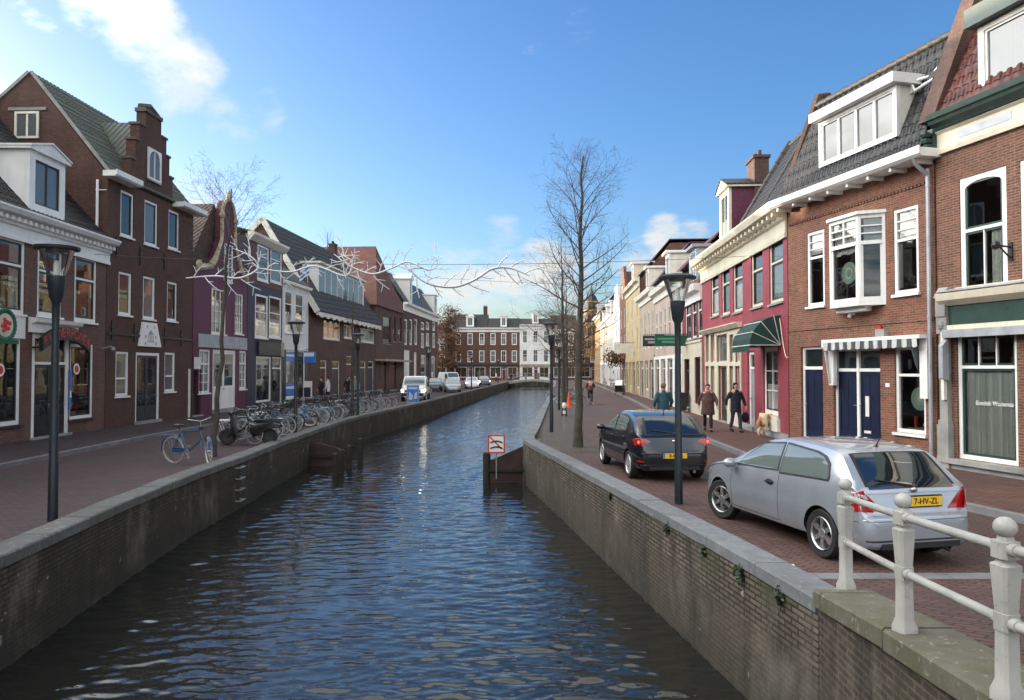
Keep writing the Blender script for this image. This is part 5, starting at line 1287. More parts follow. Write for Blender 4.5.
for k in (3, 5, 7): p = shell(0, k); ins = .55 * (1 - math.sin(PI / 2 * k / nb)); mb.tube([(a1, p[0] - .01, p[1] + .01), (a0 + ins, p[0] - .01, p[1] + .01)], .02, 5); mb.tube([(a0 + ins, p[0] - .01, p[1] + .01), (a0, -.02, zb2)], .02, 5)
mb.build("awning_ribs", "offwhite", ao)
mb = MB(); n = 14; mb.tube([(a1 + .05 + .9 * (i / n), -.05, zt_ - .1 - 1.3 * math.sin(i / n * PI * .62)) for i in range(n)], .012, 4); H.child("awning_cord", mb, "offwhite")
# cornice with modillions
zc = hz
H.cornice([(-.002, zc - .55), (-.08, zc - .55), (-.10, zc - .42), (-.07, zc - .40), (-.07, zc - .02), (-.16, zc + .04), (-.18, zc + .22), (-.52, zc + .30), (-.60, zc + .50), (-.60, zc + .56), (-.002, zc + .60)], "cream", (-.44, -.17, zc + .12, zc + .235, .16, .52), (.10, .0))
hr = zc + .55; xs_ = H.px(741, 205, .1)[0]
H.roof([(-.1, hr), (2.0, hr + 3.4), (7, hr + 3.8), (9, hr)], "t_black", tiles=[0], x0=xs_ + .3, ridge=1, over=(0, .0))
H.roof([(-.1, hr), (1.6, hr + 1.25), (7, hr + 1.3), (9, hr)], "t_black", tiles=[0], x0=0, x1=xs_ + .28)
for xq, tt in ((xs_ + .3, .3), (W_ - .16, .34), (xs_ + 3.0, .22)):
    mb = MB()
    for i in range(9):
        f0, f1 = i / 9, (i + 1) / 9; mb.tube([(xq, -.05 + 2.0 * f0, hr + .1 + 3.4 * f0), (xq, -.05 + 2.0 * f1 + .03, hr + .18 + 3.4 * f1 + .03)], [.20 * tt / .3, .14 * tt / .3], 7)
    H.child("verge_tiles", mb, "ridge", smooth=50)
q0, q1 = H.px(720.5, 200, .1)[0], H.px(731.5, 200, .1)[0]; z0_, z1_ = hr + .08, H.px(727, 187, .1)[1]
H.dormer(q0, q0 + 1.7, z0_, z1_ - .12, .05, 2.2, wallm="cream", roofm="t_black", sidem="w_maroon", kind="gable", rh=.5, frame=.22, pane="p2", fr="cream", rows=2)
H.chimney(q0 + 1.2, 1.4, hr + .8, H.px(738, 181, 1.4)[1], 1.2, .6, "b_brown")

# --- dark red house with cream ground floor
H = RH("dark_red_house", "dark red house over a cream ground floor, with red roof and pale blue dormer", 41.9, 36.24)
W_ = H.W; hz = 6.2
up = [H.rect(*q) for q in ((685.8, 690.8, 298, 340), (692.5, 696.5, 295, 338), (698.2, 702.2, 291.5, 337))]; lo = [H.rect(685, 690.5, 359, 408), H.rect(695.5, 701.5, 357, 404)]
H.wall("w_darkred", hz, 9, [(0, hz), (2.8, hz + 4.2), (9, hz)], holes=up + lo)
for i, r in enumerate(up): H.window(r, pane="p1", fr="white", fw=.09, tf=.6, sash="dark_frame", y=.02, sill="stone")
zc = H.px(693, 341)[1]; mb = MB(); xs = [.02, lo[0][0], lo[0][1], lo[1][0], lo[1][1], W_ - .02]
for a, b in ((0, 1), (2, 3), (4, 5)): mb.box(xs[a], xs[b], -.05, -.003, -.2, zc)
for r in lo: mb.box(r[0], r[1], -.05, -.003, r[3], zc)
mb.box(lo[1][0], lo[1][1], -.05, -.003, -.2, lo[1][2]); mb.box(.02, W_ - .02, -.10, -.052, zc - .12, zc, 0); H.child("ground_floor_front", mb, "w_cream")
H.door(lo[0], leaf="dark_frame", fr="dark_frame", tf=.75, glazed=.6); H.window(lo[1], pane="p1", fr="dark_frame", fw=.08, sill=None)
H.cornice([(-.002, hz - .5), (-.1, hz - .5), (-.12, hz - .1), (-.4, hz + .0), (-.48, hz + .3), (-.002, hz + .32)], "white")
hr = hz + .28; H.roof([(-.1, hr), (2.2, hr + 3.2), (7, hr + 3.4), (9, hr)], "t_red", tiles=[0], ridge=1)
M["paleblue"] = plain("pale_blue_paint", (.45, .52, .58), .5, var=.1)
q0 = H.px(690, 255, .1)[0]; H.dormer(max(.4, q0), max(.4, q0) + 2.0, hr + .1, hr + 2.1, .05, 1.8, wallm="paleblue", roofm="zinc", frame=.2, pane="p3", rows=2)
H.chimney(W_ - .9, 2.6, hr + 2.6, hr + 4.5, .8, .6, "b_brown")

# --- the terrace further on
def terrace(name, label, d0, d1, hz, mat, cols, floors, roof, rmat, trim="white", ground_mat=None, gable=False, dorm=0, wn=.9, cat="house", z1=3.6):
    H = RH(name, label, d1, d0, cat); W_ = H.W; ops = []; fh = (hz - z1 - .5) / floors
    for f in range(floors):
        for c in range(cols):
            xm = W_ * (c + .5) / cols; w = min(wn, W_ / cols * .62); ops.append((xm - w / 2, xm + w / 2, z1 + .3 + f * fh, z1 + .3 + f * fh + fh * .74))
    g = []; k = max(2, int(W_ / 2.6))
    for i in range(k): xm = W_ * (i + .5) / k; g.append((xm - W_ / k * .36, xm + W_ / k * .36, 0 if i % 2 == 0 else .6, 2.95))
    prof = [(0, hz)] + roof[1:-1] + [(9, hz)]
    H.wall(mat, hz, 9, prof if not gable else [(0, hz), (9, hz)], holes=ops + g, sidemat="b_far")
    for r in ops: H.window(r, pane=H.rr.choice(PK), fr=trim, fw=.11, simple=True, tf=.6, y=.03)
    for i, r in enumerate(g):
        if i % 2 == 0: H.door(r, leaf=H.rr.choice(["dark_frame", "navy", "black"]), fr=trim, tf=.78, glazed=.7)
        else: H.window(r, pane=H.rr.choice(["p1", "p4"]), fr=trim, fw=.1, simple=True, tf=.75, up=(2, 1))
    mb = MB()
    if ground_mat:
        xs = sorted([.02, W_ - .02] + [q for r in g for q in (r[0], r[1])])
        for a, b in zip(xs[::2], xs[1::2]): mb.box(a, b, -.05, -.003, -.2, z1 - .25)
        for r in g: mb.box(r[0], r[1], -.05, -.003, r[3], z1 - .25)
        H.child("ground_floor_front", mb, ground_mat)
    if gable:
        zt = gable; rise = zt - hz; n = 5; pl = [(.02, hz)]
        for i in range(n): pl += [(.02 + W_ * .42 * i / n, hz + rise * (i + 1) / n), (.02 + W_ * .42 * (i + 1) / n, hz + rise * (i + 1) / n)]
        pl += [(W_ - x, z) for x, z in pl[::-1]]; mb = MB(); mb.prism([(x, z + .003) for x, z in pl], -.012, .3, "y"); gg = H.child("stepped_gable", mb, mat)
        H.window((W_ / 2 - .4, W_ / 2 + .4, hz + .2, hz + 1.5), pane="p1", fr=trim, fw=.1, y=-.07, simple=True)
        H.roof_front([(0, hz - .1), (W_ / 2, zt - .5), (W_, hz - .1)], rmat, .32, 10)
    else:
        H.cornice([(-.002, hz - .5), (-.1, hz - .5), (-.12, hz - .1), (-.4, hz), (-.48, hz + .3), (-.002, hz + .32)], trim, over=(.04, .04))
        H.roof([(-.1, hz + .28)] + [(y, z + .28) for y, z in roof[1:-1]] + [(9.1, hz)], rmat)
        for i in range(dorm):
            xm = W_ * (i + .5) / dorm; H.dormer(xm - .8, xm + .8, hz + .4, hz + 2.2, .05, 1.9, kind="gable" if i % 2 else "flat", frame=.2, wallm=trim, pane="p3")
    return H
rf = lambda h, r, b=2.6: [(0, h), (b, h + r), (6.5, h + r), (9, h)]
terrace("plaster_house", "pinkish plastered house with tall white windows, second beyond the raspberry house", 41.94, 53.8, 7.5, "w_pinkish", 6, 1, rf(7.5, 2.7), "t_red", "offwhite", "w_white", dorm=1, wn=1.0, z1=3.4)
terrace("plaster_house", "beige plastered shop house with cream pilasters beyond the pinkish one", 53.84, 63.3, 8.0, "w_beige", 4, 1, rf(8.0, 3.2), "t_red", "offwhite", "w_beige", dorm=1, z1=3.6, cat="shop building")
h = terrace("yellow_house", "tall yellow plastered house with red roof standing above its neighbours", 63.34, 76.0, 9.9, "w_yellow", 3, 2, rf(9.9, 3.2), "t_red", "cream", "w_yellow", dorm=1)
terrace("red_gable_house", "slim reddish house with stepped brick gable beyond the yellow house", 76.04, 83.0, 9.6, "b_red", 2, 2, rf(9.6, 3), "t_red", "white", gable=13.2)
terrace("white_gable_house", "white painted house with stepped gable in the sunny far row", 83.04, 93.6, 8.4, "w_white", 3, 2, rf(8.4, 3), "t_brown", "white", gable=12.2)
terrace("cream_house", "cream painted house with white dormer before the turret building", 93.64, 120, 9.0, "w_cream", 6, 2, rf(9.0, 3.2), "t_brown", "white", "w_white", dorm=3)
H = terrace("turret_house", "ochre brick corner building with pointed corner turret at the sunny end of the row", 120.04, 140, 11.2, "w_ochre", 4, 3, rf(11.2, 3.4), "t_brown", "offwhite", dorm=1)
mb = MB(); m_ = Matrix.Translation((.9, -.5, 0)); mb.lathe([(1.1, 4.5), (1.35, 5.2), (1.35, 13.1)], 8, 0, m_); mb.lathe([(1.55, 13.11), (1.55, 13.3)], 8, 1, m_); mb.lathe([(1.0, 13.31), (1.0, 14.8)], 8, 0, m_); mb.lathe([(1.3, 14.81), (1.3, 15.0)], 8, 1, m_); mb.lathe([(1.2, 15.01), (.85, 15.9), (.4, 16.5), (.1, 17.6), (.0, 18.2)], 8, 2, m_)
for k in range(8):
    an = PI / 8 + k * PI / 4
    for z in (6.2, 8.6, 11.0): mb.box(-.3, .3, 1.22, 1.28, z, z + 1.4, 3, m_ @ Matrix.Rotation(an, 4, "Z"))
    mb.box(-.25, .25, .89, .95, 13.5, 14.6, 3, m_ @ Matrix.Rotation(an, 4, "Z"))
H.child("turret", mb, ["w_ochre", "sandstone", "t_black", "p1"])
for z in (6.6, 9.8):
    mb = MB(); mb.box(5, 7.5, -1.1, -.003, z, z + .14); [mb.box(5.02 + i * .27, 5.06 + i * .27, -1.08, -1.04, z + .14, z + 1.0) for i in range(10)]; mb.box(5, 7.5, -1.1, -1.03, z + 1.0, z + 1.06); H.child("balcony", mb, "dark_frame")
# big brown-roofed hall that rises behind the cream house
H = House("roof_hall", "big building with a high plain brown roof rising behind the sunny far row", (24.5, 128), (22.0, 88), z0=0)
H.wall("b_far", 11, 16, [(0, 11), (8, 18), (16, 11)], holes=[]); H.roof([(-.3, 10.9), (8, 18), (16.3, 10.9)], "t_brown")
# ================================================================== STREET FURNITURE
def lamp(x, y, z, h, label):
    r = thing("street_lamp", label, "street lamp", (x, y, z), 0, "street lamps")
    k = h / 4.2
    mb = MB(); mb.lathe([(.075, 0), (.07, .9), (.066, .92), (.052, 3.05 * k)], 12); mb.build("pole", "pole", r, smooth=40)
    mb = MB(); mb.lathe([(.055, 3.0 * k), (.06, 3.28 * k), (.10, 3.36 * k), (.135, 3.64 * k), (.135, 3.69 * k), (.0, 3.70 * k)], 16); mb.build("lamp_socket", "pole", r, smooth=40)
    mb = MB(); mb.lathe([(.125, 3.695 * k), (.25, 4.08 * k)], 20, cap=False); g = mb.build("lamp_glass", "lamp_glass", r, smooth=60)
    mb = MB(); mb.lathe([(.045, 3.70 * k), (.045, 3.88 * k), (.03, 3.92 * k)], 10); mb.build("bulb", "offwhite", r, smooth=50)
    mb = MB(); mb.lathe([(.22, 4.07 * k), (.33, 4.09 * k), (.335, 4.13 * k), (.25, 4.17 * k), (.0, 4.20 * k)], 24); mb.build("lamp_cap", "pole", r, smooth=40)
    return r
lamp(-7.26, 11.76, 0, 4.42, "nearest lamp post on the left bank, in front of the flower shop")
lamp(2.97, 13.25, 0, 4.12, "lamp post on the right quay in front of the black hatchback")
for (x, y, lb) in ((1.50, 28.2, "lamp post on the right quay just past the canal bend"), (2.75, 43.3, "lamp post beside the far right bicycles"), (-8.0, 27.4, "left bank lamp post by the front of the bicycle row"), (-7.7, 37, "left bank lamp post in the middle of the bicycle row"), (-6.55, 58, "left bank lamp post beyond the white pickup"),
                   (-4.6, 84, "left bank lamp post near the oncoming parked cars"), (-2.2, 118, "farthest lamp post on the left bank before the bridge"), (6.0, 92, "farthest lamp post on the right quay")):
    lamp(x, y, 0, 4.2, lb)

# white railing on the wing wall
def rail_z(D): return tW(D) + .155
rails = thing("railing", "white painted railing with ball topped posts on the wing wall", "railing", (2.95, 6.5, rail_z(6.5)))
def rail_paint():
    t = NT("railing_paint"); o = t.coord(); c = t.mix(t.rng(t.noise(o, 5, 5), .3, .7, 0, 1), (.29, .285, .265, 1), (.39, .385, .36, 1))
    c = t.mix(t.rng(t.noise(o, 17, 5, .7), .60, .70, 0, .6), c, (.20, .17, .13, 1)); c = t.mix(t.rng(t.noise(o, 38, 4, .6), .69, .72, 0, .8), c, (.10, .045, .025, 1))
    t.set(Base_Color=c, Roughness=.55); t.bump(t.noise(o, 30, 4), .35, .006); M["rail_white"] = t.m
rail_paint()
rl = []
for (u, v0, D) in ((845, 478, 6.76), (903, 493, 5.27), (1005, 517, 3.98), (1250, 560, 2.6)):
    p = atD(u, v0, D); base = rail_z(D) - .02; rl.append((Vector((p.x, D, 0)), base, p.z))
for i, (p, b, t_) in enumerate(rl):
    h = t_ - b; mb = MB(); m_ = Matrix.Translation((p.x - 2.95, p.y - 6.5, b - rail_z(6.5)))
    def sq(prof, mi=0):      # square section with bevelled corners
        V = []; F = []
        for w, z in prof:
            w *= .77; c = w * .72; V += [(w, -c, z), (w, c, z), (c, w, z), (-c, w, z), (-w, c, z), (-w, -c, z), (-c, -w, z), (c, -w, z)]
        for k in range(len(prof) - 1):
            for j in range(8): F.append((k * 8 + j, k * 8 + (j + 1) % 8, (k + 1) * 8 + (j + 1) % 8, (k + 1) * 8 + j))
        F.append(tuple(range((len(prof) - 1) * 8, len(prof) * 8))); mb.add(V, F, mi, m_)
    rm = m_ @ Matrix.Rotation(R(8), 4, "Z"); m_ = rm
    sq([(.088, 0), (.088, .05 * h), (.062, .11 * h), (.058, .38 * h), (.064, .382 * h), (.064, .48 * h), (.058, .482 * h), (.078, .74 * h), (.05, .755 * h), (.05, .775 * h), (.072, .778 * h), (.072, .87 * h), (.045, .875 * h), (.04, .895 * h)])
    mb.ball((0, 0, h * .945), (.060, .060, .056), 14, 0, m_)
    mb.build("railing_post", "rail_white", rails, smooth=35)
for f, nm in ((.83, "top_rail"), (.43, "lower_rail")):
    for (p, b, t_), (q, b2, t2) in zip(rl, rl[1:]):
        mb = MB(); o_ = Vector((2.95, 6.5, rail_z(6.5)))
        a = Vector((p.x, p.y, b + (t_ - b) * f)) - o_; c = Vector((q.x, q.y, b2 + (t2 - b2) * f)) - o_; d = (c - a).normalized()
        mb.tube([a + d * .05, c - d * .05], .028, 10); mb.tube([a + d * .06, a + d * .11], .036, 10); mb.tube([c - d * .11, c - d * .06], .036, 10); mb.build(nm, "rail_white", rails, smooth=40)

# mooring panel, pile and sign on the right, panel and piles on the left
r_ = thing("steel_bulkhead", "rust brown steel bulkhead with sloping top reaching out from the right quay corner", "bulkhead", (.4, 23.5, WZ))
mb = MB(); mb.prism([(-.05, -.8), (-.05, 1.16), (-1.0, .74), (-1.24, .72), (-1.24, -.8)], -.05, .05, "y"); mb.build("panel", "rust", r_)
mb = MB(); mb.box(-1.20, -.02, -.12, -.051, .36, .44); mb.build("waling", "rustdark", r_)
mb = MB(); mb.lathe([(.12, -1), (.12, .94), (.09, .97), (0, .98)], 10, 0, Matrix.Translation((-1.20, -.02, 0))); mb.box(-1.30, -1.10, -.13, .11, .88, .91); mb.build("pile", "rustdark", r_, smooth=40)
s_ = thing("mooring_sign", "square red bordered no mooring sign above the steel bulkhead", "sign", (-.49, 23.28, WZ))
mb = MB(); mb.tube([(0, .04, .15), (0, .04, 1.62)], .022, 6); mb.build("sign_pole", "grey_metal", s_)
zc = 1.25; mb = MB(); mb.box(-.27, .27, -.012, .012, zc - .29, zc + .29); pl_ = mb.build("sign_panel", "signwhite", s_)
mb = MB()
for a in ((-.27, -.225, -.29, .29), (.225, .27, -.29, .29), (-.225, .225, .245, .29), (-.225, .225, -.29, -.245)): mb.box(a[0], a[1], -.018, -.013, zc + a[2], zc + a[3])
mb.tube([(-.22, -.016, zc + .24), (.17, -.016, zc - .15)], .022, 4); mb.build("red_border", "signred", s_)
mb = MB()
for zz in (.02, -.14):
    mb.tube([(-.19 + .38 * i / 12, -.020, zc + zz + .05 * math.sin(i / 12 * PI) + (.02 if zz > 0 else 0)) for i in range(13)], .024, 4)
mb.build("symbol", "black", s_)
r_ = thing("steel_bulkhead", "rust brown steel bulkhead below the bicycles on the left quay", "bulkhead", (-7.45, 27.6, WZ))
mb = MB(); mb.prism([(-.3, -.8), (-.3, .86), (.35, .84), (1.25, .58), (1.25, -.8)], -.05, .05, "y"); mb.build("panel", "rust", r_)
mb = MB(); mb.box(0, 1.25, -.12, -.051, .3, .4); mb.build("waling", "rustdark", r_)
for i, (x, y, z, lb) in enumerate(((-5.95, 25.0, .92, "dark mooring pile nearest the camera off the left bulkhead"), (-5.95, 25.8, .96, "dark mooring pile second from the camera off the left bulkhead"), (-5.88, 26.8, 1.0, "dark mooring pile third from the camera off the left bulkhead"), (-5.85, 28.6, 1.08, "dark mooring pile standing apart beyond the left bulkhead"))):
    mb = MB(); mb.lathe([(.105, -1.2), (.10, z - .18), (.07, z - .15), (0, z - .14)], 9); o = mb.build("mooring_pile", "rustdark", smooth=40, loc=(x, y, WZ)); tag(o, lb, "pile", "mooring piles by the left quay")
lad = thing("wall_ladder", "four pale steel rungs let into the left quay wall", "ladder", (-6.98, 19.0, WZ))
for k in range(4):
    mb = MB(); z = .25 + k * .28; mb.tube([(-.06, -.18, z), (.09, -.18, z), (.09, .18, z), (-.06, .18, z)], .018, 6); mb.build("rung", "grey_metal", lad)

# far bridge
br = thing("footbridge", "low arched bridge with grey post and rail parapet at the end of the canal", "bridge", (-.9, 136, 0))
mb = MB(); L_ = 9.4; n = 16
dk = [(L_ * i / n, .05 + .45 * math.sin(PI * i / n)) for i in range(n + 1)]
mb.prism([(x, z) for x, z in dk] + [(x, z - .35 - .12 * abs(2 * i / n - 1)) for i, (x, z) in list(enumerate(dk))[::-1]], 0, 6, "y"); mb.build("deck", "stone", br)
for yy in (.1, 5.9):
    for f in (.12, .37, .62, .87):
        z = .05 + .45 * math.sin(PI * f); mb = MB(); mb.box(L_ * f - .13, L_ * f + .13, yy - .12, yy + .12, z, z + 1.25); mb.build("bridge_post", "kerbstone", br)
    mb = MB()
    for hh in (.55, 1.08): mb.tube([(x, yy, z + hh) for x, z in dk], .055, 5)
    mb.build("bridge_rail", "kerbstone", br)

# ------------------------------------------------------------------ trees
def grow(mb, rr, p, d, ln, r, lev, maxlev, bend=.0, n=5):
    pts = [p.copy()]; rad = [r]; q = p.copy(); dd = d.normalized()
    for i in range(n):
        dd = (dd + Vector((rr.gauss(0, .09), rr.gauss(0, .09), rr.gauss(0, .06) + bend))).normalized(); q = q + dd * ln / n; pts.append(q.copy()); rad.append(max(.0020, r * (1 - .8 * (i + 1) / n)))
    mb.tube(pts, rad, 5 if lev < 2 else 3, 0, cap=False)
    if lev >= maxlev: return
    k = {0: 9, 1: 11, 2: 7}.get(lev, 4)
    for i in range(k):
        f = .22 + .78 * (i + rr.random()) / k; j = min(int(f * n), n - 1); b = pts[j].lerp(pts[j + 1], f * n - j); ax = (pts[j + 1] - pts[j]).normalized()
        side = ax.orthogonal(); side.rotate(Matrix.Rotation(rr.uniform(0, 2 * PI), 3, ax)); nd = (ax * .75 + side * rr.uniform(.6, 1.0)).normalized()
        grow(mb, rr, b, nd, ln * rr.uniform(.28, .50) * (1.15 - .5 * f), max(.0022, rad[j] * .5), lev + 1, maxlev, .03, 4)
def bare_tree(x, y, h, spread, r0, label, seed, first=.3, lean=(0, 0), z=0.0, limbs=34, group=None, maxlev=3, lower=1.0):
    rr = random.Random(seed); root = thing("bare_tree", label, "tree", (x, y, z), 0, group)
    mb = MB(); n = 14; pts = []; rad = []
    for i in range(n + 1):
        f = i / n; pts.append(Vector((lean[0] * f + rr.gauss(0, .025) * (f > 0), lean[1] * f + rr.gauss(0, .025) * (f > 0), h * f))); rad.append(max(.006, r0 * (1.12 - f) ** .8 * (1.25 if i == 0 else 1)))
    mb.tube(pts, rad, 10); mb.build("trunk", "bark", root, smooth=60)
    mb = MB(); ang = rr.random() * 6
    for i in range(limbs):
        f = first + (.97 - first) * (i + rr.random() * .6) / limbs; j = min(int(f * n), n - 1); b = pts[j].lerp(pts[j + 1], f * n - j); ang += 2.4 + rr.gauss(0, .3)
        prof = math.sin(PI * min(1, (1 - (f - first) / (1 - first)) * .78 + .08)) ; ln = spread * (.25 + .85 * prof) * rr.uniform(.75, 1.15) * (lower if f < first + .12 else 1)
        up = .35 + 1.1 * ((f - first) / (1 - first)); d = Vector((math.cos(ang), math.sin(ang), up))
        grow(mb, rr, b, d, ln, rad[j] * .30, 1, maxlev, .035, 6)
    mb.build("crown", "twig", root)
    return root
bare_tree(2.03, 22.8, 9.0, 1.9, .125, "tall slender bare street tree on the right quay beside the black hatchback", 12, first=.34, lean=(.12, 0), limbs=40)
bare_tree(2.65, 37.8, 8.2, 2.8, .12, "bare tree with wide low limbs, second along the right quay", 23, first=.34, limbs=22, lower=1.5, lean=(-.1, 0))
bare_tree(3.9, 53, 8.4, 2.4, .13, "bare tree beside the orange cone on the right quay", 31, first=.34, limbs=26, maxlev=2)
bare_tree(4.9, 70, 8.4, 2.4, .13, "bare tree far along the right quay, before the last lamp", 37, first=.34, limbs=26, maxlev=2)
bare_tree(6.4, 100, 9, 2.8, .14, "farthest bare tree on the right quay", 41, first=.3, limbs=26, maxlev=2)
bare_tree(-8.2, 20.4, 7.4, 1.6, .072, "slim bare tree leaning beside the black scooter on the left bank", 53, first=.66, lean=(.4, .1), limbs=20)
bare_tree(-8.3, 38.5, 6.4, .9, .09, "thin young bare tree among the left bank bicycles", 59, first=.5, limbs=16, maxlev=2)
bare_tree(-19, 76, 16.5, 2.4, .14, "bare tree whose top shows above the orange roof", 61, first=.6, limbs=22, maxlev=2)
# brown-leaved tree at the far square
M["brown_leaf"] = plain("dry_leaves", (.13, .062, .030), .8, var=.6, scale=1.5)
def leafy(x, y, h, w, label, seed, col="brown_leaf", nleaf=5200):
    r = bare_tree(x, y, h, w * .85, .28, label, seed, first=.18, limbs=36, maxlev=2)
    rr = random.Random(seed + 1); mb = MB()
    cl = [(Vector((rr.gauss(0, w * .42), rr.gauss(0, w * .42), h * rr.uniform(.22, .95))), rr.uniform(.5, 1.2)) for _ in range(70)]
    cl = [(c * 1.0 if c.z < h * .6 else Vector((c.x * .55, c.y * .55, c.z)), q) for c, q in cl]
    for i in range(nleaf):
        c, q = rr.choice(cl); p = c + Vector((rr.gauss(0, q * .6), rr.gauss(0, q * .6), rr.gauss(0, q * .5))); a = Vector((rr.gauss(0, 1), rr.gauss(0, 1), rr.gauss(0, 1))).normalized() * .13; b = a.orthogonal().normalized() * .09
        mb.face([p - a, p + b, p + a, p - b])
    mb.build("foliage", col, r)
leafy(-10.2, 118, 12.5, 3.0, "tree with dry brown leaves standing beyond the parked cars", 71)
leafy(-15.5, 126, 10, 2.6, "smaller brown leaved tree behind the corner house", 73, nleaf=3000)
leafy(10.2, 112, 9.5, 2.0, "russet leaved tree in front of the turret building", 77, nleaf=2600)

# ------------------------------------------------------------------ festive branch lights and wires over the canal
M["silver_branch"] = plain("pale_light_branch", (.68, .69, .70), .5, var=.15)
def branch_light(uv, D, label, seed, flip=False):
    rr = random.Random(seed); P_ = [atD(u, v, D) for u, v in uv]; o = P_[len(P_) // 2]
    root = thing("branch_light", label, "light garland", o, 0, "branch shaped light garlands")
    mb = MB(); cs = []
    pts = [p - o for p in P_]; fine = []
    for i in range(len(pts) - 1):
        p0, p1, p2, p3 = pts[max(i - 1, 0)], pts[i], pts[i + 1], pts[min(i + 2, len(pts) - 1)]
        for k in range(6):
            t = k / 6; fine.append(.5 * ((2 * p1) + (-p0 + p2) * t + (2 * p0 - 5 * p1 + 4 * p2 - p3) * t * t + (-p0 + 3 * p1 - 3 * p2 + p3) * t ** 3))
    fine.append(pts[-1]); N_ = len(fine); fat = 1.5 if seed == 6 else 1.0
    mb.tube(fine, [(.012 + .026 * math.sin(PI * min(1, (i + 1.5) / N_)) ** .6) * fat for i in range(N_)], 6); mb.build("main_branch", "silver_branch", root, smooth=60)
    mb = MB()
    for i in range(2, N_ - 1, 2):
        d = (fine[i + 1] - fine[i]).normalized(); s = 1 if (i // 2) % 2 else -1
        a = Vector((d.x * .6 - d.z * s, rr.uniform(-.3, .3), d.z * .6 + d.x * s)).normalized(); ln = rr.uniform(.35, .75)
        q = [fine[i] + a * ln * t_ + d * ln * .35 * t_ * t_ for t_ in (0, .35, .7, 1)]
        mb.tube(q, [.021 * fat, .019 * fat, .016 * fat, .010 * fat], 5)
        for t_, sg in ((1, 1), (2, -1)):
            a2 = Vector((a.x * .7 - a.z * sg * .8, rr.uniform(-.3, .3), a.z * .7 + a.x * sg * .8)).normalized(); mb.tube([q[t_], q[t_] + a2 * rr.uniform(.16, .34)], [.015, .008], 4)
    mb.build("side_twigs", "silver_branch", root)
branch_light([(186, 278), (215, 276), (240, 278), (258, 268), (250, 256), (232, 248)], 27, "pale branch light in front of the maroon gable", 3)
branch_light([(258, 268), (290, 272), (315, 266), (345, 276), (352, 262), (340, 254)], 27, "pale branch light in front of the broad dark roof", 4)
branch_light([(334, 254), (350, 266), (372, 274), (392, 268), (408, 262), (430, 270), (440, 262)], 27, "pale branch light in front of the orange roof", 5)
branch_light([(404, 264), (425, 282), (452, 287), (474, 280), (492, 269), (510, 268), (530, 276)], 27, "grey branch light hanging against the open sky", 6)
def wire(a, b, sag, label, r=.010):
    mb = MB(); n = 24; a, b = Vector(a), Vector(b)
    mb.tube([a.lerp(b, i / n) - Vector((0, 0, sag * 4 * (i / n) * (1 - i / n))) - a for i in range(n + 1)], r, 4); o = mb.build("span_wire", "black", loc=a); tag(o, label, "wire")
wire((-15.3, 27.0, 6.6), (8.9, 27.0, 6.55), .35, "thin wire across the canal that carries the branch lights", .008)
wire((-14.9, 43, 8.6), (9.65, 43, 7.2), .3, "thin higher wire strung across the canal farther off", .008)

# ferns and moss that root in the joint under the right hand coping
for i, (D, sz) in enumerate(((7.4, .12), (8.3, .15), (9.3, .10), (10.6, .12), (13.5, .08))):
    rr = random.Random(90 + i); x = interp(RW, D) - .01; o_ = Vector((x, D, tR(D) - .02)); mb = MB()
    for k in range(120):
        a = Vector((-abs(rr.gauss(0, .3)), rr.gauss(0, .7), rr.gauss(-.7, .6))) * sz * .5; d = Vector((rr.gauss(-.4, .4), rr.gauss(0, 1), rr.gauss(-.6, .6))).normalized() * .028; e = d.orthogonal().normalized() * .014
        a.x = min(a.x, -.004); mb.face([a - d, a + e, a + d, a - e])
    f_ = mb.build("wall_fern", "leafpot", loc=o_); tag(f_, "small dark green tuft rooted under the right hand coping", "plant", "tufts in the right quay wall")
# ================================================================== VEHICLES
def crom(pts, y):      # smooth interpolation through (y, value) points
    ys = [p[0] for p in pts]
    if y <= ys[0]: return pts[0][1]
    if y >= ys[-1]: return pts[-1][1]
    for i in range(len(pts) - 1):
        if y <= ys[i + 1]:
            t = (y - ys[i]) / (ys[i + 1] - ys[i]); p1, p2 = pts[i][1], pts[i + 1][1]
            m1 = (p2 - pts[i - 1][1]) / (ys[i + 1] - ys[i - 1]) if i else (p2 - p1) / (ys[i + 1] - ys[i])
            m2 = (pts[i + 2][1] - p1) / (ys[i + 2] - ys[i]) if i + 2 < len(pts) else (p2 - p1) / (ys[i + 1] - ys[i])
            s = (p2 - p1) / (ys[i + 1] - ys[i])
            if s == 0: m1 = m2 = 0
            else: m1 = max(min(m1 / s, 3), 0) * s; m2 = max(min(m2 / s, 3), 0) * s
            h = ys[i + 1] - ys[i]
            return (2 * t ** 3 - 3 * t * t + 1) * p1 + (t ** 3 - 2 * t * t + t) * h * m1 + (-2 * t ** 3 + 3 * t * t) * p2 + (t ** 3 - t * t) * h * m2
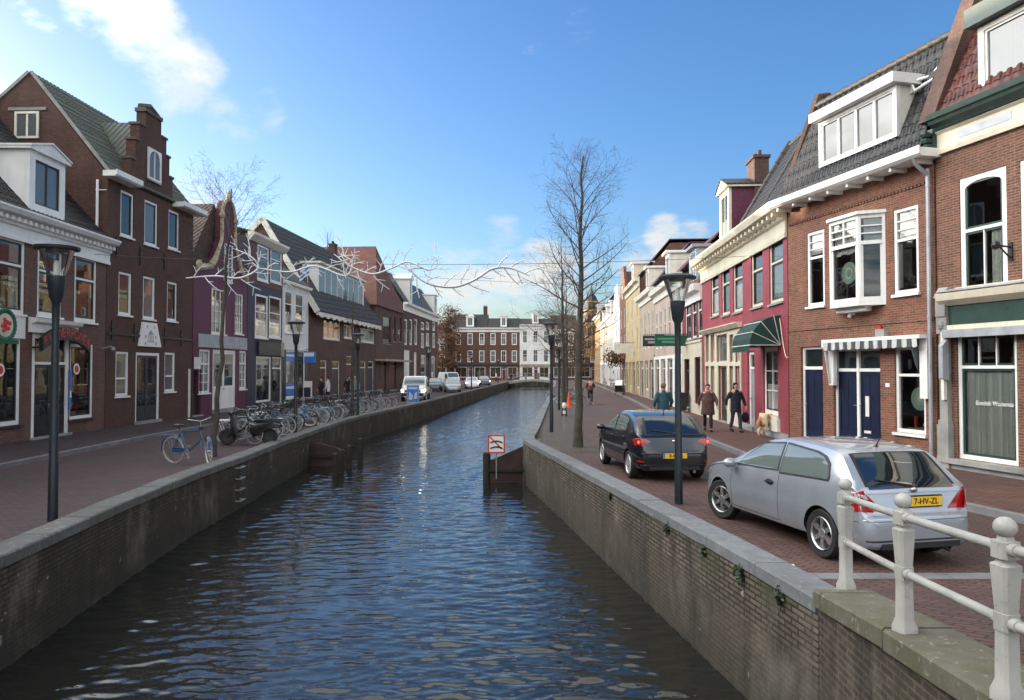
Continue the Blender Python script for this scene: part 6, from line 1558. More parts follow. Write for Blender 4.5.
class Car:
    """body as a loft; x to the right, y forwards, rear axle at y = 0"""
    def __init__(s, sp): s.sp = sp
    def sec(s, y):
        sp = s.sp; zt = crom(sp["top"], y); zb = crom(sp["bot"], y); w = crom(sp["plan"], y); be = min(crom(sp["belt"], y), zt - .05)
        zb = min(zb, be - .08); H_ = be - zb; tum = sp["tum"]
        wr = w * .965 - tum * max(0, zt - .085 - be); wr = max(wr, w * .5)
        lo = [(0, zb), (w * .80, zb), (w * .93, zb + .04 * H_ / .6), (w * .985, zb + .22 * H_), (w, zb + .48 * H_), (w * 1.0, zb + .66 * H_), (w * .985, zb + .84 * H_), (w * .965, be)]
        ze = zt - min(.085, (zt - be) * .55); up = []
        for k in range(1, 5): t = k / 5; up.append((w * .965 + (wr - w * .965) * t + .012 * math.sin(PI * t), be + (ze - be) * t))
        r = min(.10, wr * .3)
        up += [(wr, ze), (wr - r * .35, ze + (zt - ze) * .55), (wr - r, zt - (zt - ze) * .18), (wr * .55, zt - .006), (0, zt)]
        return lo + up
    def side(s, y, z):
        p = s.sec(y)[1:-3]
        for a, b in zip(p, p[1:]):
            if a[1] <= z <= b[1] and b[1] > a[1]: return a[0] + (b[0] - a[0]) * (z - a[1]) / (b[1] - a[1])
        return p[-1][0] if z > p[-1][1] else p[0][0]
    def top(s, y, x):
        p = s.sec(y)[12:]; x = abs(x)
        for a, b in zip(p, p[1:]):
            if b[0] <= x <= a[0] and a[0] > b[0]: return a[1] + (b[1] - a[1]) * (a[0] - x) / (a[0] - b[0])
        return p[-1][1] if x < p[-1][0] else p[0][1]
    def body(s, paint, root, ys, wheels, rad, well=.30):
        mb = MB(); rows = []
        for y in ys:
            c = s.sec(y); rows.append([(x, y, z) for x, z in c] + [(-x, y, z) for x, z in c[-2:0:-1]])
        n = len(rows[0]); V = [p for r in rows for p in r]; F = []
        for i in range(len(rows) - 1):
            for j in range(n): F.append((i * n + j, i * n + (j + 1) % n, (i + 1) * n + (j + 1) % n, (i + 1) * n + j))
        F += [tuple(range(n - 1, -1, -1)), tuple(range((len(rows) - 1) * n, len(rows) * n))]
        mb.add(V, F); o = mb.build("body", [paint, "plastic"], None, merge=True)
        W_ = s.sp["W"] / 2
        cut = MB()
        for y, z in wheels:
            for sg in (-1, 1):
                m = Matrix.Translation((sg * (W_ + .2), y, z)) @ Matrix.Rotation(PI / 2, 4, "Y")
                cut.lathe([(rad, -.2 - well), (rad, .2 + well)], 30, 1, m)
        co = cut.build("cutter", [paint, "plastic"], None, merge=True)
        bo = o.modifiers.new("b", "BOOLEAN"); bo.object = co; bo.operation = "DIFFERENCE"; bo.solver = "EXACT"
        dg = bpy.context.evaluated_depsgraph_get(); dg.update(); me = bpy.data.meshes.new_from_object(o.evaluated_get(dg))
        o.modifiers.clear(); o.data = me; bpy.data.objects.remove(co)
        me.polygons.foreach_set("use_smooth", [True] * len(me.polygons)); me.set_sharp_from_angle(angle=R(32))
        o.name = "body"; o.parent = root; return o
    def side_patch(s, poly, sg, off=.005, nz=10, ny=8):      # polygon (y, z) laid on the car's flank
        zs = [p[1] for p in poly]; z0, z1 = min(zs), max(zs); V = []; F = []
        for i in range(nz + 1):
            z = z0 + (z1 - z0) * (i / nz); zz = min(max(z, z0 + 1e-4), z1 - 1e-4); xs = []
            for a, b in zip(poly, poly[1:] + poly[:1]):
                if (a[1] - zz) * (b[1] - zz) <= 0 and a[1] != b[1]: xs.append(a[0] + (b[0] - a[0]) * (zz - a[1]) / (b[1] - a[1]))
            ya, yb = min(xs), max(xs)
            for j in range(ny + 1):
                y = ya + (yb - ya) * j / ny; V.append((sg * (s.side(y, z) + off), y, z))
        for i in range(nz):
            for j in range(ny): F.append((i * (ny + 1) + j, i * (ny + 1) + j + 1, (i + 1) * (ny + 1) + j + 1, (i + 1) * (ny + 1) + j))
        return V, F
    def rear_patch(s, poly, off=.008, nz=8, nx=8):      # polygon (x, z) laid on the sloping tail
        zs = [p[1] for p in poly]; z0, z1 = min(zs), max(zs); V = []; F = []; y0 = s.sp["top"][0][0]
        for i in range(nz + 1):
            z = z0 + (z1 - z0) * i / nz; zz = min(max(z, z0 + 1e-4), z1 - 1e-4)
            xs = [a[0] + (b[0] - a[0]) * (zz - a[1]) / (b[1] - a[1]) for a, b in zip(poly, poly[1:] + poly[:1]) if (a[1] - zz) * (b[1] - zz) <= 0 and a[1] != b[1]]
            for j in range(nx + 1):
                x = min(xs) + (max(xs) - min(xs)) * j / nx; lo, hi = y0, y0 + .9
                for _ in range(24):
                    m = (lo + hi) / 2
                    if s.top(m, x) < z: lo = m
                    else: hi = m
                V.append((x, lo - off, z))
        for i in range(nz):
            for j in range(nx): F.append((i * (nx + 1) + j, i * (nx + 1) + j + 1, (i + 1) * (nx + 1) + j + 1, (i + 1) * (nx + 1) + j))
        return V, F
    def top_patch(s, ya, yb, xa, xb, off=.006, ny=8, nx=10):  # between two lines across the car: half-widths xa at ya and xb at yb
        V = []; F = []
        for i in range(ny + 1):
            t = i / ny; y = ya + (yb - ya) * t; hw = xa + (xb - xa) * t
            hw = min(hw, s.sec(y)[13][0])
            for j in range(nx + 1): x = -hw + 2 * hw * j / nx; V.append((x, y, s.top(y, x) + off))
        for i in range(ny):
            for j in range(nx): F.append((i * (nx + 1) + j, i * (nx + 1) + j + 1, (i + 1) * (nx + 1) + j + 1, (i + 1) * (nx + 1) + j))
        return V, F
def wheel(root, x, y, r, w, sg, steer=0.0, spokes=6, rim="rim", flat=False):
    m = Matrix.Translation((x, y, r)) @ Matrix.Rotation(steer, 4, "Z") @ Matrix.Rotation(sg * PI / 2, 4, "Y")
    mb = MB(); ri = r * .70
    mb.lathe([(ri, -w / 2), (r * .93, -w / 2), (r * .985, -w * .40), (r, -w * .25), (r, w * .25), (r * .985, w * .40), (r * .93, w / 2), (ri, w / 2 - .008)], 30, 0, m, cap=False); wh = mb.build("wheel", "tyre", root, smooth=40)
    mb = MB(); mb.lathe([(ri + .002, w / 2 - .02), (ri - .012, w / 2 - .002), (ri - .025, w / 2 - .02), (ri - .03, 0)], 30, 0, m, cap=False)
    mb.lathe([(0, -.02), (ri - .03, -.02), (ri - .03, -.015), (0, -.015)], 24, 1, m)
    for k in range(spokes):
        mm = m @ Matrix.Rotation(2 * PI * k / spokes, 4, "Z"); hw0, hw1 = (.026, .042) if not flat else (.05, .045)
        mb.prism([(.03, -hw0), (ri - .02, -hw1 * .75), (ri - .02, hw1 * .75), (.03, hw0)], w / 2 - .055, w / 2 - .02, "z", 0, mm)
    mb.lathe([(0, w / 2 - .008), (.06, w / 2 - .015), (.065, w / 2 - .05)], 14, 0, m)
    mb.build("rim", [rim, "plastic"], wh, smooth=30)
    return wh
def paint(name, col, metal=.0, rough=.3):
    t = NT(name); o = t.coord()
    t.set(Base_Color=t.mix(t.rng(t.noise(o, 2.5, 5, .6), .3, .7, 0, 1), tuple(x * .9 for x in col) + (1,), tuple(min(1, x * 1.05) for x in col) + (1,)), Metallic=metal, Roughness=rough)
    t.bsdf.inputs["Coat Weight"].default_value = 1; t.bsdf.inputs["Coat Roughness"].default_value = .035
    if metal: t.bump(t.noise(o, 900, 1), .03, .001)
    return t.m
M["silver"] = paint("silver_car_paint", (.36, .39, .44), .5, .3); M["blackcar"] = paint("blue_black_car_paint", (.004, .005, .010), 0, .3)
M["whitecar"] = paint("white_car_paint", (.70, .71, .72), 0, .35); M["greycar"] = paint("grey_car_paint", (.30, .32, .34), .5, .35); M["navycar"] = paint("dark_car_paint", (.02, .03, .05), .3, .3)
M["redlens"] = plain("red_lens", (.32, .008, .008), .12, var=.1, coat=1); M["clearlens"] = plain("clear_lens", (.55, .57, .58), .12, .3, var=.1, coat=1)
M["tail_on"] = emit("lit_tail_lamp", "ff3a22", 2.2); M["head_on"] = emit("lit_head_lamp", "fff0d0", 6)
M["seam"] = plain("panel_gap", (.006, .006, .007), .7, var=0); M["interior"] = plain("car_interior", (.03, .03, .032), .8, var=.3)

def hatchback(label, loc, rz, P, sp, doors5=False, plate_txt=None, lit=False, simple=False, name="parked_car"):
    c = Car(sp); root = thing(name, label, "car", loc, rz); W2 = sp["W"] / 2; wb = sp["wb"]; r = sp["r"]
    y0, y1 = sp["top"][0][0], sp["top"][-1][0]
    ys = [y0 + (y1 - y0) * i / 64 for i in range(65)]; ys = sorted(set([round(q, 4) for q in ys] + [p[0] for p in sp["top"]] + [y0 + .01, y0 + .03, y1 - .01, y1 - .03]))
    c.body(P, root, ys, [(0, r + .01), (wb, r + .01)], r * 1.115)
    for y in (0, wb):
        for sg in (-1, 1): wheel(root, sg * (W2 - .115), y, r, .19, sg, sp.get("steer", 0) if y else 0, sp.get("spokes", 6), sp.get("rim", "rim"), sp.get("flat", False))
    for poly in sp["side"]:
        for sg in (-1, 1): g = MB(); g.add(*c.side_patch(poly, sg, .007)); g.build("side_window", M["sideglass"], root, smooth=60)
    for (nm, q) in (("windscreen", sp["front_glass"]), ("rear_window", sp["rear_glass"])):
        g = MB(); g.add(*c.top_patch(*q)); go = g.build(nm, M["sideglass"] if nm == "windscreen" else M["rearglass"], root, smooth=60)
    bk = MB()       # black surround of the rear glass and the pillars between the windows
    ya, yb, xa, xb = sp["rear_glass"]; d = yb - ya
    bk.add(*c.top_patch(ya - .05 * d, yb + .06 * d, xa + .045, xb + .045, .003)); 
    for poly in sp["side"]:
        cy = sum(p[0] for p in poly) / len(poly); cz = sum(p[1] for p in poly) / len(poly); e = .028
        out = [(p[0] + (e if p[0] > cy else -e), p[1] + (e if p[1] > cz else -e)) for p in poly]
        for sg in (-1, 1): bk.add(*c.side_patch(out, sg, .003))
    bk.build("window_rubber", "plastic", root, smooth=60)
    if not simple:
        s_ = MB()      # panel gaps
        def vline(y, za, zb, sg, dy=0.0, n=10, hw=.004):
            for i in range(n):
                a, b = za + (zb - za) * i / n, za + (zb - za) * (i + 1) / n; pa, pb = y + dy * i / n, y + dy * (i + 1) / n
                s_.face([(sg * (c.side(pa - hw, a) + .0025), pa - hw, a), (sg * (c.side(pa + hw, a) + .0025), pa + hw, a), (sg * (c.side(pb + hw, b) + .0025), pb + hw, b), (sg * (c.side(pb - hw, b) + .0025), pb - hw, b)])
        def hline(z, ya, yb, sg, n=24, hw=.004, dz=0.0):
            for i in range(n):
                a, b = ya + (yb - ya) * i / n, ya + (yb - ya) * (i + 1) / n; za, zb = z + dz * i / n, z + dz * (i + 1) / n
                s_.face([(sg * (c.side(a, za - hw) + .0025), a, za - hw), (sg * (c.side(b, zb - hw) + .0025), b, zb - hw), (sg * (c.side(b, zb + hw) + .0025), b, zb + hw), (sg * (c.side(a, za + hw) + .0025), a, za + hw)])
        for sg in (-1, 1):
            for y in sp["gaps"]: vline(y, .30, crom(sp["belt"], y) + .0, sg)
            hline(.295, sp["gaps"][0], sp["gaps"][-1], sg); hline(.58, y0 + .12, -.40, sg, 8); 
        zc = sp["hatch_z"]; n = 14
        for zz in zc: 
            for i in range(n):
                hwid = c.side(y0 + .06, zz) - .06; a, b = -hwid + 2 * hwid * i / n, -hwid + 2 * hwid * (i + 1) / n
        s_.build("panel_gaps", "seam", root)
        for sg in (-1, 1):
            for y in sp["handles"]:
                zh = crom(sp["belt"], y) - .12; x = c.side(y, zh); h = MB()
                h.ball((sg * (x + .004), y, zh), (.012, .10, .045), 10, 0); h.box(sg * (x + .012), sg * (x + .035), y - .085, y + .085, zh - .012, zh + .014, 1)
                h.build("door_handle", ["plastic", sp.get("hmat", "plastic")], root, smooth=40)
            ym = sp["mirror"]; x = c.side(ym, crom(sp["belt"], ym)); h = MB(); h.ball((sg * (x + .12), ym, crom(sp["belt"], ym) + .05), (.11, .075, .075), 12); h.box(sg * (x - .04), sg * (x + .06), ym - .03, ym + .03, crom(sp["belt"], ym) - .02, crom(sp["belt"], ym) + .04)
            h.build("wing_mirror", sp.get("mirmat", "plastic"), root, smooth=50)
    # lamps
    for sg in (-1, 1):
        t_ = MB(); t_.add(*c.side_patch(sp["tail"], sg, .008, 8, 10))
        if "tailr" in sp: t_.add(*c.rear_patch([(sg * x, z) for x, z in sp["tailr"]]))
        tl = t_.build("tail_light", "redlens", root, smooth=60)
        if lit:
            b = MB(); cy = sum(p[0] for p in sp["tail"]) / 4; cz = sum(p[1] for p in sp["tail"]) / 4; yy = sp["tail"][0][0] + .08
            b.ball((sg * (c.side(yy, cz) + .008), yy, cz), (.018, .05, .032), 10); b.build("lit_bulb", "tail_on", tl)
        if "tail2" in sp:
            t2 = MB(); t2.add(*c.side_patch(sp["tail2"], sg, .010, 4, 6)); t2.build("reversing_lens", "clearlens", tl, smooth=60)
        t_ = MB(); t_.add(*c.side_patch(sp["head"], sg, .008, 8, 10)); t_.build("headlight", "head_on" if sp.get("headlit") else "clearlens", root, smooth=60)
    # rear end: bumper crease, plate, exhaust, wiper, badge
    hb = MB(); zb_ = sp["bump_z"]
    def arc(z, ya, off, n=18):
        pts = []
        for i in range(n + 1):
            t = i / n; y = y0 + .005 + (ya - y0) * (abs(2 * t - 1) ** 3); x = (c.side(y, z) + off) * (1 if t > .5 else -1) if abs(2 * t - 1) > .55 else (c.side(y0 + .005, z)) * (2 * t - 1) / .55 * .9
            pts.append((x, y - off, z))
        return pts
    if not simple:
        for zz, hw_ in ((.60, .012), (.36, .010)):
            cr = MB(); n = 20; xm = .80
            for i in range(n):
                pts = []
                for q in (i, i + 1):
                    x = -xm + 2 * xm * q / n; lo, hi = y0, y0 + .5
                    for _ in range(22):
                        m = (lo + hi) / 2
                        if c.side(m, zz) < abs(x): lo = m
                        else: hi = m
                    pts.append((x, hi))
                cr.add([(pts[0][0], pts[0][1] - .006, zz - hw_), (pts[1][0], pts[1][1] - .006, zz - hw_), (pts[1][0], pts[1][1] - .014, zz), (pts[0][0], pts[0][1] - .014, zz), (pts[1][0], pts[1][1] - .004, zz + hw_), (pts[0][0], pts[0][1] - .004, zz + hw_)], [(0, 1, 2, 3), (3, 2, 4, 5)])
            cr.build("bumper_strip", sp.get("stripmat", "plastic") if zz < .5 else P, root)
        lw = MB(); lw.box(-.55, .55, y0 - .004, y0 + .08, .26, .33); lw.build("bumper_grille", "plastic", root)
    px_, pz = sp.get("plate_x", 0), sp["plate_z"]; yr = sp.get("plate_y", y0)
    pm = MB(); pm.box(px_ - .26, px_ + .26, yr - .022, yr - .008, pz - .055, pz + .055, 0); pm.box(px_ - .275, px_ + .275, yr - .0085, yr + .03, pz - .07, pz + .07, 1); pm.box(px_ - .258, px_ - .222, yr - .0235, yr - .0222, pz - .053, pz + .053, 2)
    po = pm.build("number_plate", ["plate", "plastic", "signblue"], root)
    if plate_txt: lettering(plate_txt[0], .105, "plate_ink", po, Matrix.Translation((px_ + plate_txt[1], yr - .024, pz)), "plate_lettering", plate_txt[2])
    ex = MB(); ex.tube([(.42, y0 - .02, .22), (.42, y0 + .25, .24)], .035, 10); ex.build("exhaust", "chrome", root, smooth=40)
    if not simple:
        ya, yb, xa, xb = sp["rear_glass"]; w = MB(); p0 = Vector((.05, ya + .01 * (1 if yb > ya else -1), c.top(ya, 0) + .02)); yq = ya + (yb - ya) * .2
        w.tube([p0, Vector((-.46, yq, c.top(yq, -.46) + .025))], [.012, .007], 6); w.ball(p0, (.04, .03, .03), 8); w.build("rear_wiper", "plastic", root)
        w = MB(); w.tube([(0, yb + .22, c.top(yb + .22, 0)), (0, yb + .1, c.top(yb + .2, 0) + .17)], [.012, .004], 5); w.ball((0, yb + .22, c.top(yb + .22, 0)), (.03, .04, .015), 8); w.build("roof_aerial", "plastic", root)
        w = MB(); w.ball((0, sp["badge"][0], sp["badge"][1]), (.045, .012, .035), 12); w.build("rear_badge", "chrome", root, smooth=60)
        for sg in (-1, 1):
            w = MB(); w.add(*c.side_patch(sp["reflector"], sg, .006, 3, 6)) if "reflector" in sp else None
            if "reflector" in sp: w.build("bumper_reflector", "redlens", root)
        # mud flap, seats
        seat = MB()
        for sx in (-.36, .36):
            for yy in (wb * .52,): seat.box(sx - .22, sx + .22, yy - .10, yy, .5, 1.02); seat.ball((sx, yy - .06, 1.12), (.13, .06, .10), 8)
    return root, c
t = NT("side_glass"); o = t.coord(); t.set(Base_Color=(.11, .14, .13, 1), Roughness=.02, IOR=2.3); M["sideglass"] = t.m
t = NT("rear_glass"); t.set(Base_Color=(.008, .011, .016, 1), Roughness=.015, IOR=2.2); M["rearglass"] = t.m

civic = dict(W=1.70, wb=2.57, r=.31, tum=.42, steer=R(16),
    top=[(-.76, .50), (-.755, .58), (-.74, .625), (-.70, .66), (-.66, .72), (-.64, .90), (-.60, .975), (-.50, 1.08), (-.24, 1.32), (-.12, 1.375), (.30, 1.425), (.95, 1.44), (1.35, 1.405), (1.55, 1.34), (2.28, 1.00), (2.45, .955), (2.85, .87), (3.15, .76), (3.30, .64), (3.36, .50), (3.37, .42)],
    bot=[(-.76, .30), (-.70, .25), (-.3, .21), (2.9, .20), (3.2, .22), (3.37, .28)],
    plan=[(-.76, .56), (-.75, .64), (-.72, .71), (-.66, .765), (-.55, .80), (-.2, .84), (.3, .85), (2.2, .85), (2.7, .835), (3.0, .79), (3.2, .70), (3.32, .56), (3.37, .42)],
    belt=[(-.76, .60), (-.66, .95), (-.2, .96), (1.2, .92), (2.3, .90), (2.9, .80), (3.37, .5)],
    side=[[(.98, .965), (2.10, .955), (1.46, 1.325), (1.02, 1.345)], [(-.14, 1.02), (-.02, .985), (.90, .97), (.94, 1.345), (.55, 1.34), (.12, 1.285), (-.06, 1.18)]],
    front_glass=(1.50, 2.22, .52, .66), rear_glass=(-.62, -.22, .60, .52),
    gaps=(.92, 2.18), handles=(1.12,), mirror=2.05, hatch_z=(.70,), tail=[(-.735, .70), (-.48, .70), (-.38, .93), (-.66, .95)], tail2=[(-.70, .85), (-.60, .85), (-.58, .90), (-.68, .90)], head=[(2.95, .70), (3.28, .60), (3.22, .68), (2.85, .80)],
    bump_z=.5, plate_z=.80, plate_x=.10, plate_y=-.675, badge=(-.655, .935), mirmat="silver", tailr=[(.46, .70), (.735, .70), (.75, .93), (.66, .90)])
ci = civic
car1, cc = hatchback("silver three door hatchback with alloy wheels parked by the wing wall", (4.02, 9.5, 0), R(13), M["silver"], civic, plate_txt=("7-HV-ZL", .03, .92), name="silver_hatchback")
car1.location.x += .93 * math.cos(R(12)) * .78; car1.location.y += .93 * math.sin(R(12)) * .78
ibiza = dict(W=1.69, wb=2.47, r=.305, tum=.40, steer=0, spokes=9, rim="steelrim", flat=True,
    top=[(-.72, .52), (-.715, .62), (-.69, .70), (-.66, .92), (-.60, 1.0), (-.20, 1.31), (-.05, 1.37), (.4, 1.435), (.95, 1.445), (1.35, 1.40), (2.25, 1.01), (2.5, .95), (2.95, .82), (3.2, .68), (3.30, .52), (3.31, .42)],
    bot=[(-.72, .30), (-.6, .23), (2.9, .2), (3.31, .28)],
    plan=[(-.72, .56), (-.70, .66), (-.66, .73), (-.55, .785), (-.2, .83), (.3, .845), (2.2, .845), (2.7, .82), (3.0, .77), (3.2, .67), (3.31, .45)],
    belt=[(-.72, .62), (-.64, .97), (.2, .99), (1.2, .95), (2.3, .91), (2.9, .78), (3.31, .5)],
    side=[[(1.22, .985), (2.12, .965), (1.50, 1.315), (1.26, 1.345)], [(.22, 1.01), (1.14, .985), (1.17, 1.345), (.55, 1.335), (.24, 1.26)]],
    front_glass=(1.45, 2.2, .52, .66), rear_glass=(-.60, -.16, .58, .50),
    gaps=(.10, 1.17, 2.2), handles=(.34, 1.34), mirror=2.08, hatch_z=(.6,), hmat="blackcar", tail=[(-.69, .78), (-.46, .76), (-.34, .90), (-.63, .93)], head=[(2.9, .70), (3.22, .60), (3.16, .68), (2.8, .80)], reflector=[(-.70, .42), (-.55, .42), (-.55, .455), (-.70, .455)],
    bump_z=.5, plate_z=.56, plate_x=.0, plate_y=-.722, badge=(-.675, .86), mirmat="blackcar", tailr=[(.50, .86), (.70, .76), (.735, .92), (.62, .92)])
p1 = ground(632, 478); p2 = ground(606, 463)
car2, _ = hatchback("blue black five door hatchback with lit tail lights waiting by the bare tree", (p1.x + .73, p1.y + .1, 0), R(6.5), M["blackcar"], ibiza, plate_txt=("8-KX-4", .02, .95), lit=True, name="black_hatchback")
# cars farther off, facing the camera with headlamps lit
far = dict(ibiza); far["headlit"] = False
for (x, y, P_, lb, lit) in ((-6.35, 76, "greycar", "grey hatchback parked nose out behind the white pickup", False), (-8.6, 80, "navycar", "dark hatchback beside the grey one on the left bank", False), (-5.1, 90, "whitecar", "pale hatchback with a headlamp on, before the white van", True), (-4.1, 103, "navycar", "small dark hatchback farthest along the left quay", True)):
    sp = dict(far); sp["headlit"] = lit
    hatchback(lb, (x, y + 2.5, 0), R(186), M[P_], sp, simple=True)
van = dict(W=1.9, wb=2.9, r=.33, tum=.08, steer=0, spokes=8, rim="steelrim", flat=True,
    top=[(-.9, .6), (-.89, 1.8), (-.85, 1.92), (.5, 1.96), (2.3, 1.95), (2.55, 1.88), (3.1, 1.22), (3.25, 1.12), (3.7, .95), (3.8, .6), (3.81, .45)],
    bot=[(-.9, .35), (3.81, .3)], plan=[(-.9, .88), (-.85, .94), (3.0, .95), (3.5, .86), (3.81, .6)], belt=[(-.9, .58), (-.85, 1.1), (2.6, 1.1), (3.1, 1.02), (3.81, .5)],
    side=[[(2.0, 1.2), (2.95, 1.2), (2.6, 1.7), (2.05, 1.75)]], front_glass=(2.6, 3.08, .72, .78), rear_glass=(-.885, -.87, .6, .6), gaps=(1.9, 3.0), handles=(), mirror=2.9, hatch_z=(.6,), tail=[(-.88, .8), (-.75, .8), (-.75, 1.2), (-.88, 1.2)], head=[(3.4, .75), (3.72, .70), (3.68, .85), (3.3, .95)],
    bump_z=.5, plate_z=.5, plate_y=3.85, badge=(0, 1), headlit=False)
hatchback("white panel van parked side on at the far square", (-9.6, 108, 0), R(205), M["whitecar"], van, simple=True, name="delivery_van")
# white pickup truck, facing the camera
pk = dict(van); pk.update(W=1.88, wb=2.9, top=[(1.25, 1.0), (1.26, 1.7), (1.35, 1.84), (2.0, 1.88), (2.35, 1.82), (2.95, 1.14), (3.1, 1.08), (3.62, .98), (3.75, .7), (3.76, .45)], bot=[(1.25, .4), (3.76, .32)], plan=[(1.25, .90), (1.4, .93), (3.1, .93), (3.5, .86), (3.76, .66)], belt=[(1.25, .95), (2.9, 1.02), (3.76, .5)],
    side=[[(1.5, 1.12), (2.75, 1.12), (2.35, 1.62), (1.6, 1.66)]], front_glass=(2.4, 2.92, .72, .80), rear_glass=(1.255, 1.30, .6, .6), head=[(3.3, .74), (3.70, .68), (3.66, .86), (3.2, .92)], headlit=True, gaps=(1.6, 2.9), mirror=2.8)
pr, pc = hatchback("white pickup truck with headlamps on driving towards the camera on the left bank", (-7.35, 58.5, 0), R(180), M["whitecar"], pk, simple=True, name="pickup_truck")
for o_ in list(pr.children):
    if o_.name.split(".")[0] in ("exhaust", "tail_light", "rear_window", "window_rubber") : 
        for ch in o_.children: bpy.data.objects.remove(ch)
        bpy.data.objects.remove(o_)
mb = MB(); mb.box(-.92, .92, -.9, 1.2, .55, .62); [mb.box(a, b, -.9, 1.2, .62, 1.05) for a, b in ((-.94, -.88), (.88, .94))]; mb.box(-.88, .88, -.9, -.84, .62, 1.05); mb.box(-.5, .5, -.8, 1.2, .35, .54, 1); mb.build("load_bed", ["greycar", "plastic"], pr)
mb = MB(); mb.box(-.80, .80, 3.70, 3.79, .40, .62); mb.box(-.55, .55, 3.70, 3.80, .70, .84); mb.build("bumper", "plastic", pr)
for sg in (-1, 1): mb = MB(); mb.box(sg * .95, sg * 1.12, 2.72, 2.80, 1.1, 1.35); mb.build("wing_mirror", "plastic", pr)

# ------------------------------------------------------------------ bicycles
def ring(mb, c, r, t, n=26, mi=0, k=6):
    mb.tube([(c[0], c[1] + r * math.cos(2 * PI * i / n), c[2] + r * math.sin(2 * PI * i / n)) for i in range(n)], t, k, mi, closed=True)
M["bikegrey"] = plain("bike_tyre_grey", (.03, .03, .03), .7, var=.2); M["tyre_pale"] = plain("pale_tyre_wall", (.40, .40, .38), .6, var=.15)
M["spoke"] = plain("spoke_steel", (.42, .43, .44), .3, .8, var=.1)
for nm, cl in (("bk_black", (.012, .012, .014)), ("bk_blue", (.016, .075, .19)), ("bk_teal", (.03, .16, .24)), ("bk_grey", (.16, .17, .18)), ("bk_white", (.5, .5, .5)), ("bk_red", (.13, .014, .014)), ("bk_sky", (.05, .20, .42))): M[nm] = plain(nm, cl, .35, .1, var=.2, coat=.5)
def bicycle(frame, step=True, basket=False, tyre="tyre", hi=1.0, crate=False, steer=0.0):
    root = thing("bicycle", None, "bicycle"); r = .345
    for y, nm in ((0, "rear"), (1.12, "front")):
        m_ = Matrix.Translation((0, y, r)) @ Matrix.Rotation(steer if y else 0, 4, "Z")
        mb = MB(); mb.tube([m_ @ Vector((0, r * .955 * math.cos(2 * PI * i / 28), r * .955 * math.sin(2 * PI * i / 28))) for i in range(28)], .019, 6, 0, closed=True)
        w = mb.build("wheel", tyre, root, smooth=60); mb = MB()
        mb.tube([m_ @ Vector((0, r * .90 * math.cos(2 * PI * i / 28), r * .90 * math.sin(2 * PI * i / 28))) for i in range(28)], .011, 5, 0, closed=True)
        for k in range(14): a = 2 * PI * k / 14; mb.tube([m_ @ Vector((.02 * (-1) ** k, 0, 0)), m_ @ Vector((0, r * .89 * math.cos(a), r * .89 * math.sin(a)))], .0022, 3, cap=False)
        mb.tube([m_ @ Vector((-.045, 0, 0)), m_ @ Vector((.045, 0, 0))], .022, 8); mb.build("rim", "spoke", w)
        mb = MB(); n = 14
        for i in range(n):
            a, b = R(-10 + 160 * i / n), R(-10 + 160 * (i + 1) / n)
            if y: a, b = R(40 + 130 * i / n), R(40 + 130 * (i + 1) / n)
            rr_ = r + .03; f = lambda q, x: m_ @ Vector((x, -rr_ * math.cos(q), rr_ * math.sin(q)))
            mb.face([f(a, -.028), f(b, -.028), f(b, .028), f(a, .028)])
        mb.build("mudguard", frame, root)
    bb = Vector((0, .46, .30)); seat = Vector((0, .24, .86)); head0 = Vector((0, .93, .62)); head1 = Vector((0, .87, .92)); rh = Vector((0, 0, r)); fh = Vector((0, 1.12, r))
    mb = MB(); mb.tube([bb, seat], .016, 6); mb.tube([head0, head1], .020, 6); mb.tube([bb, head0 + Vector((0, -.005, .02))], .018, 6)
    if step: mb.tube([Vector((0, .38, .52)), Vector((0, .62, .58)), head1 + Vector((0, .015, -.08))], .016, 6)
    else: mb.tube([seat + Vector((0, .01, -.05)), head1 + Vector((0, .01, -.06))], .016, 6)
    for sx in (-.05, .05): mb.tube([bb + Vector((sx * .3, 0, 0)), rh + Vector((sx, 0, 0))], .010, 5); mb.tube([seat + Vector((0, .01, -.09)), rh + Vector((sx, 0, 0))], .009, 5)
    mb.build("frame", frame, root)
    ms = Matrix.Translation(head0) @ Matrix.Rotation(steer, 4, "Z") @ Matrix.Translation(-head0)
    mb = MB()
    for sx in (-.05, .05): mb.tube([ms @ (head0 + Vector((sx * .5, .01, 0))), ms @ (head0 + Vector((sx, .05, -.08))), ms @ (fh + Vector((sx, 0, 0)))], .011, 5)
    mb.build("fork", frame, root)
    mb = MB(); st = head1 + Vector((0, -.015, .16 * hi)); mb.tube([ms @ head1, ms @ st], .012, 6)
    mb.tube([ms @ (st + Vector(v)) for v in ((-.29, -.20, .05), (-.27, -.08, .06), (-.16, .03, .04), (0, .04, 0), (.16, .03, .04), (.27, -.08, .06), (.29, -.20, .05))], .011, 6); hb = mb.build("handlebar", "spoke", root)
    mb = MB(); [mb.tube([ms @ (st + Vector((sx * .29, -.22, .05))), ms @ (st + Vector((sx * .278, -.11, .058)))], .016, 6) for sx in (-1, 1)]; mb.build("grips", "plastic", hb)
    mb = MB(); mb.tube([seat, seat + Vector((0, -.02, .08))], .012, 6); mb.ball(seat + Vector((0, -.06, .12)), (.10, .12, .04), 10); mb.ball(seat + Vector((0, .08, .125)), (.035, .12, .028), 8); mb.build("saddle", "cushion", root, smooth=60)
    mb = MB(); mb.box(-.025, .025, -.02, .50, .30, .40, 0, Matrix.Rotation(0, 4, "X")); mb.build("chain_case", "plastic" if frame != "bk_blue" else frame, root)
    mb = MB(); mb.lathe([(.09, -.006), (.09, .006)], 14, 0, Matrix.Translation(bb + Vector((.05, 0, 0))) @ Matrix.Rotation(PI / 2, 4, "Y"))
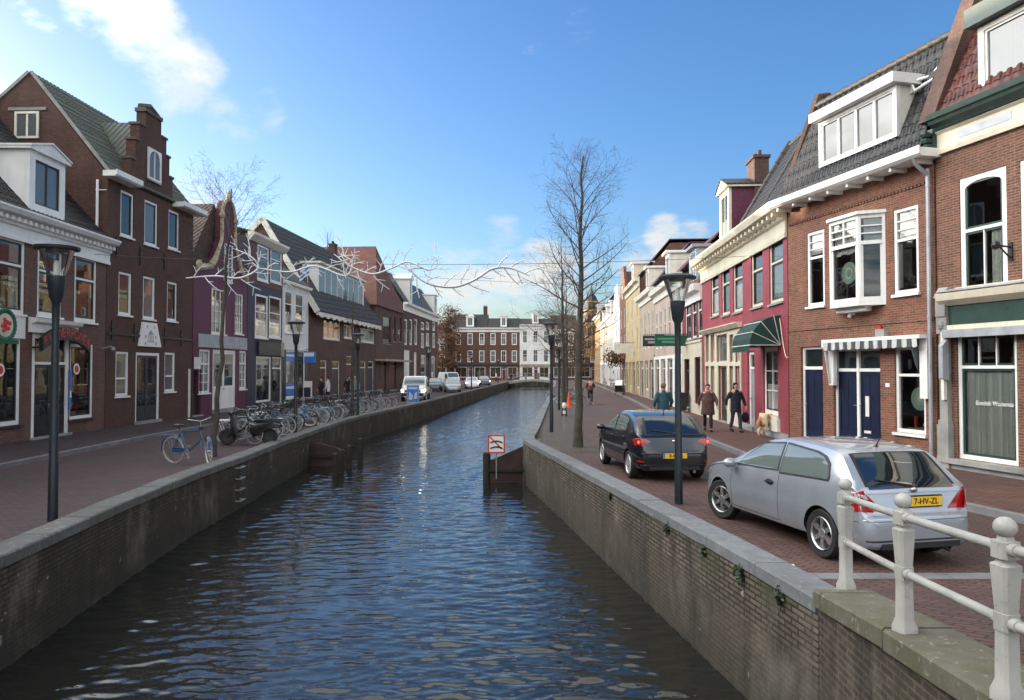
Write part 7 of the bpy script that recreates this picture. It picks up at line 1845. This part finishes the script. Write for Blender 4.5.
    for sg in (-1, 1): mb.tube([bb + Vector((sg * .04, 0, 0)), bb + Vector((sg * .075, 0, 0)), bb + Vector((sg * .08, sg * .11, -sg * .12))], .010, 5); mb.box(sg * .09, sg * .18, bb.y + sg * .11 - .045, bb.y + sg * .11 + .045, bb.z - sg * .12 - .012, bb.z - sg * .12 + .012)
    mb.build("pedals", "spoke", root)
    mb = MB()
    for x in (-.06, 0, .06): mb.tube([(x, -.32, .73), (x, .20, .73)], .007, 4)
    for sx in (-.07, .07): mb.tube([(sx, -.18, .73), (sx * .7, 0, r)], .007, 4)
    mb.tube([(-.07, -.32, .73), (.07, -.32, .73)], .007, 4); mb.ball((0, -.35, .68), (.035, .02, .03), 6); mb.build("luggage_rack", "spoke" if frame != "bk_blue" else frame, root)
    mb = MB(); mb.tube([bb + Vector((.03, -.06, -.02)), Vector((.20, .22, .0))], .010, 5); mb.build("kickstand", "spoke", root)
    mb = MB(); mb.ball(ms @ (head1 + Vector((0, .12, .02))), (.045, .05, .05), 8); mb.build("head_lamp", "plastic", root)
    if basket or crate:
        mb = MB(); c = ms @ (head1 + Vector((0, .25, .03))); w, d, h = (.19, .15, .24) if basket else (.22, .16, .26); nn = 9
        for k in range(4): z = c.z - .02 + h * k / 3; e = .03 * k / 3; mb.tube([(c.x - w - e, c.y - d - e, z), (c.x + w + e, c.y - d - e, z), (c.x + w + e, c.y + d + e, z), (c.x - w - e, c.y + d + e, z)], .007, 4, closed=True)
        for i in range(nn):
            t_ = -1 + 2 * i / (nn - 1)
            for sg in (-1, 1): mb.tube([(c.x + w * t_, c.y + sg * d, c.z - .02), (c.x + (w + .03) * t_, c.y + sg * (d + .03), c.z + h - .02)], .005, 3); mb.tube([(c.x + sg * w, c.y + d * t_, c.z - .02), (c.x + sg * (w + .03), c.y + (d + .03) * t_, c.z + h - .02)], .005, 3)
        mb.box(c.x - w, c.x + w, c.y - d, c.y + d, c.z - .03, c.z - .02); mb.build("front_basket", "plastic", root)
    return root
bb_ = bicycle("bk_blue", step=False, tyre="tyre_pale", hi=1.1, steer=R(-35))
pa, pb = ground(176, 462.5), ground(209, 465)
bb_.location = (-8.62, 18.95, 0); bb_.rotation_euler = (0, R(-4), math.atan2(-(1.12 * .93), -.35) + 0); bb_.rotation_euler = (0, R(5), R(-110)); tag(bb_, "blue roadster bicycle with silver handlebar standing alone left of the tree")
protos = [(bicycle("bk_black", tyre="tyre", basket=True), "black bicycle with a wire front basket in the row along the left quay"), (bicycle("bk_teal", step=True, tyre="tyre_pale"), "teal step-through bicycle in the row along the left quay"), (bicycle("bk_grey", step=False, tyre="tyre_pale"), "grey bicycle with pale tyres in the row along the left quay"),
          (bicycle("bk_sky", step=True, crate=True), "bright blue bicycle with a front crate in the row along the left quay"), (bicycle("bk_black", step=False, tyre="tyre_pale"), "black roadster with pale tyres in the row along the left quay"), (bicycle("bk_white", step=True, tyre="tyre_pale"), "white step-through bicycle in the row along the left quay"), (bicycle("bk_red", step=True), "dark red bicycle in the row along the left quay")]
used = set(); rr = random.Random(44)
order = [4, 2, 5, 0, 1, 1, 0, 4, 2, 3, 3, 1, 5, 1, 2, 3, 2, 1, 0, 4, 2, 0, 6, 2, 4, 0, 1, 2, 6, 4, 0, 2, 4, 5, 0, 2]
y = 24.0
for i, k in enumerate(order):
    proto, lb = protos[k]; o = proto if k not in used else dup(proto); used.add(k)
    if i in (10, 22): y += .7
    a = R(-90 + rr.gauss(0, 9)) if rr.random() < .8 else R(90 + rr.gauss(0, 9))
    fx = interp(LW, y) - .62 - rr.random() * .22
    o.rotation_euler = (0, R(rr.gauss(0, 4) + 4), a); sgn = 1 if a < 0 else -1
    o.location = (fx - 1.12 - .2 if sgn > 0 else fx, y, 0); o["label"] = lb; o["group"] = "bicycles parked along the left quay"
    y += rr.uniform(.48, .68) if y < 48 else rr.uniform(1.2, 1.9)
    if 50 < y < 57: y = 60
# bicycles by the right bank trees
o = dup(protos[0][0], (3.4, 48.2, 0), R(-75), "black bicycle with basket leaning by the orange cone"); o["group"] = ""; del o["group"]
o = dup(protos[4][0], (4.3, 51.0, 0), R(60), "black roadster parked beyond the orange cone on the right quay"); del o["group"]
o = dup(protos[2][0], (2.9, 56, 0), R(-100), "grey bicycle parked at the water side of the right quay"); del o["group"]
o = dup(protos[0][0], (11.6, 84, .1), R(10), "black bicycle leaning by the white gabled house"); del o["group"]
o = dup(protos[4][0], (12.3, 97, .1), R(5), "black roadster leaning by the cream house"); del o["group"]

# scooter
sc = thing("scooter", "black motor scooter parked between the leaning tree and the bicycle row", "scooter", (-7.75, 23.7, 0), R(98))
for y in (0, 1.28):
    m_ = Matrix.Translation((0, y, .25)) @ Matrix.Rotation(PI / 2, 4, "Y"); mb = MB(); mb.lathe([(.15, -.06), (.22, -.06), (.25, -.03), (.25, .03), (.22, .06), (.15, .06)], 22, 0, m_, cap=False); w = mb.build("wheel", "tyre", sc, smooth=40); mb = MB(); mb.lathe([(.0, -.03), (.155, -.04), (.155, .04), (0, .03)], 16, 0, m_); mb.build("rim", "plastic", w)
def pillow(mb, poly, w, e=.05, k=.86):
    n = len(poly); cy, cz = sum(p[0] for p in poly) / n, sum(p[1] for p in poly) / n
    lay = [(-w, k), (-w + e, 1), (w - e, 1), (w, k)]; V = [(x, cy + (p[0] - cy) * f, cz + (p[1] - cz) * f) for x, f in lay for p in poly]
    F = [tuple(range(n - 1, -1, -1)), tuple(range(3 * n, 4 * n))] + [(a * n + b, a * n + (b + 1) % n, (a + 1) * n + (b + 1) % n, (a + 1) * n + b) for a in range(3) for b in range(n)]
    mb.add(V, F)
mb = MB(); pillow(mb, [(-.42, .60), (-.36, .70), (-.1, .73), (.3, .71), (.52, .66), (.60, .48), (.56, .34), (.42, .26), (.24, .30), (.14, .42), (-.04, .50), (-.24, .52), (-.38, .54)], .17); pillow(mb, [(.44, .22), (.98, .22), (1.04, .28), (1.0, .34), (.5, .34)], .17, .04)
mb.build("body", "bk_black", sc, smooth=50)
mb = MB(); pillow(mb, [(.98, .24), (1.08, .26), (1.16, .5), (1.19, .72), (1.17, .92), (1.10, .98), (1.05, .9), (1.02, .6)], .20, .07, .8); mb.build("leg_shield", "bk_black", sc, smooth=50)
mb = MB(); pillow(mb, [(-.40, .72), (-.36, .80), (-.14, .84), (.08, .82), (.16, .79), (.42, .80), (.50, .75), (.46, .70)], .14, .05); mb.build("seat", "cushion", sc, smooth=60)
mb = MB(); mb.tube([(0, 1.14, .9), (0, 1.08, 1.02)], .035, 8); mb.tube([(-.33, 1.0, 1.05), (-.15, 1.08, 1.03), (.15, 1.08, 1.03), (.33, 1.0, 1.05)], .018, 6); [mb.tube([(sx, 1.03, 1.05), (sx * 1.15, 1.0, 1.22)], .008, 4) for sx in (-.25, .25)]; [mb.ball((sx * 1.15, .99, 1.25), (.06, .015, .045), 8) for sx in (-.25, .25)]; mb.build("handlebar", "plastic", sc)
mb = MB(); mb.ball((0, 1.15, .99), (.13, .10, .09), 10); mb.build("headlight_cowl", "bk_black", sc, smooth=60)
mb = MB(); mb.prism([(1.05, .46), (1.28, .54), (1.52, .40), (1.50, .36), (1.28, .48), (1.08, .40)], -.075, .075, "x"); [mb.tube([(sx, 1.1, .45), (sx, 1.28, .25)], .02, 6) for sx in (-.08, .08)]; mb.build("front_mudguard", "bk_black", sc)
mb = MB(); mb.tube([(.14, .25, .28), (.17, -.25, .34)], .055, 10); mb.build("exhaust", "grey_metal", sc, smooth=40); mb = MB(); mb.ball((0, -.38, .62), (.09, .03, .05), 8); mb.build("tail_light", "redlens", sc)
mb = MB(); mb.tube([(.14, .48, .26), (.26, .44, .0)], .014, 5); mb.build("kickstand", "grey_metal", sc)

# cone, advertising board, planter, stroller-like cargo bike, hanging signs
cn = thing("traffic_cone", "orange traffic cone with pale bands by the right quay bicycles", "traffic cone", (3.55, 46.3, 0)); M["orange"] = plain("cone_orange", (.75, .10, .03), .5, var=.1)
mb = MB(); mb.lathe([(.17, .04), (.03, .95), (0, .96)], 14); mb.build("cone_body", "orange", cn, smooth=40); mb = MB(); mb.lathe([(.125, .32), (.093, .5)], 14, cap=False); mb.lathe([(.072, .62), (.052, .73)], 14, cap=False); mb.build("pale_band", "signwhite", cn); mb = MB(); mb.box(-.2, .2, -.2, .2, 0, .04); mb.build("cone_base", "orange", cn)
ab = thing("advertising_board", "blue and white pavement advertising board in front of the white pickup", "sign board", (-6.95, 52.0, 0))
mb = MB(); [mb.box(a, b, -.03, .03, .0, 1.28) for a, b in ((-.43, -.38), (.38, .43))]; mb.box(-.38, .38, -.03, .03, 1.23, 1.28); mb.box(-.5, .5, -.25, .25, 0, .08); mb.build("frame", "grey_metal", ab)
mb = MB(); mb.box(-.38, .38, -.02, .02, .12, 1.225); mb.build("poster", "signblue", ab); mb = MB(); mb.box(-.32, .32, -.026, -.021, .98, 1.14); mb.prism([(-.3, .25), (-.05, .25), (.0, .55), (-.25, .8)], -.026, -.021, "y"); mb.prism([(.05, .3), (.3, .35), (.28, .8), (.12, .7)], -.026, -.021, "y"); mb.build("poster_print", "paleblue", ab)
gs = H.rr and None
def proj_sign(D, z, lb, w, h, m1, off=.25, bracket=True, text=None):
    r_ = thing("projecting_sign", lb, "shop sign", (facR(D) - off, D, z)); mb = MB(); mb.box(-w, 0, -.05, .05, -h / 2, h / 2); b_ = mb.build("sign_board", m1, r_)
    mb = MB(); mb.tube([(-w, 0, h / 2 + .06), (off, 0, h / 2 + .06)], .022, 6); [mb.box(-w * f - .01, -w * f + .01, -.01, .01, h / 2, h / 2 + .06) for f in (.1, .9)]; mb.build("bracket", "black", r_)
    if text:
        mb = MB(); mb.box(-w * .92, -w * .25, -.056, -.051, h * .10, h * .26); mb.box(-w * .78, -w * .28, -.056, -.051, -h * .22, -h * .02); mb.build("faded_print", text, r_)
M["pale_green"] = plain("pale_green_print", (.10, .30, .22), .5, var=.1)
proj_sign(40.5, 3.95, "green projecting shop sign behind the right hand lamp post", 1.75, .60, "signgreen", .02, text="pale_green")
proj_sign(49, 4.25, "small dark projecting sign above the green one", 1.4, .7, "dark_frame", .02, text="zinc")
proj_sign(68, 4.3, "pale projecting sign on the yellow house", 1.8, .9, "offwhite", .02)
hb = thing("flower_basket", "round hanging basket of dry reddish plants on the red gabled house", "hanging basket", (facR(78) - 1.0, 78, 3.6)); mb = MB(); rr = random.Random(2)
for i in range(420):
    a = Vector((rr.gauss(0, .5), rr.gauss(0, .5), rr.gauss(0, .42))); d = Vector((rr.gauss(0, 1), rr.gauss(0, 1), rr.gauss(0, 1))).normalized() * .14; e = d.orthogonal() * .6; mb.face([a - d, a + e, a + d, a - e])
mb.build("foliage", "brown_leaf", hb); mb = MB(); mb.lathe([(.05, -.6), (.35, -.45), (.42, -.15)], 12); mb.tube([(0, 0, .3), (0, 0, .8), (1.0, 0, .8)], .03, 5); mb.build("basket_bracket", "black", hb)
cg = thing("cargo_bike", "dark cargo tricycle with a white hood parked on the right pavement", "cargo bike", (facR(66) - 1.3, 66, .115), R(160))
for (x, y) in ((-.38, 1.0), (.38, 1.0), (0, -.4)):
    mb = MB(); ring(mb, (x, y, .3), .28, .025); w = mb.build("wheel", "tyre", cg); mb = MB(); [mb.tube([(x, y, .3), (x, y + .27 * math.cos(k * PI / 5), .3 + .27 * math.sin(k * PI / 5))], .004, 3) for k in range(10)]; mb.build("rim", "spoke", w)
mb = MB(); mb.prism([(.55, .3), (1.45, .3), (1.6, .85), (.45, .85)], -.33, .33, "x"); mb.build("cargo_box", "bk_black", cg); mb = MB(); mb.prism([(.5, .86), (1.55, .86), (1.35, 1.3), (.7, 1.35)], -.31, .31, "x"); mb.build("rain_hood", "whitecar", cg)
mb = MB(); mb.tube([(0, .5, .45), (0, -.1, .4), (0, -.4, .3)], .03, 6); mb.tube([(0, -.1, .4), (0, -.2, .9)], .02, 6); mb.build("frame", "bk_black", cg); mb = MB(); mb.ball((0, -.22, .93), (.11, .14, .05), 8); mb.build("saddle", "cushion", cg); mb = MB(); mb.tube([(0, .45, .5), (0, .4, 1.05)], .02, 6); mb.tube([(-.3, .25, 1.08), (0, .4, 1.05), (.3, .25, 1.08)], .016, 6); mb.build("handlebar", "spoke", cg)
bl = thing("drinking_post", "thin grey post with a white head beside the nearest right bank tree", "post", (1.93, 27.4, 0)); mb = MB(); mb.tube([(0, 0, 0), (0, 0, .95)], .025, 8); mb.build("post", "grey_metal", bl); mb = MB(); mb.ball((0, 0, 1.05), (.09, .07, .12), 8); mb.box(-.05, .05, -.05, .05, .75, .85); mb.build("post_head", "signwhite", bl)
for (x, y) in ((-13.6, 33), ):
    pass
mb = MB(); mb.box(-.05, .05, -.03, .03, 0, .012); o = mb.build("paper_scrap", "signwhite", loc=ground(790, 566) + Vector((0, 0, .004))); tag(o, "scrap of white paper on the road beside the silver hatchback", "litter")
wb = thing("wheelie_bin", "black bin on the pavement by the dark red house", "bin", (facR(39.5) - .5, 39.5, .115)); mb = MB(); mb.prism([(-.22, .08), (.22, .08), (.28, .95), (-.28, .95)], -.25, .25, "y"); mb.build("bin_body", "plastic", wb); mb = MB(); mb.box(-.31, .31, -.30, .30, .955, 1.03); mb.build("lid", "plastic", wb)
# ================================================================== PEOPLE AND DOG
def skin_mesh(verts, edges, radii, root_i=0, sub=2, fat=1.0, soft=False):
    me = bpy.data.meshes.new("skin_tmp"); me.from_pydata([tuple(v) for v in verts], edges, []); o = bpy.data.objects.new("skin_tmp", me); COL.objects.link(o)
    o.modifiers.new("s", "SKIN"); sk = me.skin_vertices[0].data
    for i, r in enumerate(radii):
        sk[i].radius = (r[0] * fat, r[1] * fat) if hasattr(r, "__len__") else (r * fat, r * fat)
    for i in range(len(verts)): sk[i].use_root = (i == root_i)
    o.modifiers[0].use_smooth_shade = True
    s = o.modifiers.new("d", "SUBSURF"); s.levels = sub; s.render_levels = sub
    if soft:
        rm = o.modifiers.new("r", "REMESH"); rm.mode = "VOXEL"; rm.voxel_size = .02; sm = o.modifiers.new("m", "SMOOTH"); sm.factor = .6; sm.iterations = soft
    dg = bpy.context.evaluated_depsgraph_get(); dg.update(); m = bpy.data.meshes.new_from_object(o.evaluated_get(dg)); bpy.data.objects.remove(o); bpy.data.meshes.remove(me)
    return m
class Skel:
    def __init__(s): s.v = []; s.e = []; s.r = []
    def add(s, p, r, parent=None):
        s.v.append(Vector(p)); s.r.append(r)
        if parent is not None: s.e.append((parent, len(s.v) - 1))
        return len(s.v) - 1
    def chain(s, pts, rs, parent=None):
        ids = []
        for p, r in zip(pts, rs): parent = s.add(p, r, parent); ids.append(parent)
        return ids
    def mesh(s, name, mat, parent, sub=2, fat=1.12, soft=0):
        m = skin_mesh(s.v, s.e, s.r, 0, sub, fat, soft); m.materials.clear(); m.materials.append(M[mat]); m.name = name
        m.polygons.foreach_set("use_smooth", [True] * len(m.polygons)); return link(name, m, parent)
class Cloth:       # closed sleeves, legs and a trunk, fused into one garment
    def __init__(s): s.mb = MB()
    def loft(s, rings, n=16):
        V = []; F = []; m = len(rings); up = None
        for i, (c, rx, ry) in enumerate(rings):
            t = (rings[min(i + 1, m - 1)][0] - rings[max(i - 1, 0)][0]).normalized(); ax = Vector((1, 0, 0)); ax = (ax - t * ax.dot(t)).normalized(); ay = t.cross(ax)
            for q in range(n): V.append(c + ax * rx * math.cos(2 * PI * q / n) + ay * ry * math.sin(2 * PI * q / n))
        for i in range(m - 1):
            for q in range(n): F.append((i * n + q, i * n + (q + 1) % n, (i + 1) * n + (q + 1) % n, (i + 1) * n + q))
        F += [tuple(range(n - 1, -1, -1)), tuple(range((m - 1) * n, m * n))]; s.mb.add(V, F)
    def mesh(s, name, mat, parent, it):
        o = s.mb.build("cloth_tmp", mat, None); rm = o.modifiers.new("r", "REMESH"); rm.mode = "VOXEL"; rm.voxel_size = .018; sm = o.modifiers.new("m", "SMOOTH"); sm.factor = .5; sm.iterations = it
        dg = bpy.context.evaluated_depsgraph_get(); dg.update(); m = bpy.data.meshes.new_from_object(o.evaluated_get(dg)); bpy.data.objects.remove(o)
        m.materials.clear(); m.materials.append(M[mat])
        for v in m.vertices:       # folds in the cloth
            v.co += v.normal * .010 * mnoise.noise(Vector((v.co.x * 9, v.co.y * 9, v.co.z * 5 + len(s.mb.v))))
        m.polygons.foreach_set("use_smooth", [True] * len(m.polygons)); return link(name, m, parent)
def person(label, loc, rz, h=1.75, girth=1.0, top="c_navy", legs="c_black", hair="c_hairdark", stride=.0, arm=(.0, .0), coat=.0, ride=False, hood=False, cap=None, elbow=.25, group=None, scarf=None, longhair=False):
    """stands on z = 0 and faces +y"""
    k = h / 1.75; g = girth; root = thing("person", label, "person", loc, rz, group)
    def V(x, y, z): return Vector((x, y, z)) * k
    hip = .93; J = {}
    for sx, s in ((-1, 1), (1, -1)):
        if ride: kn = (.50 if s > 0 else .36); J[sx] = [V(sx * .09, 0, hip), V(sx * .11, .36, hip - (.14 if s > 0 else .30)), V(sx * .11, .22, hip - (.50 if s > 0 else .70)), V(sx * .11, .36, hip - (.54 if s > 0 else .74))]
        else:
            a = stride * s; J[sx] = [V(sx * .095, 0, hip), V(sx * .105, a * .24 + .02, .50), V(sx * .10, a * .42 - (.06 if a < 0 else 0), .085 + (.05 if a < -.2 else 0)), V(sx * .115, a * .42 + .13, .03 + (.0 if a >= -.2 else .0))]
    A = {}
    for sx, sw in ((-1, arm[0]), (1, arm[1])):
        sh = V(sx * .19 * (.9 + .1 * g), 0, 1.42); 
        if ride: A[sx] = [sh, V(sx * .27, .12, 1.18), V(sx * .26, .38, 1.10)]
        else: A[sx] = [sh, V(sx * (.25 + .05 * g), sw * .16 - .03, 1.14), V(sx * (.26 + .05 * g), sw * .34 + elbow * .3, .90 + abs(sw) * .06 + elbow * .1)]
    lean = .10 if ride else .0
    # body: one skin surface from head to feet, hands with fingers
    s = Skel(); pel = s.add(V(0, 0, .96), (.13 * k, .10 * k)); ch = s.chain([V(0, .01, 1.12), V(0, lean * .5, 1.30), V(0, lean, 1.44), V(0, lean + .005, 1.53)], [(.125 * k, .09 * k), (.15 * k, .10 * k), (.10 * k, .075 * k), (.055 * k, .055 * k)], pel)
    s.chain([V(0, lean + .02, 1.60), V(0, lean + .015, 1.67), V(0, lean + .01, 1.73)], [(.068 * k, .078 * k), (.078 * k, .095 * k), (.05 * k, .062 * k)], ch[-1])
    for sx in (-1, 1):
        s.chain(J[sx], [.085 * k, .055 * k, .038 * k, .034 * k], pel)
        ids = s.chain(A[sx], [.055 * k, .038 * k, .026 * k], ch[2]); w = A[sx][2]; d = (A[sx][2] - A[sx][1]).normalized(); palm = w + d * .07 * k; pi = s.add(palm, (.030 * k, .016 * k), ids[-1])
        sidev = Vector((0, 1, 0)) - d * d.y; sidev.normalize()
        for q, ln in ((-.028, .065), (-.010, .08), (.010, .078), (.027, .065)):
            b = palm + sidev * q * k + d * .02 * k; s.chain([b + d * ln * .5 * k, b + d * ln * k + Vector((-sx * .02 * k, 0, 0))], [.0085 * k, .007 * k], pi)
        s.chain([w + d * .04 * k + sidev * .04 * k, w + d * .085 * k + sidev * .055 * k], [.010 * k, .008 * k], ids[-1])
    body = s.mesh("body", "skin", root)
    mb = MB(); hc = V(0, lean + .02, 1.645)      # face
    fy = hc.y + .088 * k
    for sx in (-1, 1): mb.ball((sx * .030 * k, fy - .008 * k, hc.z + .01 * k), (.012 * k, .008 * k, .008 * k), 8, 1); mb.ball((sx * .078 * k, hc.y - .01 * k, hc.z), (.010 * k, .022 * k, .032 * k), 8, 0)
    mb.ball((0, fy + .002 * k, hc.z - .018 * k), (.012 * k, .020 * k, .024 * k), 8, 0); mb.ball((0, fy - .008 * k, hc.z - .055 * k), (.024 * k, .008 * k, .006 * k), 8, 2); mb.build("face", ["skin", "c_hairdark", "signred"], body, smooth=70)
    # clothes
    tz = .93 if ride else .82 - coat * .34; cl = Cloth(); gg = .75 + .25 * g
    hem = .17 * g * (1 + coat * .15)
    zz = [(tz, hem, .135 * g), (tz + (1.05 - tz) * .5, .168 * g, .138 * g), (1.05, .162 * g, .132 * g), (1.18, .170 * g, .128 * g), (1.32, .182 * gg, .122 * gg), (1.41, .178 * gg, .112 * gg), (1.465, .135, .098), (1.50, .092, .085), (1.535, .078, .076)]
    cl.loft([(V(0, (lean * min(1, max(0, (z - .95) / .45))) , z), rx * k, ry * k) for z, rx, ry in zz])
    for sx in (-1, 1):
        a = A[sx]; d0 = (a[0] - V(0, 0, 1.42)); cl.loft([(a[0] + V(-sx * .05, 0, .012), .078 * k * gg, .07 * k * gg), (a[0].lerp(a[1], .2), .070 * k * gg, .07 * k * gg), (a[0].lerp(a[1], .7), .062 * k * gg, .062 * k * gg), (a[1], .060 * k * gg, .060 * k * gg), (a[1].lerp(a[2], .5), .054 * k, .054 * k), (a[2], .046 * k, .046 * k)])
    cl.mesh("jacket", top, root, 5)
    cl = Cloth(); cl.loft([(V(0, 0, .80), .150 * k * gg, .115 * k * gg), (V(0, 0, .90), .158 * k * gg, .118 * k * gg), (V(0, 0, 1.02), .145 * k * gg, .11 * k * gg)])
    for sx in (-1, 1):
        j = J[sx]; cl.loft([(j[0] + V(0, 0, .02), .088 * k * gg, .095 * k * gg), (j[0].lerp(j[1], .3), .088 * k * gg, .092 * k * gg), (j[0].lerp(j[1], .75), .075 * k, .078 * k), (j[1], .068 * k, .070 * k), (j[1].lerp(j[2], .5), .064 * k, .064 * k), (j[2] + V(0, .005, .01), .060 * k, .064 * k)])
    cl.mesh("trousers", legs, root, 3)
    for sx in (-1, 1):
        s = Skel(); j = J[sx]; s.chain([j[2] + V(0, -.045, -.035), j[2] + V(0, .04, -.04), j[3] + V(0, .05, .0)], [(.045 * k, .048 * k), (.046 * k, .045 * k), (.040 * k, .026 * k)]); s.mesh("shoe", "c_black", root, 1, 1.35)
    mb = MB(); c = V(0, lean + .0, 1.675); mb.ball(c + V(0, -.022, .022), (.096 * k, .108 * k, .096 * k), 14)
    if hood: mb.ball(c + V(0, -.03, -.05), (.105 * k, .10 * k, .11 * k), 12)
    if longhair: mb.ball(c + V(0, -.05, -.07), (.09 * k, .06 * k, .13 * k), 10)
    mb.build("hair" if not (hood or cap) else "cap", cap or hair, root, smooth=70)
    if scarf: mb = MB(); mb.lathe([(.09 * k, 1.45 * k), (.115 * k, 1.50 * k), (.085 * k, 1.565 * k)], 14); mb.build("scarf", scarf, root, smooth=70)
    return root
for nm, cl in (("c_navy", (.010, .014, .030)), ("c_black", (.008, .008, .010)), ("c_teal", (.020, .075, .10)), ("c_jeans", (.10, .17, .24)), ("c_brown", (.085, .040, .036)), ("c_hairdark", (.02, .015, .012)), ("c_hairgrey", (.22, .21, .20)), ("c_white", (.55, .56, .57)), ("c_grey", (.16, .17, .19)), ("c_rose", (.40, .22, .20)), ("c_red", (.12, .03, .03)), ("c_hairfair", (.20, .13, .07)), ("c_denim", (.025, .035, .07))): M[nm] = plain(nm, cl, .85, var=.35, scale=7, bump=.3)
g1 = ground(708, 431, .115); person("stout woman in a brown coat and rose scarf walking along the right pavement", (g1.x, g1.y, .115), R(168), 1.70, 1.42, "c_brown", "c_black", "c_hairdark", .55, (.5, -.4), .6, elbow=.3, scarf="c_rose")
g1 = ground(736, 432, .115); pz_ = g1.copy(); person("person in a navy hooded coat and jeans walking in front of the raspberry house", (g1.x, g1.y, .115), R(190), 1.76, 1.15, "c_navy", "c_denim", stride=.35, arm=(.2, -.5), coat=.3, hood=True, cap="c_black")
bg = thing("shoulder_bag", "dark shoulder bag carried low by the person in navy", "bag", (pz_.x + .36, pz_.y + .05, .42)); mb = MB(); mb.ball((0, 0, .22), (.14, .10, .20), 12); mb.build("bag_body", "c_black", bg, smooth=70); mb = MB(); mb.tube([(-.06, 0, .38), (-.05, 0, .68), (.0, 0, .74), (.05, 0, .68), (.06, 0, .38)], .012, 5); mb.build("strap", "c_brown", bg)
person("man in a teal jacket and pale jeans walking away behind the black hatchback", (5.55, 27.2, 0), R(6), 1.86, 1.30, "c_teal", "c_jeans", "c_hairfair", .3, (-.3, .3), .3, elbow=.35)
yy = 52.5
for (u, lb, tp, lg, hr, st) in ((321.5, "person in black standing left of the white jacket by the brick house", "c_black", "c_black", "c_hairdark", .2), (328, "person in a white jacket standing by the broad brick house", "c_white", "c_black", "c_hairdark", .3), (349, "person in dark clothes beside the grey jacket on the left pavement", "c_black", "c_denim", "c_hairdark", .3), (355, "person in a grey jacket on the left pavement before the arched doorway", "c_grey", "c_black", "c_hairgrey", .25)):
    yy = 50 if u < 340 else 53; x = (u - 512) / FPX * yy; person(lb, (x, yy, .115), R(90 if u < 340 else 200), 1.76, 1.1, tp, lg, hr, st, (.2, -.2), .2)
cy = dup(protos[0][0], (5.25, 49.4, 0), R(-3), "black bicycle ridden away down the right hand street"); del cy["group"]
person("cyclist in a reddish jacket riding away down the right hand street", (5.25, 49.4 + .18, .06), R(-3), 1.72, 1.1, "c_red", "c_black", "c_hairdark", ride=True)
person("distant walker in dark clothes crossing the far bridge", (-.2, 131, .0), R(20), 1.75, 1.1, "c_black", "c_denim", stride=.3)
person("distant walker in a pale coat on the far square", (-3.0, 140, .0), R(100), 1.75, 1.1, "c_white", "c_black", stride=.3)
# dog, standing broadside, seen from behind left, head turned to the wall
dg_ = ground(769, 437, .115); dog = thing("dog", "cream and tan long haired dog standing by the raspberry wall", "dog", (dg_.x - .05, dg_.y + .1, .115), R(-52))
def dog_mat():
    t = NT("dog_fur"); o = t.coord(); n = t.noise(o, 3.2, 3, .5); t.set(Base_Color=t.mix(t.rng(n, .47, .56, 0, 1), (.58, .46, .33, 1), (.36, .17, .07, 1)), Roughness=.95); t.bump(t.noise(o, 45, 3), .8, .02); M["dog_fur"] = t.m
dog_mat()
s = Skel(); p0 = s.add((0, -.02, .60), (.125, .15)); fr_ = s.chain([(0, .14, .58), (0, .32, .57), (0, .44, .60)], [(.115, .14), (.14, .18), (.12, .15)], p0)
rr_i = s.chain([(0, -.18, .61), (0, -.30, .60)], [(.13, .15), (.11, .12)], p0)
nk = s.chain([(0, .54, .72), (.02, .60, .80)], [.085, .08], fr_[2]); hd = s.chain([(.05, .66, .84), (.10, .74, .81), (.14, .82, .78)], [.085, .055, .036], nk[1])
s.chain([(0, -.42, .56), (0, -.50, .44), (.02, -.52, .30)], [.045, .06, .03], rr_i[1])
for sx in (-.095, .095):
    s.chain([(sx, .40, .44), (sx, .38, .26), (sx, .41, .07), (sx, .45, .03)], [.062, .042, .032, .036], fr_[2])
    s.chain([(sx, -.24, .44), (sx, -.16, .32), (sx, -.33, .20), (sx, -.30, .06), (sx, -.25, .03)], [.085, .06, .036, .032, .036], rr_i[1])
s.mesh("body", "dog_fur", dog, 2, 1.34, 4); mb = MB()
for sx in (-1, 1): mb.ball((.05 + sx * .085, .64, .83), (.022, .045, .075), 8)
mb.build("ears", "dog_fur", dog, smooth=70); mb = MB(); mb.ball((.155, .855, .785), (.022, .022, .018), 8); mb.build("nose", "c_black", dog)
# drop stray empty group tags
for o in bpy.data.objects:
    if o.get("group") == "": del o["group"]
